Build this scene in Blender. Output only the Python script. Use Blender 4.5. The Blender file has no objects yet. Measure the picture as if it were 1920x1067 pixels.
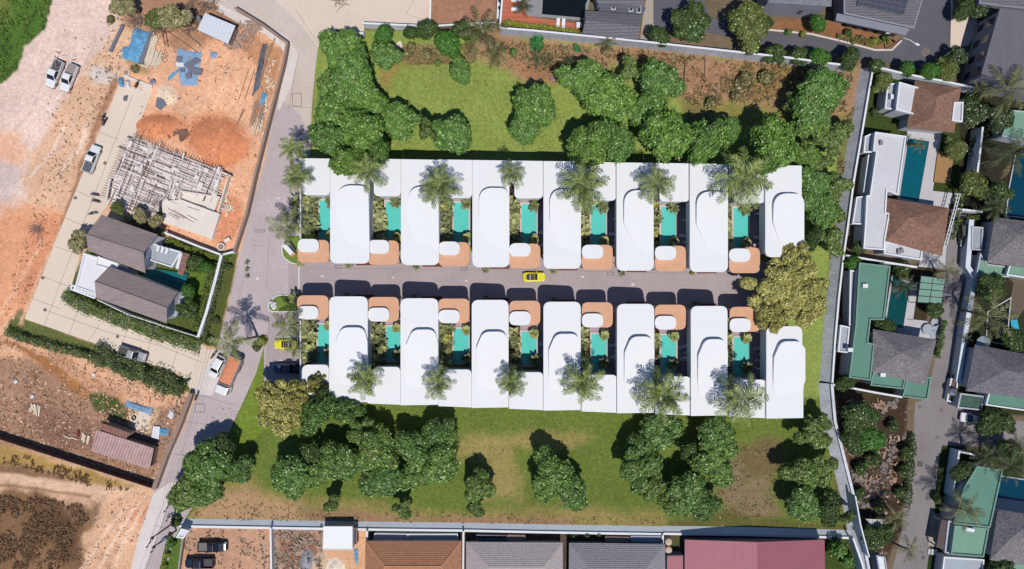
import bpy, math, random
import numpy as np
from mathutils import Vector

# ------------------------------------------------------------------ camera, sky, sun, exposure
SC = bpy.context.scene
COL = SC.collection
H = 128.0                                  # flying height of the drone, metres
cam = bpy.data.cameras.new('drone_camera')
cam.lens = 24.0; cam.sensor_width = 36.0; cam.sensor_fit = 'HORIZONTAL'
cam.clip_start = 0.5; cam.clip_end = 6000
camo = bpy.data.objects.new('drone_camera', cam)
camo.location = (0, 0, H); COL.objects.link(camo); SC.camera = camo

SUNV = Vector((-0.8, 3.1, -6.8)).normalized()      # direction the light travels
world = bpy.data.worlds.new('World'); SC.world = world; world.use_nodes = True
wn = world.node_tree; wn.nodes.clear()
sky = wn.nodes.new('ShaderNodeTexSky'); sky.sky_type = 'NISHITA'; sky.sun_disc = False
sky.sun_elevation = math.asin(-SUNV.z); sky.sun_rotation = math.atan2(-SUNV.x, -SUNV.y)
sky.altitude = 50; sky.air_density = 1.0; sky.dust_density = 0.0; sky.ozone_density = 7.0
bg = wn.nodes.new('ShaderNodeBackground'); bg.inputs['Strength'].default_value = 0.09
wo = wn.nodes.new('ShaderNodeOutputWorld')
wn.links.new(sky.outputs[0], bg.inputs[0]); wn.links.new(bg.outputs[0], wo.inputs[0])
sun = bpy.data.lights.new('sun', 'SUN'); sun.energy = 4.1; sun.angle = math.radians(0.5)
sun.color = (1.0, 0.955, 0.875)
suno = bpy.data.objects.new('sun', sun); COL.objects.link(suno)
suno.rotation_euler = SUNV.to_track_quat('-Z', 'Y').to_euler(); suno.location = (20, -60, 150)
SC.view_settings.view_transform = 'Standard'; SC.view_settings.look = 'None'
SC.view_settings.exposure = 0.0; SC.view_settings.gamma = 1.0
SC.view_settings.use_curve_mapping = False
SC.cycles.max_bounces = 6

rnd = random.Random(7)
# ------------------------------------------------------------------ helpers
def W(px, py, z=0.0):
    """the point at height z that stands at pixel (px, py) of the 1920 wide photograph"""
    k = 0.1*(1 - z/H)
    return ((px-960)*k, (533.5-py)*k, z)
def WP(poly, z=0.0):
    return [W(x, y, z)[:2] for x, y in poly]
KA = 1.0/1.30
def C(r, g, b, k=1.0):
    def f(c):
        c /= 255.0
        return c/12.92 if c <= 0.04045 else ((c+0.055)/1.055)**2.4
    return (min(.9, f(r)*KA*k), min(.9, f(g)*KA*k), min(.9, f(b)*KA*k), 1.0)

MATS = {}
def mat(name, c, rough=0.85, var=0.12, scale=1.0, var2=0.0, scale2=8.0, bump=0.0, bscale=None,
        spec=0.3, metal=0.0, attr=None, stretch=None, trans=0.0):
    """procedural material: base colour broken by two noises (or taken from a colour attribute)"""
    if name in MATS: return MATS[name]
    m = bpy.data.materials.new(name); m.use_nodes = True
    nt = m.node_tree; N = nt.nodes; L = nt.links
    b = N['Principled BSDF']
    b.inputs['Roughness'].default_value = rough
    b.inputs['Specular IOR Level'].default_value = spec
    b.inputs['Metallic'].default_value = metal
    geo = N.new('ShaderNodeNewGeometry')
    vec = geo.outputs['Position']
    if stretch:
        mp = N.new('ShaderNodeMapping'); mp.inputs['Rotation'].default_value = (0, 0, math.radians(stretch[0]))
        mp.inputs['Scale'].default_value = stretch[1]
        L.new(vec, mp.inputs['Vector']); vec = mp.outputs[0]
    if attr:
        a = N.new('ShaderNodeAttribute'); a.attribute_name = attr; colr = a.outputs['Color']
    else:
        rg = N.new('ShaderNodeRGB'); rg.outputs[0].default_value = c; colr = rg.outputs[0]
    for v, s in ((var, scale), (var2, scale2)):
        if v <= 0: continue
        n = N.new('ShaderNodeTexNoise'); n.inputs['Scale'].default_value = s
        n.inputs['Detail'].default_value = 5; n.inputs['Roughness'].default_value = 0.65
        L.new(vec, n.inputs['Vector'])
        mr = N.new('ShaderNodeMapRange'); mr.inputs['From Min'].default_value = 0.3
        mr.inputs['From Max'].default_value = 0.7
        mr.inputs['To Min'].default_value = 1-v; mr.inputs['To Max'].default_value = 1+v
        L.new(n.outputs['Fac'], mr.inputs['Value'])
        mx = N.new('ShaderNodeVectorMath'); mx.operation = 'SCALE'
        L.new(colr, mx.inputs[0]); L.new(mr.outputs[0], mx.inputs['Scale']); colr = mx.outputs[0]
    L.new(colr, b.inputs['Base Color'])
    if bump > 0:
        n = N.new('ShaderNodeTexNoise'); n.inputs['Scale'].default_value = bscale or scale2
        n.inputs['Detail'].default_value = 4; L.new(vec, n.inputs['Vector'])
        bp = N.new('ShaderNodeBump'); bp.inputs['Strength'].default_value = bump
        bp.inputs['Distance'].default_value = 0.1
        L.new(n.outputs['Fac'], bp.inputs['Height']); L.new(bp.outputs[0], b.inputs['Normal'])
    MATS[name] = m
    return m

def striped(name, c, c2, deg, pitch, rough=0.7, metal=0.0, spec=0.3, bump=0.6, noise=0.2, nscale=2.0, gap=0.5):
    """corrugated, planked or tiled surface: bands across a direction, with worn patches"""
    if name in MATS: return MATS[name]
    m = bpy.data.materials.new(name); m.use_nodes = True
    nt = m.node_tree; N = nt.nodes; L = nt.links; b = N['Principled BSDF']
    b.inputs['Roughness'].default_value = rough; b.inputs['Metallic'].default_value = metal
    b.inputs['Specular IOR Level'].default_value = spec
    geo = N.new('ShaderNodeNewGeometry')
    mp = N.new('ShaderNodeMapping'); mp.vector_type = 'TEXTURE'
    mp.inputs['Rotation'].default_value = (0, 0, math.radians(deg))
    L.new(geo.outputs['Position'], mp.inputs['Vector'])
    wv = N.new('ShaderNodeTexWave'); wv.inputs['Scale'].default_value = 0.314/pitch
    wv.inputs['Distortion'].default_value = 0.15; wv.inputs['Detail'].default_value = 1
    L.new(mp.outputs[0], wv.inputs['Vector'])
    n = N.new('ShaderNodeTexNoise'); n.inputs['Scale'].default_value = nscale
    n.inputs['Detail'].default_value = 6; n.inputs['Roughness'].default_value = .7
    L.new(geo.outputs['Position'], n.inputs['Vector'])
    mr = N.new('ShaderNodeMapRange'); mr.inputs['From Min'].default_value = .3; mr.inputs['From Max'].default_value = .7
    mr.inputs['To Min'].default_value = 1-noise; mr.inputs['To Max'].default_value = 1+noise
    L.new(n.outputs['Fac'], mr.inputs['Value'])
    mx = N.new('ShaderNodeMix'); mx.data_type = 'RGBA'
    mx.inputs[6].default_value = c; mx.inputs[7].default_value = c2
    rp = N.new('ShaderNodeMapRange'); rp.inputs['From Min'].default_value = gap; rp.inputs['From Max'].default_value = 1.0
    L.new(wv.outputs['Fac'], rp.inputs['Value']); L.new(rp.outputs[0], mx.inputs[0])
    sc = N.new('ShaderNodeVectorMath'); sc.operation = 'SCALE'
    L.new(mx.outputs[2], sc.inputs[0]); L.new(mr.outputs[0], sc.inputs['Scale'])
    L.new(sc.outputs[0], b.inputs['Base Color'])
    bp = N.new('ShaderNodeBump'); bp.inputs['Strength'].default_value = bump; bp.inputs['Distance'].default_value = .05
    L.new(wv.outputs['Fac'], bp.inputs['Height']); L.new(bp.outputs[0], b.inputs['Normal'])
    MATS[name] = m
    return m

ORG = {}
LABELS = {}
def tag(o, label=None, cat=None, group=None, kind=None):
    if label: o['label'] = label
    if cat: o['category'] = cat
    if group: o['group'] = group
    if kind: o['kind'] = kind
    return o
def thing(name, label, cat, loc, group=None, rz=0.0, kind=None):
    o = bpy.data.objects.new(name, None); COL.objects.link(o)
    o.empty_display_size = 0.5
    o.location = loc; o.rotation_euler = (0, 0, rz); ORG[o.name] = Vector(loc)
    return tag(o, label, cat, group, kind)

class MB:
    """collects shapes in world coordinates; build() links them as one mesh object"""
    def __init__(s): s.v = []; s.f = []; s.m = []
    def add(s, vs, fs, mi=0):
        o = len(s.v); s.v += [tuple(v) for v in vs]
        s.f += [tuple(i+o for i in f) for f in fs]; s.m += [mi]*len(fs); return s
    def prism(s, poly, z0, z1, mi=0, side=None):
        """vertical prism over a plan outline; z1 may be a function of (x, y)"""
        n = len(poly)
        a = sum(poly[i][0]*poly[(i+1) % n][1]-poly[(i+1) % n][0]*poly[i][1] for i in range(n))
        if a < 0: poly = poly[::-1]
        zt = z1 if callable(z1) else (lambda x, y: z1)
        zb = z0 if callable(z0) else (lambda x, y: z0)
        vs = [(x, y, zb(x, y)) for x, y in poly]+[(x, y, zt(x, y)) for x, y in poly]
        s.add(vs, [tuple(range(n, 2*n))], mi)
        s.add(vs, [tuple(range(n-1, -1, -1))]+[(i, (i+1) % n, n+(i+1) % n, n+i) for i in range(n)],
              mi if side is None else side)
        return s
    def box(s, c, d, rz=0.0, mi=0, tilt=0.0):
        cx, cy, cz = c; dx, dy, dz = d[0]/2, d[1]/2, d[2]/2
        ca, sa = math.cos(rz), math.sin(rz); ct, st = math.cos(tilt), math.sin(tilt)
        vs = []
        for z in (-dz, dz):
            for x, y in ((-dx, -dy), (dx, -dy), (dx, dy), (-dx, dy)):
                x2, z2 = x*ct+z*st, -x*st+z*ct
                vs.append((cx+x2*ca-y*sa, cy+x2*sa+y*ca, cz+z2))
        return s.add(vs, [(3, 2, 1, 0), (4, 5, 6, 7), (0, 1, 5, 4), (1, 2, 6, 5), (2, 3, 7, 6), (3, 0, 4, 7)], mi)
    def bar(s, p, q, w, h=None, mi=0):
        """square bar from p to q"""
        h = h or w
        p = Vector(p); q = Vector(q); d = (q-p)
        if d.length < 1e-6: return s
        d.normalize(); up = Vector((0, 0, 1)) if abs(d.z) < .95 else Vector((1, 0, 0))
        a = d.cross(up).normalized()*w/2; b = a.cross(d).normalized()*h/2
        vs = [p-a-b, p+a-b, p+a+b, p-a+b, q-a-b, q+a-b, q+a+b, q-a+b]
        return s.add(vs, [(0, 1, 2, 3), (7, 6, 5, 4), (4, 5, 1, 0), (5, 6, 2, 1), (6, 7, 3, 2), (7, 4, 0, 3)], mi)
    def tube(s, pts, rs, n=8, mi=0, cap=True):
        pts = [Vector(p) for p in pts]; vs = []; fs = []
        for i, p in enumerate(pts):
            d = (pts[min(i+1, len(pts)-1)]-pts[max(i-1, 0)]).normalized()
            up = Vector((0, 0, 1)) if abs(d.z) < .9 else Vector((1, 0, 0))
            a = d.cross(up).normalized(); b = d.cross(a)
            for k in range(n):
                t = 2*math.pi*k/n; vs.append(p+(a*math.cos(t)+b*math.sin(t))*rs[i])
        for i in range(len(pts)-1):
            for k in range(n):
                fs.append((i*n+k, i*n+(k+1) % n, (i+1)*n+(k+1) % n, (i+1)*n+k))
        if cap: fs += [tuple(range(n)), tuple(range(len(vs)-1, len(vs)-1-n, -1))]
        return s.add(vs, fs, mi)
    def cyl(s, c, r, h, n=20, mi=0, r2=None):
        return s.tube([c, (c[0], c[1], c[2]+h)], [r, r if r2 is None else r2], n, mi)
    def wall(s, line, z0, z1, th, mi=0, close=False):
        """thick vertical wall along a plan line"""
        L = [Vector((p[0], p[1])) for p in line]; n = len(L); off = []
        for i in range(n):
            if close: a, b = L[i-1], L[(i+1) % n]
            else: a, b = L[max(i-1, 0)], L[min(i+1, n-1)]
            d1 = (L[i]-a).normalized() if (L[i]-a).length > 1e-6 else (b-L[i]).normalized()
            d2 = (b-L[i]).normalized() if (b-L[i]).length > 1e-6 else d1
            t = (d1+d2)
            t = t.normalized() if t.length > 1e-4 else d1
            nn = Vector((-t.y, t.x)); k = max(.5, nn.dot(Vector((-d1.y, d1.x))))
            off.append(nn*(th/2)/k)
        for i in range(n if close else n-1):
            j = (i+1) % n
            q = [L[i]+off[i], L[i]-off[i], L[j]-off[j], L[j]+off[j]]
            s.prism([(p.x, p.y) for p in q], z0, z1, mi)
        return s
    def build(s, name, mats, parent=None, smooth=False, label=None, cat=None, group=None, kind=None, org=None):
        if not isinstance(mats, (list, tuple)): mats = [mats]
        me = bpy.data.meshes.new(name)
        if parent is not None: o0 = ORG[parent.name]
        elif org is not None: o0 = Vector(org)
        else:
            A = np.array(s.v); mn, mxx = A.min(0), A.max(0)
            o0 = Vector(((mn[0]+mxx[0])/2, (mn[1]+mxx[1])/2, mn[2]))
        me.from_pydata([(v[0]-o0.x, v[1]-o0.y, v[2]-o0.z) for v in s.v], [], s.f)
        for mm in mats: me.materials.append(mm)
        if len(mats) > 1: me.polygons.foreach_set('material_index', s.m)
        if smooth: me.polygons.foreach_set('use_smooth', [True]*len(me.polygons))
        me.update()
        o = bpy.data.objects.new(name, me); COL.objects.link(o)
        if parent is not None: o.parent = parent
        else: o.location = o0
        ORG[o.name] = o0.copy()
        return tag(o, label, cat, group, kind)

def rpoly(poly, r, seg=5):
    """round the corners of an outline; r is a number or one radius per corner"""
    out = []; n = len(poly)
    for i in range(n):
        p = Vector(poly[i]); a = Vector(poly[i-1]); b = Vector(poly[(i+1) % n])
        ri = r[i] if isinstance(r, (list, tuple)) else r
        if ri <= 0: out.append(tuple(p)); continue
        u = (a-p); v = (b-p); ang = u.angle(v)
        if ang > math.pi-.02: out.append(tuple(p)); continue
        t = min(ri/math.tan(ang/2), u.length*.48, v.length*.48)
        p0 = p+u.normalized()*t; p1 = p+v.normalized()*t
        for k in range(seg+1):
            w = k/seg
            q = p0*(1-w)**2+p*2*w*(1-w)+p1*w*w
            # pull the quadratic curve onto something closer to an arc
            out.append(tuple(q*0.92+(p0*(1-w)+p1*w)*0.08))
    return out
def inset(poly, d):
    n = len(poly)
    a = sum(poly[i][0]*poly[(i+1) % n][1]-poly[(i+1) % n][0]*poly[i][1] for i in range(n))
    sg = 1 if a > 0 else -1
    out = []
    for i in range(n):
        p = Vector(poly[i]); u = (p-Vector(poly[i-1])).normalized(); v = (Vector(poly[(i+1) % n])-p).normalized()
        n1 = Vector((-u.y, u.x))*sg; n2 = Vector((-v.y, v.x))*sg
        m = (n1+n2); m = m/max(.3, m.dot(n1)) if m.length > .1 else n1
        out.append(tuple(p+m*d))
    return out
def copy_tree(o, parent=None):
    c = o.copy(); COL.objects.link(c)
    if parent is not None: c.parent = parent
    for ch in o.children: copy_tree(ch, c)
    return c
def fbm(x, y, scale, seed=0, octv=4):
    r = np.random.RandomState(seed); out = np.zeros_like(x, dtype=float); amp = 1.0; tot = 0
    for o in range(octv):
        T = r.rand(64, 64); X = x/scale*(2**o)+r.rand()*50; Y = y/scale*(2**o)+r.rand()*50
        xi = np.floor(X).astype(int); yi = np.floor(Y).astype(int)
        fx = X-xi; fy = Y-yi; fx = fx*fx*(3-2*fx); fy = fy*fy*(3-2*fy)
        a = T[xi % 64, yi % 64]; b = T[(xi+1) % 64, yi % 64]; c = T[xi % 64, (yi+1) % 64]; d = T[(xi+1) % 64, (yi+1) % 64]
        out += amp*((a*(1-fx)+b*fx)*(1-fy)+(c*(1-fx)+d*fx)*fy); tot += amp; amp *= .55
    return out/tot
ORD = ['first', 'second', 'third', 'fourth', 'fifth', 'sixth', 'seventh', 'eighth', 'ninth', 'tenth', 'eleventh', 'twelfth']
# ------------------------------------------------------------------ ground: one sheet, soil and turf patches
def sdist(poly, X, Y):
    P = np.array(poly, float); n = len(P)
    d = np.full(X.shape, 1e9); ins = np.zeros(X.shape, bool)
    for i in range(n):
        ax, ay = P[i]; bx, by = P[(i+1) % n]
        ex, ey = bx-ax, by-ay; wx, wy = X-ax, Y-ay
        t = np.clip((wx*ex+wy*ey)/(ex*ex+ey*ey+1e-9), 0, 1)
        d = np.minimum(d, np.hypot(wx-ex*t, wy-ey*t))
        c = ((ay <= Y) & (by > Y)) | ((by <= Y) & (ay > Y))
        with np.errstate(divide='ignore', invalid='ignore'):
            xx = ax+(Y-ay)*ex/np.where(abs(ey) < 1e-9, 1e-9, ey)
        ins ^= c & (X < xx)
    return np.where(ins, d, -d)
def ell(cx, cy, rx, ry, n=14, rot=0):
    r = math.radians(rot)
    return [(cx+rx*math.cos(t)*math.cos(r)-ry*math.sin(t)*math.sin(r), cy+rx*math.cos(t)*math.sin(r)+ry*math.sin(t)*math.cos(r))
            for t in [2*math.pi*k/n for k in range(n)]]
def band(pts, w):
    """outline of a ribbon along px points"""
    L = []; R = []
    for i, p in enumerate(pts):
        a = Vector(pts[max(i-1, 0)]); b = Vector(pts[min(i+1, len(pts)-1)]); t = (b-a).normalized()
        ww = w[i] if isinstance(w, (list, tuple)) else w
        L.append((p[0]-t.y*ww/2, p[1]+t.x*ww/2)); R.append((p[0]+t.y*ww/2, p[1]-t.x*ww/2))
    return L+R[::-1]

TAN = (228, 184, 150); PINK = (234, 204, 191); ORANGE = (238, 180, 142); DEEP = (220, 134, 90)
BROWN = (152, 112, 88); LAWN = (133, 148, 76); LAWN2 = (100, 116, 52); DRY = (160, 128, 88)
# outline (px), colour, turf amount, edge softness (px), edge wobble (px)
LAYERS = [
 ([(-200,-200),(620,-200),(620,1300),(-200,1300)], TAN, 0, 5, 0),
 ([(600,-200),(2300,-200),(2300,1300),(300,1300)], (120,104,84), .3, 5, 0),
 ([(115,-80),(270,-80),(215,60),(170,115),(110,200),(70,270),(45,330),(60,370),(20,420),(-80,460),(-80,160),(30,130),(60,60)], PINK, 0, 10, 14),
 ([(-80,285),(25,290),(45,330),(20,380),(-80,400)], (218,194,188), 0, 14, 14),
 ([(-80,235),(40,250),(60,300),(20,300),(-80,270)], (238,186,154), 0, 14, 16),
 ([(-80,420),(40,385),(110,400),(130,470),(70,580),(20,610),(-80,640)], (230,164,124), 0, 22, 18),
 ([(60,420),(125,400),(100,520),(40,590),(30,560)], (222,150,112), 0, 14, 12),
 ([(-80,-80),(118,-80),(84,55),(48,88),(36,128),(8,158),(-80,180)], (78,108,46), 1, 3, 6),
 ([(-80,-80),(25,-80),(15,40),(-80,90)], (112,118,60), 1, 12, 12),
 (ell(188,145,26,16,rot=20), (222,206,196), 0, 8, 8),
 # verge beside the concrete drive
 (band([(215,150),(150,330),(60,570)], [14,9,12]), (178,132,102), 0, 3, 5),
 (band([(48,585),(20,625)], 22), (120,112,78), .7, 4, 4),
 ([(20,600),(48,598),(226,660),(352,712),(362,738),(300,722),(200,680),(90,640),(14,622)], (98,104,58), 1, 3, 3),
 # building plot
 ([(250,60),(380,20),(440,15),(537,80),(530,120),(500,240),(480,320),(440,470),(290,440),(205,385),(262,245),(230,150)], ORANGE, 0, 5, 3),
 ([(225,-20),(440,-20),(470,40),(380,75),(300,60),(240,50)], (176,132,104), .15, 12, 12),
 ([(320,60),(390,40),(385,80),(340,100),(300,80)], (186,140,108), 0, 8, 8),
 (ell(300,235,48,24,rot=12), (222,142,98), 0, 10, 10),
 (ell(410,262,64,50,rot=20), (222,142,98), 0, 12, 12),
 (ell(312,178,22,22), (240,212,184), 0, 5, 6),
 (ell(258,122,30,14,rot=20), (170,140,104), .5, 8, 8),
 ([(455,55),(530,95),(515,160),(490,250),(478,250),(480,120),(450,90)], (205,148,108), 0, 6, 6),
 (ell(425,410,28,50,rot=15), (226,150,112), 0, 8, 6),
 # villa garden of the grey roofed house
 ([(250,420),(415,478),(372,640),(330,620),(120,560),(160,470)], (84,94,48), .8, 3, 2),
 ([(330,500),(405,480),(385,560),(360,600),(330,560)], (92,116,44), 1, 4, 3),
 ([(414,476),(448,474),(409,652),(390,650),(372,640)], (88,94,50), .9, 3, 3),
 # orange strip and rough brown plot
 ([(-80,612),(20,622),(100,650),(220,690),(362,745),(340,790),(240,770),(150,740),(60,700),(-80,690)], (232,178,140), 0, 6, 8),
 ([(-80,668),(60,675),(120,705),(180,745),(235,770),(335,765),(350,745),(330,800),(285,912),(150,870),(-80,815)], (172,132,108), 0, 6, 12),
 ([(50,670),(120,660),(170,700),(235,735),(235,760),(170,750),(110,705)], (206,154,116), 0, 8, 10),
 ([(90,765),(170,790),(190,850),(100,840),(60,790)], (148,110,92), 0, 16, 16),
 (band([(-10,642),(30,648),(70,670),(110,700),(140,725),(165,745)], [4,8,14,18,24,18]), (174,118,72), 0, 4, 5),
 (ell(202,762,44,20,rot=32), (72,88,44), 1, 4, 8),
 ([(240,745),(300,770),(290,800),(262,830),(240,800)], (222,186,148), 0, 4, 4),
 # golden grass, tracks
 ([(-80,812),(0,830),(180,888),(284,918),(250,930),(120,895),(-80,860)], (170,138,84), .5, 8, 10),
 ([(-80,850),(110,890),(160,915),(-80,900)], (140,106,80), .3, 8, 10),
 (band([(-80,888),(60,905),(200,925),(290,935)], [26,22,26,40]), (226,186,156), 0, 4, 4),
 (band([(-80,900),(60,915),(170,930)], 5), (160,120,88), .2, 3, 3),
 ([(-80,912),(100,926),(190,942),(196,975),(165,1000),(158,1130),(-80,1130)], (138,104,76), .3, 16, 26),
 ([(60,930),(110,935),(150,960),(140,1040),(60,1000)], (98,72,52), .2, 24, 24),
 ([(130,940),(185,950),(180,985),(140,985)], (150,118,92), .2, 8, 8),
 ([(205,925),(292,915),(262,1000),(242,1130),(140,1130),(160,1010),(185,970)], (228,180,144), 0, 8, 10),
 (ell(262,965,16,24,rot=20), (224,158,120), 0, 8, 6),
 # the field in the middle
 ([(596,60),(700,58),(940,60),(1200,85),(1400,105),(1625,128),(1600,340),(1555,640),(1552,720),(1575,850),(1610,1010),(1300,1003),(880,996),(336,988),(372,930),(430,820),(470,725),(497,640),(500,716),(560,716),(564,300),(582,290),(590,120)], LAWN, 1, 2, 2),
 ([(560,745),(1560,745),(1600,1010),(330,990),(400,850),(470,725)], LAWN2, 1, 6, 4),
 ([(497,640),(500,720),(560,740),(500,800),(430,880),(372,930),(470,725)], (112,132,52), 1, 3, 2),
 ([(940,60),(1200,82),(1400,102),(1625,128),(1610,200),(1590,230),(1480,215),(1400,200),(1290,190),(1180,130),(1080,128),(1040,150),(985,160),(960,140),(930,118),(900,112),(880,90),(905,60)], (168,132,100), .2, 14, 18),
 ([(1290,120),(1370,115),(1380,190),(1330,205),(1290,180)], (176,132,102), 0, 8, 10),
 ([(1380,120),(1470,125),(1560,150),(1540,190),(1420,190),(1370,160)], (146,118,76), .6, 10, 14),
 ([(1300,190),(1590,215),(1560,260),(1460,250),(1330,215)], (132,126,68), .9, 14, 12),
 ([(960,110),(1050,120),(1050,160),(1000,160)], (170,122,90), 0, 10, 10),
 ([(715,110),(760,108),(735,150),(720,170),(706,150)], (150,134,76), .6, 8, 8),
 ([(745,100),(900,95),(880,120),(800,125),(750,125)], (138,126,72), .6, 10, 10),
 ([(1280,190),(1330,190),(1340,240),(1300,240)], (124,112,72), .6, 10, 10),
 # bare patches south of the villas
 ([(850,830),(900,815),(1060,808),(1105,820),(1040,835),(965,840),(975,880),(985,935),(905,940),(920,880),(880,855),(845,850)], (150,136,84), .55, 16, 16),
 ([(400,900),(470,890),(520,930),(680,945),(860,960),(1100,950),(1240,960),(1240,994),(340,984),(370,940)], (142,128,78), .55, 16, 16),
 ([(390,925),(470,920),(560,950),(560,975),(700,985),(350,982)], (182,146,108), .2, 16, 16),
 ([(560,960),(900,968),(1080,972),(1080,990),(600,984)], (156,122,92), .25, 9, 10),
 ([(1350,860),(1400,850),(1440,830),(1465,850),(1440,920),(1470,960),(1440,975),(1350,968),(1340,900)], (134,116,86), .3, 18, 16),
 ([(1380,840),(1440,815),(1470,830),(1455,890),(1400,900)], (116,100,66), .3, 12, 12),
 ([(1250,975),(1350,960),(1590,985),(1600,1005),(1250,998)], (96,94,52), .7, 8, 10),
 ([(1560,800),(1580,800),(1610,990),(1590,1000),(1560,880)], (112,90,62), .3, 6, 6),
 ([(1580,240),(1608,200),(1560,600),(1540,640)], (120,122,76), .7, 5, 6),
 # parking plot bottom left, building yards
 ([(340,986),(505,990),(508,1130),(318,1130)], (200,154,124), 0, 3, 4),
 ([(300,1067),(325,985),(345,985),(330,1130),(296,1130)], (84,108,48), 1, 3, 2),
 ([(512,990),(606,990),(606,1130),(512,1130)], (184,150,126), 0, 3, 3),
 ([(520,1010),(590,1005),(600,1040),(540,1080)], (150,108,86), 0, 8, 8),
 ([(606,990),(690,990),(690,1130),(606,1130)], (220,170,130), 0, 3, 3),
 (ell(576,1050,13,22), (150,150,158), 0, 2, 3),
 (ell(603,1058,16,24), (212,182,152), 0, 2, 3),
 (ell(630,1066,18,20), (236,220,200), 0, 2, 3),
 ([(688,994),(1250,1000),(1250,1130),(688,1130)], (92,78,68), 0, 2, 2),
 ([(1250,1000),(1620,1008),(1650,1130),(1250,1130)], (84,80,56), .6, 2, 2),
 ([(1545,1008),(1600,1008),(1625,1130),(1545,1130)], (66,80,38), 1, 3, 4),
 # ground of the plots beyond the walls
 ([(805,-80),(930,-80),(928,42),(880,45),(808,48)], (170,126,100), .1, 4, 5),
 ([(1440,55),(1520,64),(1580,78),(1660,94),(1690,75),(1560,40),(1460,40)], (150,104,70), .2, 4, 6),
 ([(1630,128),(1832,165),(1800,380),(1600,480)], (58,72,34), 1, 3, 3),
 ([(1560,480),(1760,500),(1700,760),(1560,740)], (70,60,44), .3, 3, 3),
 ([(1565,740),(1700,755),(1690,1000),(1640,1090),(1590,880)], (74,56,44), .3, 4, 8),
 (ell(1650,910,26,30), (84,70,60), .2, 8, 14),
 ([(1730,830),(1920,850),(1920,1130),(1730,1130),(1715,1000)], (44,58,30), .9, 4, 4),
 ([(1800,160),(1990,160),(1990,560),(1800,560)], (52,50,38), .4, 3, 4),
 ([(1830,560),(1990,560),(1990,780),(1790,780)], (50,56,38), .4, 3, 4),
]
for k_, (x_, y_) in enumerate([(60,330),(90,300),(110,330),(20,250),(85,210),(120,170),(60,190)]):
    LAYERS.append((band([(x_,y_),(x_+38,y_-42),(x_+60,y_-92)], 3), (214,184,168) if k_ % 2 else (246,224,212), 0, 4, 8))
for a_ in ([(60,600),(90,520),(130,420),(170,330)], [(40,610),(72,520),(112,430)], [(0,590),(40,520),(80,450)]):
    LAYERS.append((band(a_, 5), (238,186,150), 0, 5, 8))
for a_ in ([(150,1067),(200,1000),(240,950)], [(185,1067),(225,1000),(262,940)], [(215,1067),(240,1010),(270,950)]):
    LAYERS.append((band(a_, 5), (244,208,180), 0, 4, 6))
for a_ in ([(400,110),(390,180),(340,215)], [(440,110),(450,180),(420,205)], [(420,90),(425,150),(400,200)]):
    LAYERS.append((band(a_, 4), (244,194,158), 0, 4, 7))
MOUNDS = [(300,236,46,22,1.0), (410,262,60,46,1.5), (576,1050,13,20,.7), (603,1058,15,22,.6), (630,1066,16,18,.6), (312,176,20,20,.35)]
def mound(px, py):
    z = np.zeros_like(px, dtype=float)
    for cx, cy, rx, ry, h in MOUNDS:
        d = ((px-cx)/rx)**2+((py-cy)/ry)**2
        z = np.maximum(z, h*np.clip(1-d, 0, 1)**1.3)
    return z
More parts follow.
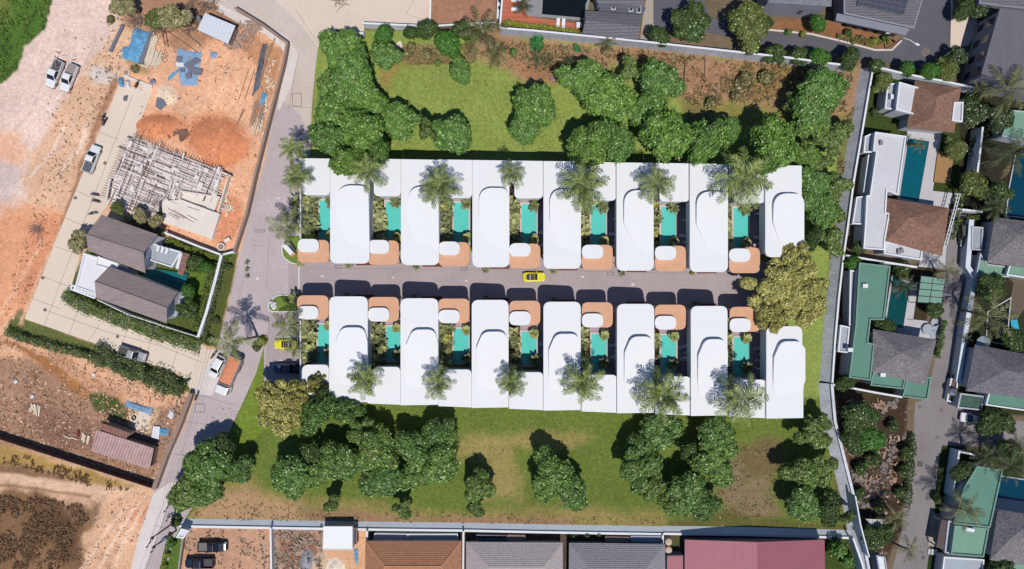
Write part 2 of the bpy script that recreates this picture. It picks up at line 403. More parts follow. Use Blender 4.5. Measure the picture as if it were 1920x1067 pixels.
def make_ground():
    gx = np.concatenate([[-9000, -3000, -1200, -400], np.arange(-60, 1982, 2.5), [2300, 3200, 5000, 11000]])
    gy = np.concatenate([[-8000, -3000, -1200, -400], np.arange(-60, 1130, 2.5), [1500, 2400, 4500, 9000]])
    X, Y = np.meshgrid(gx, gy); nx, ny = len(gx), len(gy)
    n1 = fbm(X, Y, 60, 1)-.5; n2 = fbm(X, Y, 60, 2)-.5; n3 = fbm(X, Y, 12, 3, 3)-.5; n4 = fbm(X, Y, 12, 4, 3)-.5
    col = np.zeros(X.shape+(4,)); col[..., :3] = C(*TAN)[:3]
    for poly, c, g, soft, wob in LAYERS:
        P = np.array(poly); m = soft+wob+6
        iy0, iy1 = np.searchsorted(gy, [P[:, 1].min()-m, P[:, 1].max()+m]); ix0, ix1 = np.searchsorted(gx, [P[:, 0].min()-m, P[:, 0].max()+m])
        s = (slice(max(0, iy0-1), iy1+1), slice(max(0, ix0-1), ix1+1))
        d = sdist(poly, X[s]+wob*(n1[s]*2+n3[s]*1.2), Y[s]+wob*(n2[s]*2+n4[s]*1.2))
        w = np.clip(d/(soft+.01)*.5+.5, 0, 1); w = w*w*(3-2*w)
        lc = np.array(C(*c)[:3])
        if g < .4: lc = (lc*.95+lc.mean()*.05)*1.05
        else: lc = lc*1.13
        cc = np.array(list(lc.clip(0, .82))+[g])
        col[s] = col[s]*(1-w[..., None])+cc*w[..., None]
    Z = mound(X, Y)
    inside = (X > -61) & (X < 1983) & (Y > -61) & (Y < 1131)
    Z = Z*(1+.15*(n3+n4))*inside
    k = 0.1
    V = np.stack([(X-960)*k, (533.5-Y)*k, Z], -1).reshape(-1, 3)
    idx = np.arange(nx*ny).reshape(ny, nx)
    F = np.stack([idx[1:, :-1], idx[1:, 1:], idx[:-1, 1:], idx[:-1, :-1]], -1).reshape(-1, 4)
    me = bpy.data.meshes.new('ground')
    me.vertices.add(len(V)); me.vertices.foreach_set('co', V.ravel())
    me.loops.add(F.size); me.loops.foreach_set('vertex_index', F.ravel().astype(np.int32))
    me.polygons.add(len(F)); me.polygons.foreach_set('loop_start', np.arange(0, F.size, 4, dtype=np.int32))
    me.update(calc_edges=True)
    at = me.color_attributes.new('soil', 'FLOAT_COLOR', 'POINT')
    at.data.foreach_set('color', col.reshape(-1, 4).ravel().astype(np.float32))
    me.polygons.foreach_set('use_smooth', [True]*len(F))
    m = bpy.data.materials.new('ground_soil'); m.use_nodes = True
    nt = m.node_tree; N = nt.nodes; L = nt.links; b = N['Principled BSDF']
    b.inputs['Roughness'].default_value = .95; b.inputs['Specular IOR Level'].default_value = .1
    a = N.new('ShaderNodeAttribute'); a.attribute_name = 'soil'
    geo = N.new('ShaderNodeNewGeometry')
    def noise(sc, det, lo, hi, f0=.3, f1=.7, rough=.6, dist=0):
        n = N.new('ShaderNodeTexNoise'); n.inputs['Scale'].default_value = sc; n.inputs['Detail'].default_value = det
        n.inputs['Roughness'].default_value = rough; n.inputs['Distortion'].default_value = dist
        L.new(geo.outputs['Position'], n.inputs['Vector'])
        r = N.new('ShaderNodeMapRange'); r.inputs['From Min'].default_value = f0; r.inputs['From Max'].default_value = f1
        r.inputs['To Min'].default_value = lo; r.inputs['To Max'].default_value = hi
        L.new(n.outputs['Fac'], r.inputs['Value']); return n, r.outputs[0]
    def mul(c, f):
        v = N.new('ShaderNodeVectorMath'); v.operation = 'SCALE'; L.new(c, v.inputs[0]); L.new(f, v.inputs['Scale']); return v.outputs[0]
    def mixc(f, c1, c2):
        x = N.new('ShaderNodeMix'); x.data_type = 'RGBA'; L.new(f, x.inputs[0]); L.new(c1, x.inputs[6]); L.new(c2, x.inputs[7]); return x.outputs[2]
    _, f1 = noise(.12, 4, .88, 1.12); _, f2 = noise(1.1, 6, .86, 1.14, rough=.7)
    base = mul(mul(a.outputs['Color'], f1), f2)
    # soil: pebbles, tyre scuffs
    _, f3 = noise(2.6, 5, .76, 1.22, rough=.8)
    soil = mul(base, f3)
    _, sp = noise(1.7, 6, 1.0, .55, .585, .70, rough=.8)
    soil = mul(soil, sp)
    # turf: fine blades, yellow and dark tufts
    _, g1 = noise(1.9, 7, .45, 1.55, rough=.9); turf = mul(base, g1)
    _, fl = noise(.45, 6, .78, 1.2, rough=.85, dist=2.0); soil = mul(soil, fl)
    _, g2 = noise(.55, 3, 0, .55, .5, .75)
    yel = N.new('ShaderNodeVectorMath'); yel.operation = 'MULTIPLY'; yel.inputs[1].default_value = (1.2, 1.08, .9)
    L.new(turf, yel.inputs[0]); turf = mixc(g2, turf, yel.outputs[0])
    cc = mixc(a.outputs['Alpha'], soil, turf)
    L.new(cc, b.inputs['Base Color'])
    bn, _ = noise(3.0, 6, 0, 1, rough=.7)
    bp = N.new('ShaderNodeBump'); bp.inputs['Strength'].default_value = .55; bp.inputs['Distance'].default_value = .12
    L.new(bn.outputs['Fac'], bp.inputs['Height']); L.new(bp.outputs[0], b.inputs['Normal'])
    me.materials.append(m)
    o = bpy.data.objects.new('ground', me); COL.objects.link(o); o['kind'] = 'structure'
    return o
make_ground()

# ------------------------------------------------------------------ roads, paths, yards
def sheet(name, poly_px, z, m, kind='structure', label=None, cat=None, rounded=0):
    p = WP(poly_px, z)
    if rounded: p = rpoly(p, rounded)
    mb = MB(); n = len(p)
    a = sum(p[i][0]*p[(i+1) % n][1]-p[(i+1) % n][0]*p[i][1] for i in range(n))
    if a < 0: p = p[::-1]
    mb.add([(x, y, z) for x, y in p], [tuple(range(n))])
    return mb.build(name, m, kind=kind, label=label, cat=cat)
M_road2 = mat('main_road_concrete', C(192,178,180), .9, .09, .12, .10, 2.0, bump=.15, bscale=9)
M_road3 = mat('upper_road_concrete', C(208,193,183), .9, .08, .15, .08, 2.0, bump=.15, bscale=9)
M_road = mat('road_concrete', C(175,162,164), .9, .09, .15, .11, 2.2, bump=.15, bscale=9)
M_yard = mat('yard_concrete', C(224,205,190), .9, .06, .12, .07, 3, bump=.1, bscale=9)
M_drive = mat('drive_concrete', C(229,211,194), .9, .05, .12, .05, 2.5, bump=.1, bscale=9)
M_pave = mat('pavement_concrete', C(222,212,208), .9, .07, .3, .06, 4)
M_lane = mat('lane_concrete', C(138,131,132), .9, .12, .2, .10, 3)  # estate lane: dimmer light of the right side put into this grey
M_asph = mat('asphalt', C(98,96,104), .9, .10, .2, .10, 5)
M_white = mat('road_paint', C(225,222,222), .7, .05, 3)
M_dark = mat('joint_dark', C(150,136,128), .9, .1, 2)
road = [(330,-20),(400,8),(450,28),(510,58),(536,82),(536,100),(528,140),(517,190),(496,300),(468,400),(444,500),(424,590),(403,665),
 (370,735),(345,800),(320,850),(290,915),(262,1000),(240,1090),(305,1090),(327,1010),(345,975),(375,930),(420,830),(455,755),(480,700),(495,650),
 (495,716),(566,716),(566,588),(1000,592),(1435,600),(1452,560),(1452,490),(1000,478),(566,462),(566,300),(582,292),(585,200),(592,120),(600,62),
 (640,40),(640,-60),(330,-60)]
sheet('road', road, .012, M_road2)
sheet('road', [(541,478),(541,575),(566,588),(1000,592),(1435,600),(1452,560),(1452,490),(1000,478),(566,462)], .016, M_road)
sheet('road', [(499,640),(499,714),(566,714),(566,586),(505,586)], .016, M_road)
for x_, y_, w_ in ((602,516,5),(985,523,6),(1184,531,6),(735,519,4),(872,525,4),(1090,517,5),(520,370,5),(480,520,6)):
    sheet('road_patch', [(x_,y_),(x_+w_,y_+.6),(x_+w_-.5,y_+w_*.8),(x_-.4,y_+w_*.7)], .0205, M_pave)
sheet('road', [(330,-60),(330,-20),(400,8),(450,28),(510,58),(536,82),(536,100),(528,140),(519,182),(540,196),(562,214),(578,246),(584,200),(592,120),(600,62),(640,40),(640,-60)], .0165, M_road3)
sheet('yard', [(480,-60),(806,-60),(806,46),(683,46),(683,62),(603,62),(597,90),(575,60),(548,30),(520,5)], .018, M_yard)
sheet('pavement', band([(410,14),(446,34),(500,56),(534,80),(548,104),(543,130),(535,165),(522,205)], [14,14,17,22,24,20,18,4]), .022, M_pave)
sheet('pavement', [(405,655),(425,668),(398,742),(360,738)], .022, M_pave)
sheet('pavement', [(318,905),(330,905),(300,990),(262,1090),(240,1090),(262,1000),(288,925)], .022, M_pave)
sheet('path', [(222,163),(287,165),(250,262),(205,380),(160,440),(130,552),(180,575),(300,612),(372,640),(388,655),(408,656),(382,722),(362,738),(340,702),(226,661),(130,627),(46,598),(140,362)], .016, M_drive)
# tile pale kerb strip along the building plot wall
sheet('lane', [(1786,400),(1832,408),(1820,470),(1826,516),(1812,516),(1800,560),(1790,640),(1778,745),(1792,762),(1960,800),(1960,840),(1766,835),(1758,880),(1752,960),(1735,1090),(1668,1090),(1690,1000),(1700,900),(1712,830),(1716,755),(1738,748),(1752,680),(1762,620),(1770,520),(1770,480)], .014, M_lane)
sheet('asphalt_road', [(1221,-60),(1300,-60),(1330,30),(1440,60),(1520,66),(1580,80),(1640,96),(1672,96),(1692,76),(1712,40),(1728,-60),(1790,-60),(1784,60),(1782,110),(1740,135),(1640,115),(1540,100),(1440,85),(1330,62),(1224,55)], .014, M_asph)
sheet('yard', [(1788,18),(1830,25),(1834,60),(1815,85),(1785,90),(1783,60)], .020, M_yard)
sheet('yard', [(1205,35),(1222,-60),(1225,-60),(1225,45),(1240,60),(1222,75),(1200,78)], .020, mat('dim_concrete', C(176,164,150), .9, .1, .5))
kb = MB(); kb.wall(WP([(1440,56),(1520,64),(1580,78),(1640,94),(1672,94),(1690,76)]), 0, .13, .3)
kb.wall(WP([(1783,-60),(1784,20),(1782,90)]), 0, .13, .22)
kb.build('kerb', M_pave, kind='structure')
# slab joints cut in the concrete
jb = MB()
def joint(pts, w=.07, z=.030):
    q = WP(pts)
    for a, b in zip(q[:-1], q[1:]):
        d = Vector((b[0]-a[0], b[1]-a[1])).normalized()*w/2
        jb.add([(a[0]+d.y, a[1]-d.x, z), (b[0]+d.y, b[1]-d.x, z), (b[0]-d.y, b[1]+d.x, z), (a[0]-d.y, a[1]+d.x, z)], [(0, 1, 2, 3)])
for a in ([(249,178),(84,608)], [(185,248),(222,261)], [(143,358),(175,372)], [(121,408),(158,424)], [(103,462),(160,482)], [(80,518),(135,540)], [(62,560),(115,580)],
          [(84,581),(200,622),(300,648),(380,680)], [(148,578),(130,626)], [(187,608),(165,640)], [(240,618),(222,660)], [(285,632),(272,675)], [(335,650),(322,692)]):
    joint(a)
for a in ([(555,20),(575,50),(598,82)], [(560,100),(540,210)], [(505,445),(500,540)], [(462,500),(430,640)], [(330,905),(275,1067)], [(321,905),(262,1067)], [(288,985),(318,992)], [(372,740),(440,760)],
          [(540,200),(585,202)], [(520,260),(580,262)], [(470,460),(500,462)], [(310,850),(392,858)], [(345,790),(420,800)], [(760,25),(808,42)], [(762,25),(775,0)]):
    joint(a, .06)
for x in (750, 1040, 1311): joint([(x, 500), (x, 515)], .08); 
joint([(566,503),(1000,506),(1430,516)], .05)
for a in ([(1740,800),(1728,830),(1715,1060)], [(1716,920),(1752,925)], [(1712,985),(1745,990)], [(1728,832),(1765,836)], [(1775,525),(1805,530)], [(1740,760),(1900,800)]): joint(a, .06)
jb.build('joints', M_dark, kind='structure')
# painted lines: entrance threshold and parking bays
lb = MB()
def line(a, b, w=.16, z=.034):
    a = W(*a); b = W(*b); d = (Vector(b)-Vector(a)).normalized()*w/2
    lb.add([(a[0]+d.y, a[1]-d.x, z), (b[0]+d.y, b[1]-d.x, z), (b[0]-d.y, b[1]+d.x, z), (a[0]-d.y, a[1]+d.x, z)], [(0, 1, 2, 3)])
line((560.5,495),(560.5,551), .22)
for y in (632, 653, 675.5, 699): line((524, y), (563, y))
lb.build('road_lines', M_white, kind='structure')
# manhole covers and drain grates
M_iron = mat('cast_iron', C(120,108,106), .8, .15, 6)
def disc_cover(x, y, r, label):
    b = MB(); c = W(x, y); b.cyl((c[0], c[1], .02), r, .03, 24); b.tube([(c[0], c[1], .05), (c[0], c[1], .056)], [r*.8, r*.78], 20)
    b.build('manhole_cover', M_iron, label=label, cat='manhole cover', group='round manhole covers in the concrete')
for x, y, t in ((197,306,'beside the parked white pickup'), (141.5,371,'at the sandy edge of the drive'), (80.5,521,'near the west edge of the drive, grey roofs level'),
                (84.5,581,'at the south west bend of the drive'), (220.5,631,'north west of the silver pickup on the drive')):
    disc_cover(x, y, .32, 'round iron manhole cover '+t)
for x, y, r, t in ((1724,763,.35,'left of the pair at the estate lane junction'), (1765,769,.35,'right of the pair at the estate lane junction'), (1757,820,.35,'near the lane corner below the junction'),
                (1735,98,.9,'large, in the middle of the asphalt junction')):
    disc_cover(x, y, r, 'round iron manhole cover '+t)
def grate(x, y, w, h, rz, label):
    c = W(x, y); b = MB(); b.box((c[0], c[1], .035), (w, h, .03), rz); o = b.build('drain_cover', mat('drain_dark', C(92,84,84), .8, .1, 4), label=label, cat='drain cover')
    b2 = MB()
    for k in range(5):
        t = (k-2)*w/6; b2.box((c[0]+t*math.cos(rz), c[1]+t*math.sin(rz), .055), (.04, h*.85, .012), rz)
    b2.build('grate_bar', M_iron, o)
for x, y, w, h, r, t in ((1725,870,1.0,1.0,-.1,'in the middle of the estate lane'), (1756,876,.6,.6,-.1,'at the right edge of the estate lane'), (1731,1046,.6,.6,-.1,'at the foot of the estate lane'),
    (636,57,1.0,.5,0,'in the pale yard beside the yard wall'), (598,70,.5,.6,0,'at the inner corner of the road bend'), (1797,32,.5,.4,0,'on the small pale forecourt top right')):
    grate(x, y, w, h, r, 'square dark drain cover '+t)
def frame_mark(x, y, w, h, label):
    c = W(x, y); b = MB(); b.wall([(c[0]-w/2, c[1]-h/2), (c[0]+w/2, c[1]-h/2), (c[0]+w/2, c[1]+h/2), (c[0]-w/2, c[1]+h/2)], .012, .04, .07, close=True)
    b.build('inspection_cover', mat('frame_dark', C(86,78,80), .8, .1, 4), label=label, cat='drain cover')
frame_mark(557,187,1.7,2.4,'thin dark square frame of a cover beside the green trees')
frame_mark(375,765,1.8,1.5,'thin dark square frame of a cover below the orange loaded truck')
frame_mark(487,433,1.8,.4,'thin dark slot frame in the road left of the palms')
for i, (x, y) in enumerate(((634,500),(870,504),(1145,513))): frame_mark(x, y, 1.2, .5, 'small dark channel frame on the villa street, %s from its entrance' % ORD[i])
# ------------------------------------------------------------------ the fourteen white villas
M_roofw = mat('white_roof', C(236,236,238), .6, .012, .25, .01, 3, spec=.25)
M_wallw = mat('white_render', C(222,220,224), .8, .04, .6, .03, 5)
M_tile = striped('terracotta_tiles', C(224,172,138), C(215,162,128), 90, .42, rough=.75, bump=.25, noise=.07, nscale=.9, gap=.75)
M_ter = mat('terrace_stone', C(178,158,172), .85, .06, .8, .05, 6)
M_cop = mat('pool_coping', C(214,196,192), .8, .05, 2)
M_wat = mat('pool_water', C(100,212,202), .06, .03, .4, .05, 2.5, spec=.5, bump=.12, bscale=1.5)
M_glass = mat('dark_glass', C(52,58,72), .08, .05, 1, spec=.6)
M_soil = mat('planting_soil', C(66,50,44), .95, .2, 3, .2, 10)
M_gar = mat('garage_wood', C(112,56,44), .7, .1, 2)
M_post = mat('white_post', C(225,224,226), .6, .02, 1)

NL = [619,752,885.7,1019,1156,1293.5,1435]; NR = [691.5,822.5,955,1090,1227,1367,1507]
NB = [494,497,501,504,507.5,510,482]; NT = [297.5,298.5,300,302,304.5,306.5,309.5]
NAL = [563,692,823,955.5,1090.5,1227.5,1367.5]; NAB = [366,368,371,372,376,378,381]
NYT = [348,350,352.5,355,357,359.5,363]; NXL = [633,766,898,1031,1170,1306,1450]
NCX = [558,690,822,955,1091,1228,1367]; NCY = [(450,493),(451,497),(454,499),(457,503),(459,506),(461,509),(464,512)]
NWY = [(448,473),(450,475.5),(453,478.5),(456,481),(459,485),(461.5,487.5),(466,491)]
NPX = [600,724,851,978,1108,1239,1374]; NPY = [376,378,380,383,386,388,390]
SL = [617,751,884.5,1019,1157,1295.5,1437]; SR = [688,821,953.5,1089.5,1228,1366,1508]
ST = [556,559.5,562.5,566,570,574,612]; SB = [755,760,765,770,775,780,785]
SAL = [565,689,822,954.5,1090.5,1228.5,1367]; SAT = [684,688,693,698,703,706,712]
SYT = [614,618,622,626,631,636,640]; SXL = [628,761,893,1029,1171,1309,1451]
SCX = [557,690,822,955,1091,1228,1368]; SCY = [(554,599),(557,603),(560,606),(564,610),(567,614),(571.5,618),(575.5,622)]
SWY = [(574,599),(577,603),(581,606),(584,610),(588,614),(592.5,618),(597,622.5)]
SPX = [597,725,851,978,1109,1239,1375]; SPY = [(608,690),(612,676),(616,680),(622,684),(626,694),(628,700),(632,706)]
ZM, ZA, ZC, ZW = 6.9, 6.3, 5.1, 5.7
def windows(parent, x, y0, y1, z0, z1, n, face=-1):
    """tall panes on a west (-1) or east (+1) facing wall"""
    w = (y1-y0)/n
    for k in range(n):
        a, b = y0+k*w+.12, y0+(k+1)*w-.12
        fb = MB(); fb.box((x+face*.03, (a+b)/2, (z0+z1)/2), (.06, b-a, z1-z0)); f = fb.build('window', M_post, parent)
        gb = MB(); gb.box((x+face*.07, (a+b)/2, (z0+z1)/2), (.03, b-a-.16, z1-z0-.16)); gb.build('pane', M_glass, f)
def villa(i, row):
    north = row == 'north'
    L, R = (NL[i], NR[i]) if north else (SL[i], SR[i])
    T, B = (NT[i], NB[i]) if north else (ST[i], SB[i])
    xl, yt, _ = W(L, T, ZM); xr, yb, _ = W(R, B, ZM)
    lab = '%s white villa from the left in the %s row, rounded flat roof' % (ORD[i], 'north' if north else 'south')
    if i == 6: lab = 'last white villa at the right end of the %s row' % ('north' if north else 'south')
    if i == 0: lab = 'leftmost white villa of the %s row, beside the main road' % ('north' if north else 'south')
    t = thing('villa', lab, 'villa', ((xl+xr)/2, (yt+yb)/2, 0), 'white villas in two rows')
    # main roof slab, falling slightly to the east
    slope = lambda x, y, z=ZM: z-.09*max(0, x-xl)
    rr = 1.15
    if north: poly = [(L,T),(R,T),(R,B),(L,B)]; rad = [0,0,rr,rr]
    else: poly = [(L,T),(R,T),(R,B),(L,B)]; rad = [rr,rr,0,0]
    if i == 6:
        if north: poly = [(L,T),(R-1,T),(R-1,T+62),(R+4,T+68),(R+4,B-30),(R-4,B),(L,B)]; rad = [0,0,.3,.6,.8,1,rr]
        else: poly = [(L,T),(R-1,T),(R-1,T+36),(R+5,T+42),(R+5,T+104),(R+1,T+112),(R+1,B),(L,B)]; rad = [rr,rr,.3,.6,.6,.3,0,0]
    pw = WP(poly, ZM)
    b = MB(); b.prism(rpoly(pw, rad), lambda x, y: slope(x, y)-.65, slope); b.build('main_roof', M_roofw, t)
    # raised upper roof sloping down to the garden or street end
    if north:
        y0 = NYT[i]; x0 = NXL[i]; c = 3 if i < 4 else 18
        q = [(x0,y0),(R-1,y0),(R-1,y0+118),(x0+14+c*.3,y0+100),(x0,y0+62)]; rd2 = [2.3,1.6,.3,1.5,2.0]
        if i == 6: q = [(x0,y0),(R+2,y0),(R+2,y0+84),(x0+34,y0+100),(x0+14,y0+88),(x0,y0+55)]; rd2 = [2.3,1.8,.8,1.2,1.2,1.6]
    else:
        y0 = SYT[i]; x0 = SXL[i]
        q = [(x0+13,y0),(R-6,y0),(R,y0+26),(R,y0+112),(x0+4,y0+104),(x0,y0+82),(x0,y0+30)]; rd2 = [1.6,1.8,1.5,.3,.8,.8,1.4]
        if i == 6: q[2] = (R+3, y0+20); q[3] = (R+3, y0+90)
    qw = WP(q, ZM+.4); ya, yz = max(p[1] for p in qw), min(p[1] for p in qw)
    top = lambda x, y: slope(x, y)+.012+.9*(y-yz)/(ya-yz)
    b = MB(); b.prism(rpoly(qw, rd2, 8), lambda x, y: slope(x, y)+.002, top); b.build('raised_roof', M_roofw, t)
    # set back walls with the shaded terrace under the overhang
    wl = xl+2.55 if i < 6 or not north else xl+2.55
    wx0, wx1 = wl, xr-.25; wy0, wy1 = yb+.5, yt-.4
    b = MB(); b.prism(rpoly([(wx0,wy0),(wx1,wy0),(wx1,wy1),(wx0,wy1)], .05, 1), 0, ZM-1.25); w = b.build('wall', M_wallw, t)
    ymid = (wy0+wy1)/2
    windows(t, wx0, ymid-5.5, ymid+5.5, .15, 2.6, 4); windows(t, wx0, ymid-5, ymid+5, 3.4, 5.3, 3)
    # upper wall strip carried by the overhang
    b = MB(); b.prism([(xl+.25,wy0+.2),(xl+.5,wy0+.2),(xl+.5,wy1-.2),(xl+.25,wy1-.2)], 3.2, ZM-.8); b.build('upper_wall', M_wallw, t)
    for yy in (wy0+1, ymid, wy1-1):
        b = MB(); b.cyl((xl+.38, yy, 0), .11, 3.2, 12); b.build('column', M_post, t)
    # garage door and step on the street side
    gy = wy0 if north else wy1; s = -1 if north else 1
    b = MB(); b.box(((wx0+wx1)/2, gy+s*.05, 1.25), (3.1, .1, 2.5)); b.build('garage_door', M_gar, t)
    b = MB(); b.box(((wx0+wx1)/2+.3, gy+s*.32, .06), (3.7, .62, .12)); b.build('doorstep', M_gar, t)
    # lower annex roof on the garden side
    al = NAL[i] if north else SAL[i]; gap = 0 if i == 0 else 9
    if north: q = [(al,T-1),(L-.5,T),(L-.5,NAB[i]),(al+gap,NAB[i]),(al+gap,T+44),(al,T+36)]; rd = [0,0,.8,.9,.3,.2]
    else: q = [(al,B-3.5),(al,B-26) ,(al+gap,B-38),(al+gap,SAT[i]),(L-.5,SAT[i]),(L-.5,B-1)]; rd = [0,.2,.3,1.1,.8,0]
    if i == 0 and north: q = [(560,T-1),(L-.5,T),(L-.5,366),(567,366),(566,330)]; rd = [0,0,.8,.9,.3]
    if i == 0 and not north: q = [(566,B-3),(566,SAT[0]),(L-.5,SAT[0]),(L-.5,B-1)]; rd = [0,1.1,.8,0]
    qw = WP(q, ZA); b = MB(); b.prism(rpoly(qw, rd), ZA-.5, ZA); b.build('annex_roof', M_roofw, t)
    b = MB(); b.prism(inset(qw, .35), 0, ZA-.5); b.build('annex_wall', M_wallw, t)
    # terracotta carport roof with its white oval cap
    cx = NCX[i] if north else SCX[i]; cy = (NCY if north else SCY)[i]; wy = (NWY if north else SWY)[i]
    wd = 58 if i else 59
    qw = WP([(cx,cy[0]),(cx+wd,cy[0]),(cx+wd,cy[1]),(cx,cy[1])], ZC)
    b = MB(); b.prism(rpoly(qw, 1.05), ZC-.35, ZC); b.build('carport_roof', M_tile, t)
    qw2 = WP([(cx,wy[0]),(cx+40,wy[0]),(cx+40,wy[1]),(cx,wy[1])], ZW)
    b = MB(); b.prism(rpoly(qw2, 1.1), ZC-.2, ZW); b.build('canopy_cap', M_roofw, t)
    qi = inset(qw, .45)
    for k, p in enumerate(qi):
        b = MB(); b.cyl((p[0], p[1], 0), .13, ZC-.35, 12); b.build('column', M_post, t)
    # low garden screen at the inner side of the carport
    yy = qi[0][1] if not north else qi[0][1]
    b = MB(); b.box(((qw[0][0]+qw[1][0])/2, max(p[1] for p in qi) if north else min(p[1] for p in qi), 1.1), (4.6, .14, 2.2)); b.build('garden_screen', M_wallw, t)
    return t
def pool(i, row):
    north = row == 'north'
    x0 = (NPX if north else SPX)[i]
    y0, y1 = (NPY[i], NPY[i]+76) if north else SPY[i]
    xe = x0+28
    q = [(x0,y0),(xe,y0),(xe,y1),(x0,y1)]; qw = WP(q)
    where = '%s villa from the left, %s row' % (ORD[i], 'north' if north else 'south')
    t = thing('swimming_pool', 'rectangular turquoise pool beside the '+where, 'pool', ((qw[0][0]+qw[1][0])/2, (qw[0][1]+qw[2][1])/2, 0), 'turquoise pools between the villas')
    b = MB(); b.prism(qw, .03, .22); b.build('water', M_wat, t)
    out = inset(qw, -.32)
    b = MB()
    for k in range(4):
        j = (k+1) % 4; b.prism([qw[k], out[k], out[j], qw[j]], .03, .30)
    b.build('coping', M_cop, t)
    # paved terrace to the right of the pool, and planting bed to the left
    nx = (NL if north else SL)[i]
    cy = (NCY if north else SCY)[i]
    ya, yb = (NAB[i]-22, cy[0]+6) if north else (cy[1]-6, SAT[i]+18)
    xr = W(nx, 500, ZM)[0]+2.5
    p = [W(x0-31, ya), W(x0-31, yb)]
    bed = [(W(x0-32, ya)[0], p[0][1]), (W(x0-3.2, ya)[0], p[0][1]), (W(x0-3.2, yb)[0], p[1][1]), (W(x0-32, yb)[0], p[1][1])]
    mb = MB(); mb.prism(bed, .0, .12); mb.build('planting_bed', M_soil, kind='structure')
    mb = MB(); ox = qw[1][0]+.33
    mb.prism([(ox, p[0][1]), (xr, p[0][1]), (xr, p[1][1]), (ox, p[1][1])], 0, .17)
    ty = max(q2[1] for q2 in out)+.01; by = min(q2[1] for q2 in out)-.01
    if p[0][1] > ty: mb.prism([(W(x0-3, ya)[0], ty), (ox-.01, ty), (ox-.01, p[0][1]), (W(x0-3, ya)[0], p[0][1])], 0, .165)
    mb.build('terrace', M_ter, kind='structure')
    return ox, xr, (ya, yb)
M_cush = mat('lounger_cushion', C(240,236,244), .8, .04, 2); M_frame = mat('lounger_frame', C(170,160,160), .6, .05, 2)
def lounger(x, y, rz, label, group):
    t = thing('sun_lounger', label, 'sun lounger', (x, y, .17), group)
    b = MB(); b.box((x, y, .42), (1.95, .68, .08)); 
    b.build('frame', M_frame, t)
    b = MB(); b.box((x+.28, y, .52), (1.3, .62, .12)); b.build('seat_cushion', M_cush, t)
    b = MB(); b.box((x-.66, y, .68), (.72, .62, .11), 0, 0, .5); b.build('backrest', M_cush, t)
    for sx in (-.8, .8):
        for sy in (-.28, .28):
            b = MB(); b.box((x+sx, y+sy, .28), (.07, .07, .22)); b.build('leg', M_frame, t)
    t.rotation_euler.z = rz
    return t
for row in ('north', 'south'):
    for i in range(7):
        villa(i, row)
        ox, xr, (ya, yb) = pool(i, row)
        wh = '%s villa, %s row' % (ORD[i], row)
        nx = (NL if row == 'north' else SL)[i]
        lx = min(W(nx, 450)[0]-1.35, xr-1.4); lx = max(lx, ox+1.1)
        ym = (415+i*2.2, ) if row == 'north' else (648+i*3.2,)
        for k, (dy, a) in enumerate(((10, 2.97), (32, 3.30)) if row == 'north' else ((0, .16), (24, -.16))):
            yy = (418 if row == 'north' else 634)+i*3.0+dy
            lounger(lx+(.15 if k else 0), W(0, yy)[1], a, '%s sun lounger on the shaded terrace of the %s' % ('upper' if k == 0 else 'lower', wh), 'sun loungers on the villa terraces')
        yy = (418+21 if row == 'north' else 634+12)+i*3.0
        t = thing('side_table', 'small round table between the two loungers of the '+wh, 'side table', (lx+.1, W(0, yy)[1], .17), 'round tables between the loungers')
        b = MB(); c = t.location; b.cyl((c.x, c.y, .58), .27, .05, 18); b.build('table_top', M_cush, t)
        b = MB(); b.cyl((c.x, c.y, .17), .05, .41, 8); b.build('pedestal', M_frame, t)
# white end walls of the two rows beside the road
for y0, y1, nm in ((352, 448, 'north'), (600, 716, 'south')):
    b = MB(); b.wall(WP([(570, y0), (570, y1)]), 0, 2.2, .25)
    b.build('garden_wall', M_wallw, label='white end wall of the %s villa row beside the road palms' % nm, cat='wall')
# kerbed green islands at the street entrance
M_isl = mat('island_turf', C(112,134,58), .95, .2, 1.2, .3, 6, bump=.5, bscale=8)
def island(poly, rad, label):
    w = rpoly(WP(poly), rad)
    b = MB(); b.prism(inset(w, .14), 0, .16); b.build('traffic_island', M_isl, kind='structure')
    b = MB(); o = w; n = inset(w, .14)
    for k in range(len(w)):
        j = (k+1) % len(w); b.prism([o[k], o[j], n[j], n[k]], 0, .2)
    b.build('kerb', M_roofw, kind='structure')
island([(566,440),(566,495),(548,495),(530,482),(528,462),(540,440)], [0,0,1.6,1.6,1.2,0], 'n')
island([(562,553),(562,585),(507,585),(501,572),(518,553)], [0,0,1,1.4,1.8], 's')
# entrance sign block: white top, dark glass side
t = thing('entrance_sign', 'white wedge shaped entrance block with dark side and wooden end on the upper island', 'sign', W(541,471))
c = t.location; a = math.radians(-50)
b = MB(); q = WP([(529,462),(535,456),(550,473),(544,479)], 1.6); b.prism(q, 0, 1.6); b.build('block', M_roofw, t)
q2 = WP([(536,455.5),(542,452),(553,468),(551,473)], 1.0); b = MB(); b.prism(q2, 0, 1.0); b.build('glass_face', mat('slate_face', C(86,92,110), .3, .05, 2, spec=.5), t)
q3 = WP([(544.5,479.5),(551,473.5),(555,476),(549,482)], .8); b = MB(); b.prism(q3, 0, .8); b.build('wooden_end', mat('warm_wood', C(206,140,96), .7, .08, 3), t)
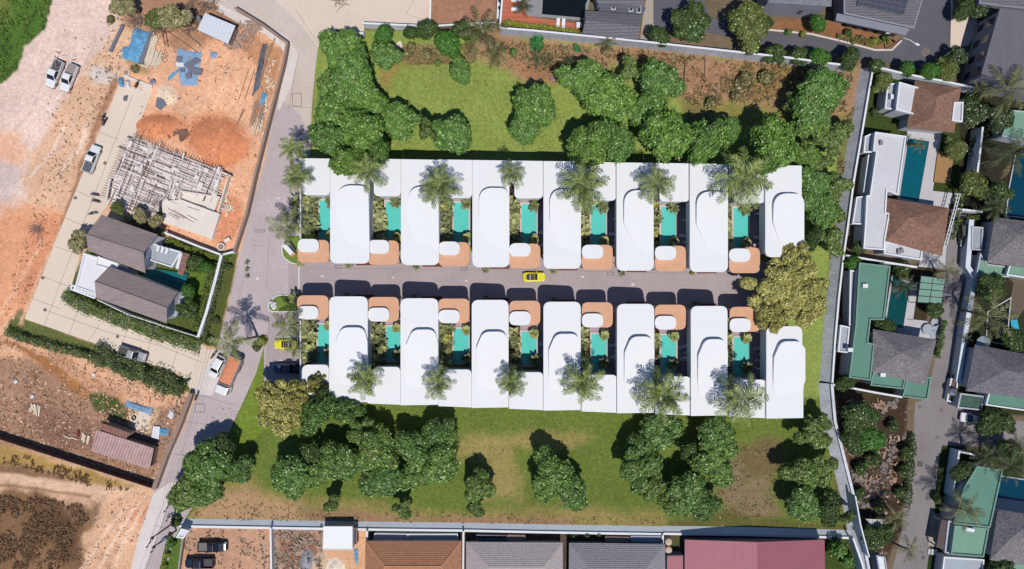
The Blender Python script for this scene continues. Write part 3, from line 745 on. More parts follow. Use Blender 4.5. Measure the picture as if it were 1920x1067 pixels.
# white abstract stone on the lower island
b = MB()
for dx, dy, r in ((0,0,.55),(.35,.3,.42),(.2,-.45,.5),(-.25,.5,.36),(.45,-.15,.35)):
    c = W(512.5, 571.5)
    b.tube([(c[0]+dx, c[1]+dy, .15), (c[0]+dx*1.1, c[1]+dy*1.1, .5), (c[0]+dx, c[1]+dy, .8+r*.3)], [r, r*.8, .1], 10)
b.build('boulder', M_roofw, label='white lumpy ornamental stone on the lower grass island', cat='boulder', smooth=False)
# ------------------------------------------------------------------ vegetation
def leafy(name, col_attr='leaf', rough=.5, spec=.35, trans=True):
    m = mat(name, (0,0,0,1), rough, 0, 1, 0, 1, spec=spec, attr=col_attr)
    return m
M_leaf = leafy('leaf', rough=.5, spec=.3)
M_palm = leafy('palm_leaf', rough=.5, spec=.35)
M_bark = mat('bark', C(122,98,80), .95, .2, 3, .2, 9, bump=.5)
M_pbark = mat('palm_bark', C(142,126,108), .95, .15, 3, .2, 8, bump=.5)
def quadmesh(name, V, cols, m):
    """V: (n,4,3) quads, cols: (n,3)"""
    n = len(V); me = bpy.data.meshes.new(name)
    me.vertices.add(n*4); me.vertices.foreach_set('co', V.reshape(-1).astype(np.float32))
    me.loops.add(n*4); me.loops.foreach_set('vertex_index', np.arange(n*4, dtype=np.int32))
    me.polygons.add(n); me.polygons.foreach_set('loop_start', np.arange(0, n*4, 4, dtype=np.int32))
    me.update(calc_edges=True)
    at = me.color_attributes.new('leaf', 'FLOAT_COLOR', 'POINT')
    cc = np.concatenate([cols, np.ones((n, 1))], 1); at.data.foreach_set('color', np.repeat(cc, 4, 0).reshape(-1).astype(np.float32))
    me.materials.append(m); return me
def leaves(rs, P, Nn, size, up=.35):
    n = len(P)
    d = Nn+rs.normal(0, .55, (n, 3)); d[:, 2] += up; d /= np.linalg.norm(d, axis=1)[:, None]
    r = rs.normal(0, 1, (n, 3)); a = np.cross(d, r); a /= np.linalg.norm(a, axis=1)[:, None]; b = np.cross(d, a)
    s = size*(.65+.7*rs.rand(n))[:, None]
    l, w = a*s, b*s*.55
    return np.stack([P-l, P-w+l*.1, P+l, P+w+l*.1], 1)
def leafcols(rs, n, base, var=.25, bright=.06, bcol=(176,196,140), red=.006, yel=.25, ycol=(128,146,58)):
    base = np.array(C(*base)[:3]); y = np.array(C(*ycol)[:3]); bc = np.array(C(*bcol)[:3]); rc = np.array(C(140,84,60)[:3])
    k = rs.rand(n); t = rs.rand(n)[:, None]*yel
    c = (base*(1-t)+y*t)*(1+var*rs.normal(0, 1, n).clip(-1.6, 1.8))[:, None]
    c[k < bright] = bc; c[k > 1-red] = rc
    return c.clip(.003, .9)
def crown_mesh(name, seed, R=5.0, hz=5.5, nb=11, n=17000, size=.21, base=(70,104,44), br=(.34,.5), flat=.75, spread=.62, bright=.075, bcol=(186,206,146), yel=.25, ycol=(128,146,58), lump=.13, var=.30):
    rs = np.random.RandomState(seed)
    cs = []
    for k in range(nb):
        r = R*spread*math.sqrt(rs.rand()); a = 2*math.pi*(k/nb+rs.rand()*.5); rr = R*rs.uniform(*br)
        if k < 3: r = R*.25*rs.rand()
        cs.append((r*math.cos(a), r*math.sin(a), hz-(r/R)**2*1.6+rs.uniform(-.5, .5), rr))
    P = []; Nn = []; tot = sum(c[3]**2 for c in cs)
    for c in cs:
        m = int(n*1.5*c[3]**2/tot); d = rs.normal(0, 1, (m, 3)); d /= np.linalg.norm(d, axis=1)[:, None]
        d[:, 2] = np.where(d[:, 2] < -.35, -d[:, 2], d[:, 2])
        ph = rs.rand(6)*6.28
        f = 1+lump*(np.sin(d[:, 0]*5+ph[0])*np.cos(d[:, 1]*6+ph[1])+.7*np.sin(d[:, 2]*9+ph[2])*np.cos(d[:, 0]*8+ph[3])+.5*np.sin(d[:, 1]*14+ph[4]))
        q = d*np.array([1, 1, flat])*(c[3]*f*rs.uniform(.72, 1.04, m))[:, None]+np.array(c[:3])
        ok = np.ones(m, bool)
        for c2 in cs:
            if c2 is c: continue
            dd = (q-np.array(c2[:3]))/np.array([1, 1, flat]); ok &= np.linalg.norm(dd, axis=1) > c2[3]*.8
        P.append(q[ok]); Nn.append(d[ok])
    P = np.concatenate(P); Nn = np.concatenate(Nn)
    if len(P) > n: s = rs.choice(len(P), n, False); P, Nn = P[s], Nn[s]
    V = leaves(rs, P, Nn, size)
    # clumpy tone: whole twigs a little lighter or yellower
    cols = leafcols(rs, len(P), base, var, bright, bcol, yel=yel, ycol=ycol)
    tw = 1+.20*np.sin(P[:, 0]*2.1+seed)*np.sin(P[:, 1]*2.3)+.14*np.sin(P[:, 0]*5.1)*np.sin(P[:, 1]*4.7+P[:, 2]*3)
    cols = cols*tw[:, None]
    # loose inner foliage so that the crown is not hollow
    return quadmesh(name, V, cols.clip(.003, .9), M_leaf), cs
def trunk_mb(cs, h, r=.24, n=8):
    b = MB(); b.tube([(0,0,-.2), (.05,.03,h*.3), (0,.1,h*.55)], [r*1.35, r, r*.85], n)
    for c in cs[:6]:
        b.tube([(0,.1,h*.5), (c[0]*.45, c[1]*.45, h*.62), (c[0]*.9, c[1]*.9, c[2])], [r*.7, r*.45, r*.12], 6)
    return b
TREES = {}
def tree_kind(key, seed, **kw):
    cm, cs = crown_mesh('crown', seed, **kw)
    o = trunk_mb(cs, kw.get('hz', 5.5)); tm = bpy.data.meshes.new('trunk')
    tm.from_pydata([tuple(v) for v in o.v], [], o.f); tm.materials.append(M_bark); tm.update()
    TREES[key] = (cm, tm, kw.get('R', 5.0), kw.get('hz', 5.5))
tree_kind('m0', 11, base=(98,140,62)); tree_kind('m1', 12, base=(92,134,62), nb=11); tree_kind('m2', 13, base=(104,144,60), nb=14)
tree_kind('m3', 14, base=(86,128,60), nb=10, br=(.32, .46)); tree_kind('m4', 15, base=(102,136,60), nb=14, br=(.28, .42), spread=.7)
tree_kind('m5', 16, base=(94,136,58), nb=9, br=(.4, .55), spread=.5)
for k_, s_ in enumerate(((8,11,(90,126,60)),(8,12,(84,120,58)),(10,13,(96,128,56)),(9,14,(80,116,58)),(10,15,(98,126,58)),(8,16,(88,118,54)))):
    tree_kind('q%d' % k_, 100+k_*3, base=s_[2], nb=s_[0]+k_ % 3, br=((.34,.5),(.3,.46),(.27,.42))[k_ % 3], spread=(.6,.68,.74)[k_ % 3])
tree_kind('s0', 21, base=(106,128,66), nb=9, br=(.28, .4), spread=.68, n=8000, size=.28, bright=.08)      # looser, thin crowns
tree_kind('s1', 22, base=(98,120,62), nb=8, br=(.25, .38), spread=.7, n=7000, size=.26, bright=.08)
tree_kind('o0', 31, R=5.0, base=(164,162,92), nb=42, br=(.15, .24), spread=.82, n=17000, size=.19, bright=.10, bcol=(214,208,140), ycol=(196,188,108), yel=.6, lump=.12)
tree_kind('d0', 41, base=(52,78,40), nb=9, bright=.02, n=10000); tree_kind('d1', 42, base=(58,84,42), nb=12, br=(.28,.4), bright=.03, n=10000)
tree_kind('w0', 43, base=(46,70,38), nb=8, bright=.07, bcol=(226,226,214), n=9000)          # white blossom
tree_kind('b0', 51, base=(62,112,40), nb=6, br=(.42, .55), spread=.42, n=9000, bright=.02, ycol=(110,150,50))
tree_kind('y0', 52, base=(92,106,52), nb=10, br=(.3, .42), n=8000, bright=.04, ycol=(160,160,80))  # base darkened to carry the dimmer light of the estate
tree_kind('g0', 53, base=(140,136,92), nb=10, br=(.25, .4), spread=.7, n=4200, size=.24, bright=.12, bcol=(210,205,170), ycol=(170,160,110), yel=.6)
def tree(kind, px, py, rpx, label, group, name='tree', cat='tree', zt=None, sz=None, ex=1.0, rot=None):
    cm, tm, R, hz = TREES[kind]
    if zt is None:
        near = 560 < px < 1520 and (238 < py < 330 or 700 < py < 800) or kind == 'o0'
        zt = 8.6 if near else min(7.0, 2.6+rpx*.075)
    x, y, _ = W(px, py, zt); r = rpx*.1*(1-zt/H)
    s = r/R/.97; z = (zt/hz) if sz is None else sz
    rot = rnd.uniform(0, 6.28) if rot is None else rot
    t = thing(name, label, cat, (x, y, 0), group, rot)
    c = bpy.data.objects.new('crown', cm); COL.objects.link(c); c.parent = t; c.scale = (s*ex, s/ex, z*.82)
    tr = bpy.data.objects.new('trunk', tm); COL.objects.link(tr); tr.parent = t; tr.scale = (max(.5, s), max(.5, s), z*.82)
    return t
GM = 'green trees in the field around the villas'
MT = [  # kind, px, py, radius px, text
 ('m0',636,92,40,'large glossy green tree at the top left corner of the field by the pale yard'),
 ('b0',716,66,24,'bright green cone shaped tree against the white yard wall'),
 ('m3',722,108,30,'round green tree right of the small grass gap at top left'),
 ('m1',655,150,46,'wide green tree in the upper middle of the dense left group'),
 ('m4',612,160,30,'green tree overhanging the road beside the square cover frame'),
 ('m2',690,185,36,'green tree on the inner edge of the dense left group facing the lawn'),
 ('m5',628,215,44,'broad green tree in the middle of the dense group along the road'),
 ('m0',740,226,36,'green tree reaching right from the dense left group into the lawn'),
 ('m2',680,245,42,'full green tree in the lower middle of the dense left group'),
 ('m3',612,262,36,'green tree at the road edge just above the first palms'),
 ('m4',648,296,32,'green tree overhanging the roof of the leftmost north villa'),
 ('m5',706,280,22,'small green tree at the lower right tip of the dense left group'),
 ('m1',860,128,22,'narrow green tree on the upper lawn below the round bushy tree'),
 ('m3',848,238,42,'low wide green tree on the lawn above the third north villa'),
 ('s0',800,240,20,'small thin green tree on the lawn between two larger ones'),
 ('m5',1004,196,40,'green tree standing alone right of the bright lawn'),
 ('m1',985,230,32,'green tree touching the lone tree on its lower left side'),
 ('m0',1100,150,42,'green tree at the left of the big pair below the striped benches'),
 ('m2',1140,178,46,'green tree at the right of the big pair, very full crown'),
 ('s0',1186,128,24,'small green tree just right above the big pair'),
 ('m3',1238,158,44,'green tree with a bare brown tuft, upper one of the tall stand'),
 ('m5',1222,205,40,'green tree in the middle of the tall stand above the sixth villa'),
 ('m2',1246,250,46,'green tree at the foot of the tall stand above the sixth villa'),
 ('m4',1112,268,42,'green tree above the roof of the fifth north villa, left crown'),
 ('m1',1150,262,38,'green tree above the roof of the fifth north villa, right crown'),
 ('m0',1330,262,40,'green tree above the sixth and seventh north villas, by the dirt'),
 ('m3',1372,232,28,'small green tree right above the white roofs at the sixth villa'),
 ('m2',1452,262,46,'green tree above the last north villa'),
 ('m5',1434,304,22,'small green tree overhanging the roof of the last north villa'),
 ('m1',1546,178,48,'big green tree in the top right corner of the field'),
 ('m4',1528,216,36,'green tree directly below the big corner tree'),
 ('s0',1490,188,18,'small dark green tree left of the big corner tree'),
 ('s0',1565,262,30,'loose green tree near the right boundary, level with the last roof top'),
 ('m4',1522,288,26,'green tree at the upper right corner of the last north villa'),
 ('s1',1590,235,22,'thin green tree leaning on the streaked right wall'),
 ('m3',1538,336,34,'green tree right of the raised roof of the last north villa'),
 ('s0',1575,345,26,'loose olive green tree between the last villa and the right wall'),
 ('m1',1540,390,34,'green tree beside the bulge of the last north roof'),
 ('s1',1572,400,26,'thin green tree right beside the boundary wall, fourth from the corner'),
 ('d0',1530,446,26,'dark green tree above the large olive coloured tree'),
 ('s0',1562,450,28,'loose green tree at the wall above the olive coloured tree'),
 ('s1',1548,302,24,'small thin green tree in the strip beside the last north villa'),
 ('o0',1478,536,64,'largest pale olive coloured tree covering the right end of the villa street'),
 ('o0',1520,560,50,'pale olive coloured tree on the right of the street end, near the wall'),
 ('o0',1500,505,44,'pale olive coloured crown above the big one at the street end'),
 ('o0',1455,590,34,'pale olive coloured crown touching the last south villa'),
 ('o0',516,768,50,'pale olive coloured tree on the grass left of the south villas'),
 ('o0',548,748,30,'pale olive coloured crown at the lower corner of the parking bays'),
 ('o0',588,722,20,'small olive coloured crown over the leftmost south annex roof'),
 ('m3',594,782,34,'deep green tree below the leftmost south villa'),
 ('m1',640,778,30,'green tree under the lower edge of the leftmost south roof'),
 ('d1',600,738,20,'small dark tree against the leftmost south villa roof'),
 ('m0',372,880,48,'big dark green tree beside the road at the lower left'),
 ('m4',350,930,38,'green tree at the road edge above the power poles'),
 ('m1',392,925,36,'green tree right of the one above the power poles'),
 ('d0',418,838,28,'dark green tree casting shade over the road at lower left'),
 ('m3',440,880,26,'small green tree on the right of the lower left group'),
 ('m5',384,856,26,'small dark green tree above the big lower left one'),
 ('m0',548,890,44,'green tree at the left end of the long south group'),
 ('d1',582,852,30,'darker green tree above the left end of the south group'),
 ('m2',604,884,38,'green tree, second from the left in the lower line of the south group'),
 ('m1',650,866,42,'green tree in the middle of the long south group'),
 ('m4',698,852,44,'green tree just right of the middle of the south group'),
 ('m5',672,818,32,'shaded green tree in the upper line of the south group'),
 ('m3',716,908,40,'green tree hanging lowest in the south group, near the dirt strip'),
 ('m0',766,842,40,'green tree in the right part of the long south group'),
 ('m2',802,880,50,'green tree at the right end of the long south group'),
 ('m3',816,820,30,'green tree at the top right corner of the south group'),
 ('s0',752,958,20,'small thin tree by the bottom wall, above the brown tiled roof'),
 ('s1',620,950,22,'small thin tree by the bottom wall, left of the brown tiled roof'),
 ('m4',893,918,30,'slim green tree alone between the two bare patches'),
 ('s1',888,955,22,'small thin tree beneath the slim lone one'),
 ('m2',1030,900,42,'lone green tree in the middle of the south lawn'),
 ('m0',1062,918,38,'green tree merging with the lone middle one on its right'),
 ('m1',1234,822,44,'green tree below the sixth south villa'),
 ('m5',1192,880,42,'green tree, lower left of the one below the sixth villa'),
 ('m3',1200,838,24,'small shaded green tree at the left under the sixth villa'),
 ('m4',1226,918,26,'small green tree low between the two right groups'),
 ('m0',1340,812,42,'green tree directly under the seventh south annex'),
 ('m2',1352,858,46,'biggest green tree of the right south group'),
 ('m1',1302,916,42,'green tree low in the right south group, beside the bare patch'),
 ('m4',1276,948,34,'green tree closest to the bottom wall in the right south group'),
 ('m3',1318,950,28,'small green tree right of the one closest to the bottom wall'),
 ('d1',1300,846,26,'dark green tree in the shade of the right south group'),
 ('s0',1526,820,32,'loose green tree below the right end of the south villas'),
 ('m4',1505,886,34,'green tree right of the grey brown bare patch'),
 ('m1',1515,936,38,'green tree in the lower right corner of the field'),
 ('s0',1550,880,30,'loose green tree near the slanting wall, lower right'),
 ('d0',1562,958,34,'dark tree in the bottom right corner beside the slanting wall'),
 ('s1',1545,790,22,'thin green tree at the upper part of the slanting wall'),
 ('s1',1590,975,18,'small thin bush like tree where the two walls meet'),
 ('b0',836,74,34,'rounded bright green bushy tree by the top wall above the lawn'),
 ('d0',800,54,24,'dark green tree left of the bushy one at the top wall'),
 ('d1',866,52,24,'dark tree between the bushy tree and the top palm'),
 ('d0',770,60,16,'small dark green tree against the white yard wall'),
]
for i, (k, x, y, r, s) in enumerate(MT):
    if k[0] == 'm' and y > 700: k = 'q'+k[1]
    tree(k, x, y, r*(1.2 if k[0] in 'mq' else 1.1), s, GM if k[0] in 'mqbds' else 'pale olive coloured trees', ex=1+rnd.uniform(-.17, .17))
ET = [
 ('d1',1294,42,46,'large leafy tree at the asphalt road top, left of the pair'),
 ('y0',1400,48,52,'large olive green tree over the asphalt road, right of the pair'),
 ('d0',1236,66,24,'round shrub like tree at the pale driveway top'),
 ('b0',1538,45,22,'bright round tree in front of the grey house with solar panels'),
 ('d1',1460,98,24,'dark tree behind the top wall, left of three'),
 ('d1',1500,100,22,'dark tree behind the top wall, middle of three'),
 ('b0',1536,104,26,'bright green tree behind the top wall, right of three'),
 ('d0',1598,110,26,'blue green dark tree at the corner where the walls meet'),
 ('d0',1442,38,14,'small white flowering bush tree by the road bend'),
 ('d1',1648,120,18,'small tree inside the top left corner of the white walled garden'),
 ('y0',1655,150,24,'olive tree in the corner garden left of the white terrace roof'),
 ('b0',1704,124,20,'green tree behind the white wall, first along the asphalt'),
 ('b0',1745,132,24,'green tree behind the white wall, second along the asphalt'),
 ('y0',1784,124,26,'green tree behind the white wall, nearest to the grey building'),
 ('w0',1800,98,22,'white blossom tree at the edge of the asphalt junction'),
 ('w0',1840,210,34,'dark tree dotted with white blossom right of the thatched roof'),
 ('w0',1876,226,30,'white dotted dark tree beside the pale green roof'),
 ('y0',1800,272,26,'olive green tree above the wooden deck'),
 ('y0',1832,352,34,'olive green tree right of the wooden deck, left of the pair'),
 ('d1',1880,362,32,'dark green tree by the deep pool, right of the pair'),
 ('d0',1812,12,24,'reddish dark tree at the top by the small forecourt'),
 ('w0',1850,18,24,'white flowering tree at the top right beside the red one'),
 ('b0',1606,492,20,'bright green tree over the corner of the green roof'),
 ('d1',1612,462,16,'small tree at the corner of the white flat roof'),
 ('d0',1665,608,22,'dark tree at the lower end of the deep green pool'),
 ('d1',1755,582,20,'dark green tree below the glass panelled canopy'),
 ('d1',1860,540,34,'dark mass of leaves above the biggest estate palm'),
 ('d0',1905,640,30,'dark tree beside the lower grey thatched roof'),
 ('d0',1590,715,22,'dark tree at the lower left corner of the green roofed house'),
 ('d1',1620,782,42,'dark tree in the rubble plot under the green roofed house'),
 ('d0',1602,830,30,'dark tree at the slanting wall in the rubble plot'),
 ('b0',1632,822,36,'round deep green tree in the middle of the rubble plot'),
 ('d0',1858,790,30,'dark tree above the white car on the lane'),
 ('d1',1892,795,26,'dark tree right of the white car on the lane'),
 ('d0',1808,888,26,'dark tree over the left side of the lower green roof'),
 ('d1',1900,850,30,'dark tree at the right edge near the lower palms'),
 ('d1',1640,1012,30,'dark bush tree with white flowers at the bottom right wall'),
 ('d0',1668,1000,20,'dark tree beside the corrugated sheet roof'),
 ('d0',1880,1075,34,'dark tree at the bottom right corner'),
 ('g0',146,452,24,'pale dry leafed tree at the corner of the grey roofed house'),
 ('y0',292,34,26,'dusty dark tree at the top of the building plot'),
 ('g0',318,20,34,'half bare grey tree at the top of the building plot'),
 ('g0',225,15,26,'bare grey tree left of the dusty dark one'),
 ('d1',362,492,20,'dark shrub tree behind the small brown terrace roof'),
 ('b0',382,500,16,'green shrub tree at the north east garden corner'),
 ('b0',352,548,18,'green shrub tree beside the end of the teal pool'),
 ('d1',345,582,24,'dark leafy shrub tree at the end of the lower grey roof'),
 ('y0',215,392,15,'dusty shrub tree between the building slab and grey roof'),
 ('g0',255,405,18,'pale dusty shrub behind the upper grey roof, left'),
 ('g0',292,416,16,'pale dusty shrub behind the upper grey roof, right'),
 ('b0',1110-60,96,1,'x'),
]
for i, (k, x, y, r, s) in enumerate(ET):
    if s == 'x': continue
    tree(k, x, y, r*1.08, s, 'garden trees outside the field', zt=min(5.5, 1.4+r*.1))

# --- shrubs: low leafy bushes
def bush_kind(key, seed, **kw):
    cm, cs = crown_mesh('bush', seed, R=1.0, hz=.55, nb=5, n=900, size=.12, br=(.4,.6), spread=.45, flat=.8, **kw); TREES[key] = cm
bush_kind('bg', 61, base=(78,118,46), bright=.03); bush_kind('by', 62, base=(122,134,48), bright=.04, ycol=(170,160,60)); bush_kind('bd', 63, base=(54,76,40), bright=.04)
bush_kind('bb', 64, base=(112,104,66), bright=.06, ycol=(150,130,84)); bush_kind('bt', 65, base=(56,120,66), bright=.03, ycol=(80,140,60))
def bush(kind, px, py, rpx, label, group, h=None):
    r = rpx*.1; x, y, _ = W(px, py, r*.7)
    o = bpy.data.objects.new('bush', TREES[kind]); COL.objects.link(o); o.location = (x, y, -.05)
    o.scale = (r, r, h or r*.9); o.rotation_euler.z = rnd.uniform(0, 6.28)
    return tag(o, label, 'bush', group)
for k, x, y, r, s in (
  ('bt',1006,78,22,'bright leafy bush below the hedge at the top wall, left'), ('bt',1082,90,11,'small bright leafy bush below the top wall, right'),
  ('bg',962,98,10,'low green bush beside the top palm'), ('bb',1400,150,26,'dry brown green bush in the bare ground at the top'), ('bb',1440,140,24,'dry bush right of the brown green one'),
  ('bb',1335,190,20,'dry bush beside the fallen logs'), ('bb',1380,178,18,'dry bush in the lower bare ground'), ('bb',770,90,18,'dry brown bush at the top left wall'), ('bb',800,98,18,'dry brown bush beside the dark top trees'),
  ('bg',820,118,9,'low bush by the lawn edge'), ('by',312,1040,9,'yellow green bush beside the bottom left gate, upper'), ('by',306,1062,10,'yellow green bush beside the bottom left gate, lower'),
  ('bg',322,1020,11,'green bush below the gate post at bottom left'), ('bd',330,978,14,'dusty bush at the foot of the power poles'),
  ('by',490,640,13,'pale bush at the tip of the grass triangle'), ('bd',482,650,12,'dark bush at the tip of the grass triangle'),
  ('bb',205,35,12,'dry bush near the bare tree'), ('bb',250,128,12,'dry low bush by the timber pile'), ('bd',428,500,10,'dark bush outside the villa corner wall'),
  ('bg',426,478,10,'green bush at the villa wall corner by the road'), ('bd',392,640,12,'dark bush at the lower corner of the villa wall'), ('bd',405,600,9,'dark bush outside the villa wall'),
  ('bt',602,990,8,'small green bush at the white shed roof'), ('bd',1122,1003,9,'dark round bush left of the dark grey roof'), ('bd',1100,1006,10,'dark bush behind the bottom wall, second'), ('bd',1076,1008,10,'dark bush behind the bottom wall, beside the grey roofs'),
  ('bg',1570,1030,26,'big green bush right of the red roof'), ('bg',1590,1050,20,'green bush in the bottom right corner by the wall'), ('bb',1470,118,14,'dry bush under the top wall'), ('bb',1520,125,14,'dry bush under the top wall, right'),
  ('bg',1478,60,9,'green bush in front of the grey house, left'), ('by',1505,64,9,'yellow bush in front of the grey house'), ('bd',1590,62,11,'white dotted bush before the solar house'), ('bb',1615,72,12,'dry bush on the kerb island'),
  ('by',1640,78,11,'yellow green bush on the kerb island'), ('bg',1660,72,10,'green bush at the corner of the solar house'), ('bb',1600,78,8,'small dry bush on the kerb island'),
  ('bd',1690,505,22,'dark bushes below the white flat roof, left'), ('bd',1650,503,14,'dark bush at the top of the green roof house'), ('bd',1590,545,9,'dark bush in the narrow strip, upper'), ('bd',1588,580,9,'dark bush in the narrow strip, lower'),
  ('bd',1640,210,10,'bush at the corner lawn'), ('bd',1700,848,18,'dark bush along the lane, upper'), ('bd',1695,885,16,'dark bush along the lane, middle'), ('bd',1688,925,15,'dark bush along the lane, lower'),
  ('bd',1615,880,18,'low dark bush in the rubble plot'), ('bd',1650,952,17,'dark bush at the lower end of the rubble plot'), ('bd',1640,860,18,'wide dark bush in the middle of the rubble plot'), ('bd',1612,925,15,'dark bush beside the thin capped wall'), ('bd',1675,800,16,'dark bush at the upper right of the rubble plot'), ('bb',1640,870,16,'dead brown bush in the rubble plot'), ('bd',1820,640,8,'small bush on the lane side wall'), ('bd',1815,668,8,'small palm like bush on the lane side wall'),
  ('bb',1818,550,12,'dry climbing bush at the lane edge'), ('bd',1760,935,14,'dark bush in the lawn beside the lower lane'), ('bt',760,60,12,'dark teal bush at the end of the yard wall')):
    bush(k, x, y, r, s, 'bushes')

# --- hedges: leaves in a long box with an uneven top
def hedge(pts, wpx, h, base, label, n_per_m=150, bright=.03, seed=1, ycol=(128,146,58), size=.14):
    rs = np.random.RandomState(seed); P = []; q = [Vector(W(x, y)[:2]) for x, y in pts]
    for a, b in zip(q[:-1], q[1:]):
        L = (b-a).length; n = int(L*n_per_m); t = rs.rand(n); d = (b-a)/L; nn = Vector((-d.y, d.x))
        nz = fbm(t*L+seed*7, np.zeros(n), 2.2, seed, 4); w = wpx*.1*(.35+1.5*nz+.5*(rs.rand(n) < .12)); v = rs.uniform(-.5, .5, n)+.5*(fbm(t*L, np.zeros(n)+9, 3.0, seed+3)-.5)
        x = a.x+d.x*L*t+nn.x*v*w; y = a.y+d.y*L*t+nn.y*v*w
        hh = h*(.35+1.2*fbm(t*L, v*w, 1.3, seed+5, 3)); z = hh*np.sqrt(np.clip(1-np.abs(2*v)**4, .05, 1))*np.where(rs.rand(n) < .7, rs.uniform(.8, 1.05, n), rs.rand(n))
        P.append(np.stack([x, y, z], 1))
    P = np.concatenate(P); c0 = P.mean(0)*np.array([1, 1, 0])
    Nn = np.zeros_like(P); Nn[:, 2] = 1
    V = leaves(rs, P-c0, Nn, size, 0); cols = leafcols(rs, len(P), base, .3, bright, ycol=ycol)
    me = quadmesh('hedge', V, cols, M_leaf); o = bpy.data.objects.new('hedge', me); COL.objects.link(o); o.location = c0
    return tag(o, label, 'hedge', 'hedges')
hedge([(126,553),(180,580),(245,604),(312,628),(380,648)], 22, 1.9, (92,112,56), 'long leafy hedge along the foot of the lower grey roofed house', 320, seed=2)
hedge([(16,622),(70,640),(120,655),(180,668),(250,698),(345,735)], 14, 1.5, (76,96,52), 'overgrown dark hedge between the drive verge and orange strip', 200, seed=3)
hedge([(180,660),(240,685),(300,712),(352,730)], 36, 2.0, (84,98,62), 'wide dusty shrubbery above the orange strip, right half', 420, seed=4)
hedge([(318,452),(362,468),(410,482)], 10, 1.5, (116,128,44), 'clipped bright hedge inside the upper wall of the grey roofed house', 160, seed=5)
hedge([(404,492),(390,550),(370,620)], 14, 1.4, (92,110,50), 'loose hedge inside the right wall of the grey roofed house', 160, seed=6)
hedge([(300,610),(366,634)], 9, 1.2, (84,112,40), 'short low hedge in the lower right corner of the villa garden', 200, seed=16)
hedge([(424,482),(414,520),(398,580),(386,640)], 10, 1.2, (74,88,50), 'scrubby growth outside the right villa wall along the road', 160, seed=7)
hedge([(944,46),(1010,54),(1100,66)], 9, 1.4, (132,140,44), 'yellow green hedge behind the top wall beside the terracotta deck', 170, seed=8, ycol=(180,165,60))
hedge([(240,412),(300,432),(312,440)], 12, 1.3, (104,104,72), 'dusty scrub strip between the building slab and grey roof', 160, seed=9)
hedge([(1762,600),(1757,640),(1750,670)], 7, 1.6, (70,104,40), 'narrow climbing hedge along the thatched house beside the lane', 160, seed=10)
hedge([(1706,812),(1704,850),(1700,900),(1694,950)], 12, 1.5, (54,72,36), 'dark green hedge along the left edge of the lane, lower right', 160, seed=11)
hedge([(1790,365),(1784,400),(1772,450)], 5, 2.6, (70,92,52), 'climbing plants on the trellis wall beside the brown thatched roof', 140, seed=12, bright=.15)
hedge([(1815,260),(1818,330)], 7, 1.5, (52,70,38), 'dark hedge along the pale blue wall near the wooden deck', 160, seed=13)
hedge([(1785,415),(1830,408)], 7, 1.0, (84,92,50), 'dusty hedge at the top end of the lane', 160, seed=14)
hedge([(322,1000),(312,1040),(304,1080)], 6, .9, (110,130,46), 'low yellow green hedge beside the parking plot at bottom left', 160, seed=15)
hedge([(1568,70),(1620,80),(1665,82)], 9, .9, (118,108,62), 'dry low hedge on the kerb island before the solar house', 120, seed=17)

# --- palms
def palm_mesh(name, seed, nf=20, L=4.3, base=(128,138,92), leaflet=1.1, w=.17, droop=1.25, zc=0.0):
    rs = np.random.RandomState(seed); Q = []; cols = []
    for k in range(nf):
        az = 2.4*k+rs.uniform(-.25, .25); t = k/nf
        el = math.radians(72-88*t+rs.uniform(-8, 8)); LL = L*(.72+.3*min(1, t*1.6))*rs.uniform(.88, 1.08); ns = 17
        p = np.array([0., 0., zc]); fc = np.array(C(*base)[:3])*rs.uniform(.8, 1.2)
        if t > .88 and rs.rand() < .5: fc = np.array(C(150,124,84)[:3])
        tw = rs.uniform(-.5, .5)
        for s in range(ns):
            u = s/ns; e = el-droop*u**1.3*(1.0-.25*math.sin(el))
            d = np.array([math.cos(az)*math.cos(e), math.sin(az)*math.cos(e), math.sin(e)]); q = p+d*LL/ns
            sd = np.array([-math.sin(az), math.cos(az), 0.]); up = np.cross(d, sd)*-1
            if up[2] < 0: up = -up
            sd2 = sd*math.cos(tw)+up*math.sin(tw); rw = .05*(1-u)+.012
            Q.append([p-sd*rw, p+sd*rw, q+sd*rw*.9, q-sd*rw*.9]); cols.append(fc*1.25+.03)
            if u > .12:
                ll = leaflet*(math.sin(math.pi*(.12+.84*u))**.7)*rs.uniform(.85, 1.1)*L/4.3
                for sg in (-1, 1):
                    for hh in (0,):
                        o = p+(q-p)*hh
                        dd = sd2*sg*.8+d*(.55+.5*rs.rand())+np.array([0, 0, .15-.6*rs.rand()]); dd /= np.linalg.norm(dd)
                        mid = o+dd*ll*.5; tip = o+dd*ll+np.array([0, 0, -.28*ll]); wv = d*w*.5
                        c = fc*rs.uniform(.5, 1.7)
                        Q.append([o-wv*.6, o+wv*.6, mid+wv, mid-wv]); cols.append(c)
                        Q.append([mid-wv, mid+wv, tip+wv*.2, tip-wv*.2]); cols.append(c*1.08)
            p = q
    return quadmesh(name, np.array(Q), np.array(cols).clip(.003, .9), M_palm)
PALM = [palm_mesh('palm_crown', 71, base=(122,136,72)), palm_mesh('palm_crown', 72, nf=23, base=(114,128,68)), palm_mesh('palm_crown', 73, nf=18, base=(118,130,76), droop=1.45),
        palm_mesh('palm_crown', 74, nf=14, L=4.6, base=(96,98,56), leaflet=.9, w=.14), palm_mesh('palm_crown', 75, nf=11, L=4.3, base=(116,124,76), leaflet=1.15, w=.18, droop=1.0),
        palm_mesh('palm_crown', 76, nf=17, L=4.3, base=(64,74,44), leaflet=.95, w=.13)]  # estate crowns have darker bases that stand in for dimmer light there
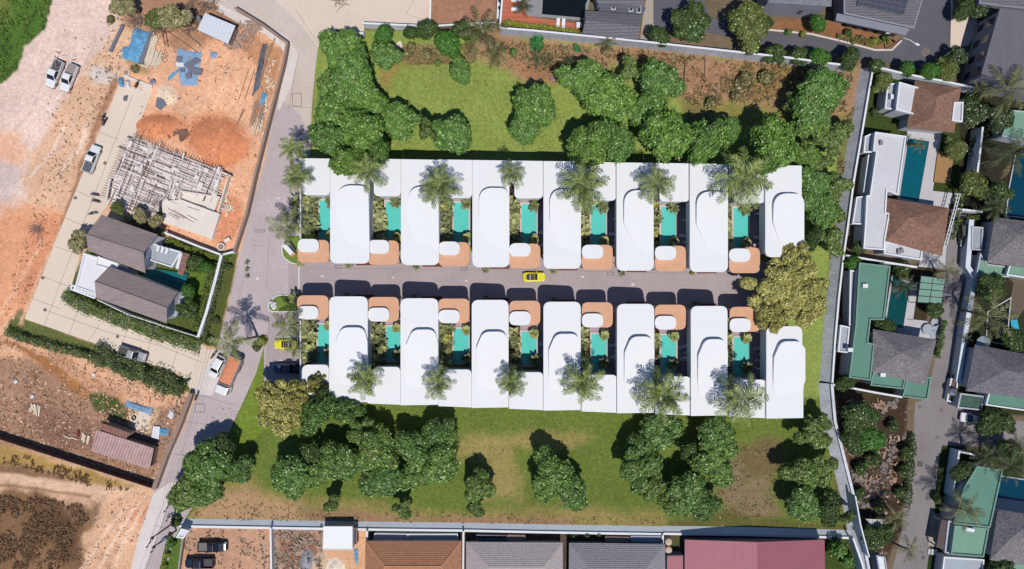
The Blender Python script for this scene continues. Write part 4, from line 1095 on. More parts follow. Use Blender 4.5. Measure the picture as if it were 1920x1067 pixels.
def palm(v, px, py, rpx, z, label, group, lean=(0, 0), name='palm_tree'):
    x, y, _ = W(px, py, z); r = rpx*.1*(1-z/H); s = r/3.9
    bx, by = x+lean[0], y+lean[1]
    t = thing(name, label, 'palm tree', (bx, by, 0), group)
    b = MB(); m = 6; pts = []; rr = []
    for k in range(m+1):
        u = k/m; pts.append((bx+(x-bx)*u**1.6, by+(y-by)*u**1.6, z*u)); rr.append(.17+.12*(1-u)**3)
    b.tube(pts, rr, 10); b.build('trunk', M_pbark, t)
    c = bpy.data.objects.new('crown', PALM[v]); COL.objects.link(c); c.parent = t
    c.location = (x-bx, y-by, z-.05); c.scale = (s, s, s); c.rotation_euler.z = rnd.uniform(0, 6.28)
    return t
GP = 'tall palms around the villas'
VP = [
 (0,548,280,30,8,'palm at the top left corner of the north row, upper of two by the road'), (1,556,332,32,8.5,'palm overhanging the leftmost north roof, lower of two by the road'),
 (4,538,424,40,6.5,'broad palm on the upper island beside the entrance sign'), (0,690,322,40,10,'palm between the first and second north villas'),
 (1,825,350,44,10,'palm over the second north roof'), (2,960,326,30,9.5,'palm over the right edge of the fourth north villa main roof'),
 (1,1095,348,52,10.5,'large palm between the fourth and fifth north villas'), (2,1232,345,42,10,'palm between the fifth and sixth north villas'),
 (0,1392,338,62,11,'largest palm, over the seventh annex roof of the north row'),
 (0,683,712,38,10,'palm over the annex of the second south villa'), (2,820,720,36,10,'palm between the second and third south villas'),
 (1,960,716,32,9.5,'palm between the third and fourth south villas'), (0,1094,716,46,10,'palm over the annex of the fifth south villa'),
 (1,1242,742,54,10.5,'palm over the annex of the sixth south villa'), (2,1390,748,56,10.5,'palm left of the last south villa'),
 (4,436,640,42,9.5,'leaning palm over the main road with a star shaped shadow'), (4,542,610,38,7,'palm below the lower island, above the yellow parked car'),
 (4,552,655,22,4,'small palm beside the yellow parked car'),
]
for v, x, y, r, z, s in VP:
    palm(v, x, y, r, z, s, GP, lean=(.8, .1) if x == 436 else (rnd.uniform(-.3, .3), rnd.uniform(-.3, .3)))
EP = [
 (3,905,62,46,7,'coconut palm at the top wall beside the terracotta deck'), (3,930,100,26,3.5,'short palm below the coconut palm at the top wall'),
 (5,982,12,20,4,'small dark palm on the terracotta deck beside the black pool'), (5,1068,118,18,2.5,'ragged palm left of the big tree pair near the benches'), (3,1010,110,20,1.6,'low dry palm in the brown soil, left'), (3,1028,115,14,1.5,'low dry palm in the brown soil, right'),
 (3,1140,82,20,3,'small dry palm just under the top wall'), (3,1885,168,52,7,'big palm in front of the grey building at right'), (3,1838,165,22,4,'brown palm left of the big one by the grey building'),
 (5,1896,288,50,7,'dark palm above the deep blue pool at right'), (5,1868,388,32,5,'palm above the upper grey thatched roof'), (3,1722,272,16,3.5,'thin dry palm hanging over the villa pool'),
 (5,1694,536,26,4.5,'palm over the deep green pool of the green house'), (3,1776,508,24,4.5,'palm at the lane beside the glass canopy'),
 (3,1852,594,52,8,'widest palm of the estate, right of the lane'), (5,1812,636,14,2.5,'small palm on the lane side wall above the umbrella'), (5,1848,856,34,6,'palm at the top edge of the lower green roof'),
 (5,1892,874,38,6.5,'palm over the dark pool at lower right'), (3,1806,955,40,6.5,'palm over the left side of the lower green roof'), (3,1680,972,28,5,'palm left of the lower lane, upper one'),
 (3,1704,1030,26,5,'palm over the lower lane, lower one'), (5,1905,832,24,5,'palm at the right edge beside the lane'), (3,1675,835,1,1,'x'),
]
for v, x, y, r, z, s in EP:
    if s == 'x': continue
    palm(v, x, y, r, z, s, 'palms of the walled gardens', lean=(rnd.uniform(-.9, .9), rnd.uniform(-.9, .9)))

# --- broad leaved garden plants in the villa beds
def rosette(name, seed, n=10, L=1.15, wd=.34, base=(158,160,112), stems=.35):
    rs = np.random.RandomState(seed); Q = []; cols = []
    for k in range(n):
        az = 2.4*k+rs.uniform(-.3, .3); el = math.radians(62-60*k/n+rs.uniform(-8, 8)); p = np.array([0, 0, stems+rs.uniform(0, .4)]); ns = 5
        LL = L*rs.uniform(.75, 1.1); fc = np.array(C(*base)[:3])*rs.uniform(.5, 1.45)
        for s in range(ns):
            u = s/ns; u2 = (s+1)/ns; e = el-1.0*u
            d = np.array([math.cos(az)*math.cos(e), math.sin(az)*math.cos(e), math.sin(e)]); q = p+d*LL/ns; sd = np.array([-math.sin(az), math.cos(az), 0]); up = np.array([0, 0, .35])
            w0 = wd*math.sin(math.pi*min(1, .06+.9*u))**.8; w1 = wd*max(0.03, math.sin(math.pi*min(1, .06+.9*u2)))**.8 if s < ns-1 else .01
            for sg in (-1, 1):
                Q.append([p, q, q+(sd*sg+up)*w1, p+(sd*sg+up)*w0]); cols.append(fc*(1.0+.16*(s % 2)))
            p = q
    return quadmesh(name, np.array(Q), np.array(cols).clip(.003, .9), M_palm)
ROS = [rosette('plant', 81), rosette('plant', 82, 15, 1.1, .22, (140,146,100)), rosette('plant', 83, 9, .9, .42, (156,160,104)), rosette('plant', 84, 18, 1.15, .13, (132,138,96)), rosette('plant', 85, 10, .8, .36, (176,178,84))]
def plant(v, px, py, s, label, group, z=.1, zr=1.0):
    x, y, _ = W(px, py, zr); o = bpy.data.objects.new('garden_plant', ROS[v]); COL.objects.link(o)
    o.location = (x, y, z); o.scale = (s, s, s*1.15); o.rotation_euler.z = rnd.uniform(0, 6.28)
    return tag(o, label, 'plant', group)
for row in ('north', 'south'):
    for i in range(7):
        x0 = (NPX if row == 'north' else SPX)[i]
        y0, y1 = (NAB[i]-2, NCY[i][0]+0) if row == 'north' else (SCY[i][1]+2, SAT[i]-4)
        rows = 6; k = 0
        for r in range(rows):
            for c in range(2):
                xx = x0-24+c*13+rnd.uniform(-2.5, 2.5); yy = y0+(y1-y0)*(r+.5)/rows+rnd.uniform(-3, 3)+(3 if c else 0)
                cnt = r+1
                plant(rnd.choice([0, 0, 1, 1, 2, 3]) if rnd.random() > .08 else 4, xx, yy, rnd.uniform(.95, 1.35),
                      'leafy plant, %s from the top, %s column, %s planting bed of the %s row' % (ORD[r], 'left' if c == 0 else 'right', ORD[i], row), 'leafy plants in the villa beds')
        ya, yb = (NPY[i]+2, NPY[i]+66) if row == 'north' else (SPY[i][0]+2, SAT[i]-22)
        plant(1 if row == 'north' else 2, x0+20 if i < 2 else x0+24, ya, 1.35, 'big leafy plant at the upper end of the %s pool, %s row' % (ORD[i], row), 'leafy plants beside the pools')
        plant(2 if row == 'north' else 1, x0+21 if i < 2 else x0+25, yb, 1.35, 'big leafy plant at the lower end of the %s pool, %s row' % (ORD[i], row), 'leafy plants beside the pools')
for i, (x, y) in enumerate(((655,497),(781,500.5),(910,506),(1037,507),(1166,512))):
    plant(3, x, y, .8, 'small spiky green plant at the street front of the %s north villa' % ORD[i], 'street front plants', zr=.4)
for i, (x, y) in enumerate(((650,553),(778,557),(912,559),(1037,563),(1303,570))):
    plant(3, x, y, .8, 'small spiky plant in the shade before south villa, %s from the road' % ORD[i], 'street front plants', zr=.4)
bush('by', 1298, 512, 6, 'small round clipped bush at the street corner of the sixth north villa', 'bushes')
plant(0, 562, 493, .9, 'leafy plant at the right tip of the upper island', 'island plants'); plant(1, 556, 560, 1.5, 'dark spiky plant at the right end of the lower island', 'island plants')
plant(3, 556, 380, 1.6, 'spiky plant in the verge left of the north row', 'island plants'); plant(3, 558, 405, 1.5, 'second spiky plant in the verge left of the north row', 'island plants')
for i, (x, y) in enumerate(((461,492),(461,505),(462,518))): plant(3, x, y, .5, 'small weed growing in the road crack, %s from the top' % ORD[i], 'road weeds')

# --- dry and tall grass, weeds (nobody could count it)
def tufts(name, regions, n, size, cols, label, seed=5, hh=.5):
    rs = np.random.RandomState(seed); Q = []; CC = []
    for poly, dens in regions:
        P = np.array(poly); m = int(n*dens); x = rs.uniform(P[:, 0].min(), P[:, 0].max(), m); y = rs.uniform(P[:, 1].min(), P[:, 1].max(), m)
        nz = fbm(x, y, 22, seed)*1.0
        k = (sdist(poly, x, y) > 1) & (nz > (.47 if name == 'dry_grass' else .43)); x, y = x[k], y[k]
        for px, py in zip(x, y):
            c = np.array(C(*cols[rs.randint(len(cols))])[:3])*rs.uniform(.75, 1.25); wx, wy, _ = W(px, py)
            z0 = float(mound(np.array([px]), np.array([py]))[0])
            for b in range(3):
                a = rs.uniform(0, 6.28); l = size*rs.uniform(.5, 1.2); d = np.array([math.cos(a), math.sin(a), 0])*l; s = np.array([-math.sin(a), math.cos(a), 0])*size*.12
                o = np.array([wx, wy, z0]); t = o+d+np.array([0, 0, hh*rs.uniform(.4, 1)]); mm = o+d*.5+np.array([0, 0, hh*.6])
                Q.append([o-s, o+s, mm+s, mm-s]); CC.append(c); Q.append([mm-s, mm+s, t+s*.2, t-s*.2]); CC.append(c*1.1)
    me = quadmesh(name, np.array(Q), np.array(CC).clip(.003, .9), M_leaf); o = bpy.data.objects.new(name, me); COL.objects.link(o); o['kind'] = 'stuff'; o['label'] = label; o['category'] = 'grass'
    return o
tufts('dry_grass', [([(-40,825),(180,892),(275,920),(200,920),(100,892),(-40,860)], 1.0), ([(-40,925),(100,935),(150,945),(178,965),(140,1000),(158,1030),(120,1060),(140,1100),(-40,1100)], 2.6)], 2300, .42,
      [(158,124,86),(130,98,70),(104,78,58),(146,112,80),(114,88,62),(92,68,52)], 'tall dry golden and brown grass beside the dirt track')
tufts('weeds', [([(-20,680),(60,680),(180,750),(340,770),(285,905),(-20,812)], 1.0), ([(110,60),(250,20),(240,120),(110,380),(40,600),(0,600),(60,400)], .9), ([(560,955),(1240,968),(1240,985),(350,978),(400,930)], .7),
      ([(940,70),(1600,140),(1580,210),(1300,190),(950,130)], 1.1), ([(1340,840),(1465,830),(1450,975),(1345,970)], .35)], 1500, .34,
      [(128,98,72),(150,122,84),(96,92,58),(110,80,62),(176,146,104)], 'low dry weeds scattered over the bare soil', seed=9, hh=.25)
tufts('dry_scrub', [([(930,75),(1200,95),(1400,115),(1600,140),(1585,215),(1480,205),(1400,195),(1300,200),(1180,135),(1050,140),(960,125)], 2.2), ([(740,88),(900,85),(890,118),(760,122)], 2.0), ([(1575,230),(1608,190),(1562,600),(1545,640)], 1.0)], 1900, .55,
      [(122,112,66),(150,128,86),(98,100,56),(136,110,80),(170,148,104),(92,78,56)], 'ragged dry scrub under the top wall and along the right wall', seed=10, hh=.5)
tufts('tall_grass', [([(-40,-40),(115,-40),(84,52),(48,84),(36,125),(5,158),(-40,170)], 1.6)], 1500, .5, [(86,118,48),(70,100,42),(120,140,60),(96,128,50)], 'thick green grass in the top left corner', seed=11, hh=.5)
tufts('wild_grass', [([(1300,210),(1590,225),(1560,300),(1460,250),(1330,230)], .6), ([(1575,240),(1605,200),(1560,600),(1545,640)], .7), ([(620,745),(1560,790),(1590,990),(380,960)], 2.0), ([(720,95),(1050,110),(1060,295),(720,290)], .8)], 1500, .28,
      [(112,132,54),(128,146,62),(96,116,46),(140,150,74)], 'short lawn tufts in the field around the villas', seed=12, hh=.12)

def litter(name, regs, n, cols, label, seed, smax=.3):
    """small stones, clods, twigs and fallen leaves lying on the soil"""
    rs = np.random.RandomState(seed); Q = []; CC = []
    for poly, dens in regs:
        P = np.array(poly); m = int(n*dens); x = rs.uniform(P[:, 0].min(), P[:, 0].max(), m); y = rs.uniform(P[:, 1].min(), P[:, 1].max(), m)
        k = (sdist(poly, x, y) > 1) & (fbm(x, y, 18, seed+1) > .44); x, y = x[k], y[k]; z0 = mound(x, y)
        for px, py, zz in zip(x, y, z0):
            wx, wy, _ = W(px, py); s = rs.uniform(.05, smax)*rs.uniform(.35, .9); a = rs.uniform(0, 6.28); f = rs.choice([1, .3, .12], p=[.55, .25, .2]); l = s*(1 if f == 1 else 2.2)
            d = np.array([math.cos(a), math.sin(a), rs.uniform(-.1, .1)])*l; w_ = np.array([-math.sin(a), math.cos(a), rs.uniform(-.2, .2)])*l*f; o = np.array([wx, wy, zz+.03+.06*rs.rand()])
            Q.append([o-d*.8, o-w_, o+d, o+w_*.8]); CC.append(np.array(C(*cols[rs.randint(len(cols))])[:3])*rs.uniform(.8, 1.2))
    me = quadmesh(name, np.array(Q), np.array(CC).clip(.003, .9), M_leaf); o = bpy.data.objects.new(name, me); COL.objects.link(o); o['kind'] = 'stuff'; o['label'] = label; o['category'] = 'litter'
litter('soil_litter', [([(100,200),(200,80),(240,110),(140,360),(40,600),(-20,640),(60,400)], .8), ([(250,60),(440,15),(537,80),(480,318),(440,470),(290,430),(262,245)], .7), ([(-20,620),(360,745),(285,912),(-20,820)], 3.2), ([(150,930),(290,915),(240,1090),(140,1090)], .2)],
       4000, [(190,140,110),(166,120,94),(140,100,78),(240,212,188),(206,160,128),(126,92,72)], 'clods, twigs and small stones on the bare soil at the left', 51)
litter('fallen_leaves', [([(600,70),(1600,130),(1590,290),(600,295)], 1.0), ([(400,760),(1560,790),(1600,990),(350,980)], 1.2), ([(940,70),(1600,135),(1590,200),(1290,190),(940,130)], 2.2)], 2600,
       [(150,104,70),(176,128,84),(120,84,60),(96,88,50),(168,160,96)], 'fallen leaves and twigs on the field around the villas', 52, .24)
litter('garden_litter', [([(1565,745),(1700,758),(1690,1000),(1640,1080),(1590,880)], 2.4), ([(340,990),(505,992),(508,1080),(330,1080)], .8), ([(512,995),(606,995),(606,1080),(512,1080)], 1.2)], 1400,
       [(150,128,112),(110,74,56),(70,50,42),(180,164,150),(92,84,56)], 'rubbish, twigs and stones in the empty plot and yards', 53, .4)
# ------------------------------------------------------------------ vehicles
def paint(name, c, rough=.25): return mat('paint_'+name, c, rough, .02, .5, spec=.5)
P_white = paint('white', C(236,236,238)); P_yellow = paint('yellow', C(240,226,50)); P_navy = paint('navy', C(36,44,66)); P_black = paint('black', C(34,38,50))
P_silver = paint('silver', C(168,168,172)); P_darkgreen = paint('dusty_green', C(66,74,64), .5)
M_tyre = mat('tyre', C(36,34,36), .9, .05, 3); M_rim = mat('rim', C(150,150,155), .35, .03, 3, metal=.6)
M_cargl = mat('car_glass', C(28,34,44), .06, .02, 1, spec=.7); M_lamp = mat('lamp_glass', C(230,230,226), .1, .02, 2); M_red = mat('tail_red', C(170,40,36), .3, .02, 2)
M_bed = mat('bed_liner', C(84,80,84), .8, .1, 4); M_seat = mat('car_seat', C(112,82,78), .8, .08, 6); M_blk = mat('black_trim', C(34,34,38), .6, .05, 4)
def loft(b, st, mi=0, nseg=10):
    """st: (x, half width, z low, z high); rounded cross sections along x"""
    vs = []; n = 0
    for x, hw, z0, z1 in st:
        r = min(.16, (z1-z0)*.4, hw*.5)
        sec = [(-hw*.94,z0),(hw*.94,z0),(hw,z0+r*.6),(hw,z1-r*1.1),(hw-r*.45,z1-r*.35),(hw-r*1.5,z1),(-hw+r*1.5,z1),(-hw+r*.45,z1-r*.35),(-hw,z1-r*1.1),(-hw,z0+r*.6)]
        n = len(sec); vs += [(x, y, z) for y, z in sec]
    fs = []
    for i in range(len(st)-1):
        for k in range(n): fs.append((i*n+k, (i+1)*n+k, (i+1)*n+(k+1) % n, i*n+(k+1) % n))
    fs += [tuple(range(n)), tuple(range(len(vs)-1, len(vs)-1-n, -1))]
    b.add(vs, fs, mi)
def greenhouse(t, base, roof, pm, win=True):
    """base / roof: (x rear, x front, half width, z)"""
    (a0, a1, aw, az), (b0, b1, bw, bz) = base, roof
    b = MB(); A = [(a0,-aw,az),(a1,-aw,az),(a1,aw,az),(a0,aw,az)]; Bq = [(b0,-bw,bz),(b1,-bw,bz),(b1,bw,bz),(b0,bw,bz)]
    b.add(A+Bq, [(0,1,5,4),(1,2,6,5),(2,3,7,6),(3,0,4,7),(3,2,1,0)]); 
    b.add([(b0,-bw,bz),(b1,-bw,bz),(b1,bw,bz),(b0,bw,bz),(b0+.12,-bw+.14,bz+.05),(b1-.12,-bw+.14,bz+.05),(b1-.12,bw-.14,bz+.05),(b0+.12,bw-.14,bz+.05)], [(0,1,5,4),(1,2,6,5),(2,3,7,6),(3,0,4,7),(4,5,6,7)])
    b.build('cabin', pm, t)
    def pane(nm, q, fr=.1):
        q = [Vector(p) for p in q]; c = sum(q, Vector())/4; n = (q[1]-q[0]).cross(q[2]-q[0]).normalized(); cen = Vector(((a0+a1)/2, 0, (az+bz)/2))
        if n.dot(c-cen) < 0: n = -n
        vs = [tuple(c+(p-c)*(1-fr)+n*.015) for p in q]; bb = MB(); bb.add(vs, [(0,1,2,3)]); bb.build(nm, M_cargl, t)
    pane('windscreen', [A[1],A[2],Bq[2],Bq[1]]); pane('rear_window', [A[3],A[0],Bq[0],Bq[3]])
    pane('side_window', [A[0],A[1],Bq[1],Bq[0]], .14); pane('side_window', [A[2],A[3],Bq[3],Bq[2]], .14)
def wheels(t, xs, hw, r=.34, w=.22):
    for x in xs:
        for s in (-1, 1):
            b = MB(); b.tube([(x, s*(hw-w), r), (x, s*hw, r)], [r, r], 20); o = b.build('wheel', M_tyre, t)
            b = MB(); b.tube([(x, s*(hw-w*.5), r), (x, s*(hw+.012), r)], [r*.6, r*.58], 14); b.build('rim', M_rim, o)
def lights(t, xf, xr, hw, zf, zr):
    for s in (-1, 1):
        b = MB(); b.box((xf, s*hw*.76, zf), (.26, .34, .14)); b.build('headlight', M_lamp, t)
        b = MB(); b.box((xr, s*hw*.82, zr), (.1, .24, .2)); b.build('tail_light', M_red, t)
def mirrors(t, x, hw, z, pm):
    for s in (-1, 1):
        b = MB(); b.box((x, s*(hw+.10), z), (.12, .24, .14)); b.build('wing_mirror', pm, t)
def place(t, px, py, head, z=0.03):
    x, y, _ = W(px, py); t.location = (x, y, z); t.rotation_euler.z = math.radians(head); return t
def newcar(name, label, cat, group=None):
    return thing(name, label, cat, (0, 0, 0), group)
def pickup(label, pm, px, py, head, load=None, cover=None, L=5.3, group='pickup trucks'):
    t = newcar('pickup_truck', label, 'pickup truck', group)
    b = MB(); loft(b, [(2.62,.66,.42,.78),(2.5,.82,.36,.92),(2.2,.89,.34,1.0),(1.1,.91,.34,1.08),(-.8,.91,.34,1.08)]); b.build('body', pm, t)
    greenhouse(t, (-.85,1.25,.86,1.07), (-.62,.45,.70,1.68), pm)
    b = MB(); b.box((-1.72,0,.55), (1.86,1.74,.3)); b.build('bed_floor', M_bed, t)
    b = MB()
    for s in (-1, 1): b.box((-1.73, s*.87, .78), (1.84, .09, .66))
    b.box((-2.62,0,.78), (.09,1.83,.66)); b.box((-.84,0,.82),(.06,1.7,.6)); b.build('bed_side', pm, t)
    wheels(t, (1.65,-1.65), .9, .38); lights(t, 2.45, -2.68, .9, .78, .8); mirrors(t, .95, .88, 1.15, pm)
    b = MB(); b.box((2.62,0,.45),(.14,1.6,.2)); b.box((-2.72,0,.42),(.12,1.6,.14)); b.build('bumper', M_blk, t)
    if cover: b = MB(); b.prism(rpoly([(-2.5,-.76),(-.95,-.76),(-.95,.76),(-2.5,.76)],.12),.95,1.0); b.build('bed_cover', cover, t)
    if load:
        rs = random.Random(3)
        for k in range(14):
            b = MB(); x, y = rs.uniform(-2.4,-1.1), rs.uniform(-.65,.65); b.box((x,y,.8+rs.uniform(0,.2)), (rs.uniform(.3,.9),rs.uniform(.06,.2),.1), rs.uniform(0,3), tilt=rs.uniform(-.3,.3)); b.build('load_piece', load, t)
    return place(t, px, py, head)
M_scrap = mat('scrap_load', C(120,112,110), .7, .3, 6)
pickup('white pickup with scrap in its bed, left of the two on the pink track', P_white, 107,141, -112, load=M_scrap)
pickup('white pickup with a grey lined bed, right of the two on the pink track', P_white, 134,148.5, -112, cover=mat('bed_grey', C(158,144,140), .8, .08, 3))
pickup('white pickup parked on the concrete drive facing up', P_white, 177,299, 69, cover=mat('bed_mid', C(100,100,108), .8, .08, 3))
pickup('silver white pickup with a dark bed on the drive beside the shrubbery', P_silver, 253,663, -18)
pickup('dark pickup with a grey bed, upper of two in the dirt plot', P_black, 402,1022, 0, cover=mat('bed_brown', C(122,114,112), .8, .08, 3))
pickup('dark blue pickup with a black bed, lower of two in the dirt plot', P_navy, 377,1052.5, 180)
pickup('dark open pickup parked in the shaded bay below the yellow car', paint('dark_blue', C(62,74,110)), 542,690, 180, group='pickup trucks')
def sports(label, px, py, head, group='yellow sports cars'):
    t = newcar('sports_car', label, 'car', group)
    b = MB(); loft(b, [(2.1,.5,.3,.52),(1.98,.72,.26,.62),(1.6,.86,.24,.72),(.9,.88,.24,.8),(.4,.86,.26,.86),(-1.3,.9,.26,.86),(-1.85,.82,.28,.78),(-2.08,.6,.34,.66)]); b.build('body', P_yellow, t)
    b = MB(); b.prism(rpoly([(.55,-.62),(.55,.62),(-1.35,.56),(-1.35,-.56)],.28),.8,.885); b.build('cockpit', M_blk, t)
    for s in (-1, 1):
        b = MB(); b.box((-.3,s*.3,.93),(.5,.44,.14)); b.box((-.58,s*.3,1.02),(.14,.42,.34)); b.build('seat', M_seat, t)
    b = MB(); b.add([(.62,-.6,.87),(.62,.6,.87),(.12,.5,1.2),(.12,-.5,1.2)],[(0,1,2,3)]); b.build('windscreen', M_cargl, t)
    b = MB(); b.bar((.11,-.52,1.2),(.11,.52,1.2),.06); b.bar((.62,-.62,.87),(.11,-.52,1.2),.05); b.bar((.62,.62,.87),(.11,.52,1.2),.05); b.build('windscreen_frame', P_yellow, t)
    b = MB(); b.bar((-.74,-.5,1.12),(-.74,.5,1.12),.1,.06); b.build('roll_bar', P_white, t)
    b = MB(); b.prism(rpoly([(-.9,-.5),(-.9,.5),(-1.4,.44),(-1.4,-.44)],.1),.885,.93); b.build('soft_top', mat('soft_top', C(52,54,78), .8, .05, 4), t)
    b = MB(); b.box((-1.62,.22,.83),(.1,.28,.04)); b.box((-1.62,-.22,.83),(.1,.28,.04)); b.build('vent', M_blk, t)
    wheels(t, (1.3,-1.3), .88, .33); lights(t, 1.78, -2.02, .8, .66, .62); mirrors(t, .45, .86, .92, P_yellow)
    return place(t, px, py, head)
sports('yellow open top sports car driving on the villa street', 1001,519.5, 0)
sports('yellow open top sports car parked in a bay under the small palm', 537,645, 180)
def hatch(label, pm, px, py, head, L=4.4, sc=1.0, glassroof=False, name='parked_car'):
    t = newcar(name, label, 'car', 'parked cars')
    b = MB(); loft(b, [(2.2,.6,.36,.66),(2.08,.78,.3,.8),(1.7,.88,.28,.92),(1.0,.9,.28,1.0),(-1.9,.9,.3,1.0),(-2.15,.78,.34,.9)]); b.build('body', pm, t)
    greenhouse(t, (-2.0,1.1,.86,.99), (-1.65,.3,.68,1.55), pm)
    wheels(t, (1.4,-1.35), .9, .35); lights(t, 2.02, -2.12, .86, .72, .78); mirrors(t, .8, .88, 1.05, pm)
    b = MB(); b.box((2.2,0,.42),(.12,1.3,.16)); b.build('bumper', M_blk, t)
    return place(t, px, py, head)
hatch('white car standing on the main road left of the loaded truck', P_white, 410,687, -118)
hatch('dark dusty green car under the trees at the top of the estate lane', P_darkgreen, 1802,440, -86)
hatch('white car on the estate lane half under dark trees', P_white, 1818,783, 172)
# truck with a load of orange earth
t = newcar('tipper_truck', 'white truck loaded with orange earth on the main road', 'truck')
b = MB(); b.box((0,0,.75),(7.0,.9,.3)); b.build('chassis', M_blk, t)
b = MB(); loft(b, [(3.7,1.0,.6,1.7),(3.55,1.12,.5,2.3),(3.2,1.14,.5,2.55),(1.95,1.14,.5,2.6),(1.88,1.1,.5,2.55)]); b.build('cab', P_white, t)
b = MB(); b.add([(3.70,-.92,1.55),(3.70,.92,1.55),(3.38,.86,2.38),(3.38,-.86,2.38)],[(0,1,2,3)]); b.build('windscreen', M_cargl, t)
b = MB(); b.box((2.75,1.15,1.9),(.9,.02,.6)); b.build('side_window', M_cargl, t); b = MB(); b.box((2.75,-1.15,1.9),(.9,.02,.6)); b.build('side_window', M_cargl, t)
b = MB(); b.box((1.95,0,2.66),(.2,2.1,.08)); b.build('roof_strip', M_bed, t)
M_tip = mat('tipper_grey', C(178,166,164), .6, .1, 2)
b = MB()
for s in (-1, 1): b.box((-.95,s*1.15,1.75),(5.3,.1,1.3))
b.box((1.66,0,1.8),(.1,2.4,1.4)); b.box((-3.6,0,1.75),(.1,2.4,1.3)); b.box((-.95,0,1.1),(5.3,2.3,.12)); b.build('tipper_box', M_tip, t)
b = MB(); n = 12; vs = []; fs = []
rs_ = random.Random(4)
for i in range(n+1):
    for j in range(7):
        u, v = i/n, j/6; vs.append((-3.54+u*5.14, -1.09+v*2.18, 2.15+.32*math.sin(math.pi*u)**.6*math.sin(math.pi*v)**.6+rs_.uniform(-.05,.05)))
for i in range(n):
    for j in range(6): fs.append((i*7+j,(i+1)*7+j,(i+1)*7+j+1,i*7+j+1))
b.add(vs, fs); b.build('earth_load', mat('orange_earth', C(226,146,112), .95, .12, 2.5, .15, 9, bump=.6), t)
wheels(t, (2.7,-1.4,-2.5), 1.12, .48, .3); lights(t, 3.66, -3.66, 1.05, .85, .9); mirrors(t, 3.1, 1.15, 2.0, M_blk)
place(t, 436,702, -113); t.scale = (1.0,1.0,1.0)
# motorbikes
def bike(label, px, py, head):
    t = newcar('motorbike', label, 'motorbike', 'parked motorbikes')
    for x in (-.6,.62):
        b = MB(); pts = [(x+.28*math.cos(a), 0, .3+.28*math.sin(a)) for a in [2*math.pi*k/14 for k in range(15)]]; b.tube(pts, [.05]*15, 6, cap=False); b.build('wheel', M_tyre, t)
    b = MB(); loft(b, [(.5,.08,.5,.75),(.2,.14,.4,.85),(-.2,.15,.35,.72),(-.7,.12,.5,.72)]); b.build('body', M_blk, t)
    b = MB(); b.prism(rpoly([(.05,-.13),(.05,.13),(-.75,.11),(-.75,-.11)],.06),.74,.84); b.build('seat', M_seat, t)
    b = MB(); b.bar((.42,-.34,1.0),(.42,.34,1.0),.05); b.bar((.42,0,1.0),(.62,0,.3),.06); b.build('handlebar', M_rim, t)
    b = MB(); b.box((.55,0,.85),(.14,.18,.16)); b.build('headlight', M_lamp, t)
    return place(t, px, py, head)
bike('dark motorbike at the upper end of the concrete drive beside the wrapped bikes', 260,159, 60)
bike('dark motorbike with a rider basket at the left edge of the drive, front one', 197,222, 80); bike('dark motorbike at the left edge of the drive, right behind the front one', 199,229, 62)
bike('small dark motorbike beside the low wall of the grey roofed house', 177,401, 10); bike('dark motorbike by the lower building slab, upper', 180,366, 170); bike('dark motorbike by the lower building slab, lower', 182,378, 165)
bike('dark motorbike on the road edge above the white car', 403,665, 50); bike('dark motorbike at the road corner beside the lower field wall', 371,742, 70); 
# ------------------------------------------------------------------ walls round the plots
M_wgrey = mat('stained_grey_wall', C(196,200,212), .9, .14, .5, .16, 3.2, stretch=(0,(1,1,.25)))
M_wblue = mat('blue_grey_wall', C(214,222,232), .9, .06, .4, .05, 3)
M_wslope = mat('streaked_revetment', C(214,216,226), .9, .16, .5, .22, 2.6, stretch=(0,(1,1,.25)))
M_cap = mat('wall_cap_white', C(232,234,238), .8, .03, 1)
M_brwall = mat('brown_concrete_wall', C(158,134,122), .9, .12, .8, .12, 5)
def bwall(line_px, z, label, m=M_wblue, cap=M_cap, th=.22, capw=.34, group='boundary walls', caph=.08, batter=0):
    q = WP(line_px, z); t = thing('boundary_wall', label, 'wall', (q[0][0], q[0][1], 0), group)
    if batter:
        # sloping face, a revetment on the right only: the foot lies further out on one side
        n = len(q); lo = []
        for i in range(n):
            a = Vector(q[max(i-1, 0)]); c = Vector(q[min(i+1, n-1)]); d = (c-a).normalized(); nn = Vector((d.y, -d.x)); p = Vector(q[i])+nn*batter; lo.append((p.x, p.y))
        b = MB(); vs = [(x, y, -.05) for x, y in lo]+[(x, y, z-caph) for x, y in q]; bk = [(x, y, -.05) for x, y in q]
        b.add(vs, [(i, i+1, n+i+1, n+i) if batter < 0 else (i+1, i, n+i, n+i+1) for i in range(n-1)])
        b.wall([(x, y) for x, y in q], -.05, z-caph-.003, th); b.build('wall_panel', m, t)
    else:
        b = MB(); b.wall(q, -.1, z-caph, th); b.build('wall_panel', m, t)
    b = MB(); b.wall(q, z-caph, z, capw); b.build('coping', cap, t); return t
bwall([(336,987),(506,990),(690,993),(868,995),(1010,998),(1245,1002)], .9, 'long pale blue boundary wall with white cap below the south lawn, left part', batter=-1.25, capw=.42)  # slope added to this upright wall so its face catches sun
bwall([(1245,1001),(1400,1003),(1500,1006),(1600,1009)], .9, 'pale blue boundary wall with white cap above the red roof', batter=-1.25, capw=.42)  # same added slope, shaped to keep the north face lit
bwall([(1600,1009),(1618,1060),(1626,1100)], 3.0, 'short blue grey wall turning down at the bottom right corner')
bwall([(1638,124),(1628,180),(1613,270),(1601,340),(1592,410),(1582,480),(1573,560),(1566,640),(1561,718)], 2.4, 'tall streaked grey retaining wall along the right side, white capped upper part', m=M_wslope, batter=1.3)
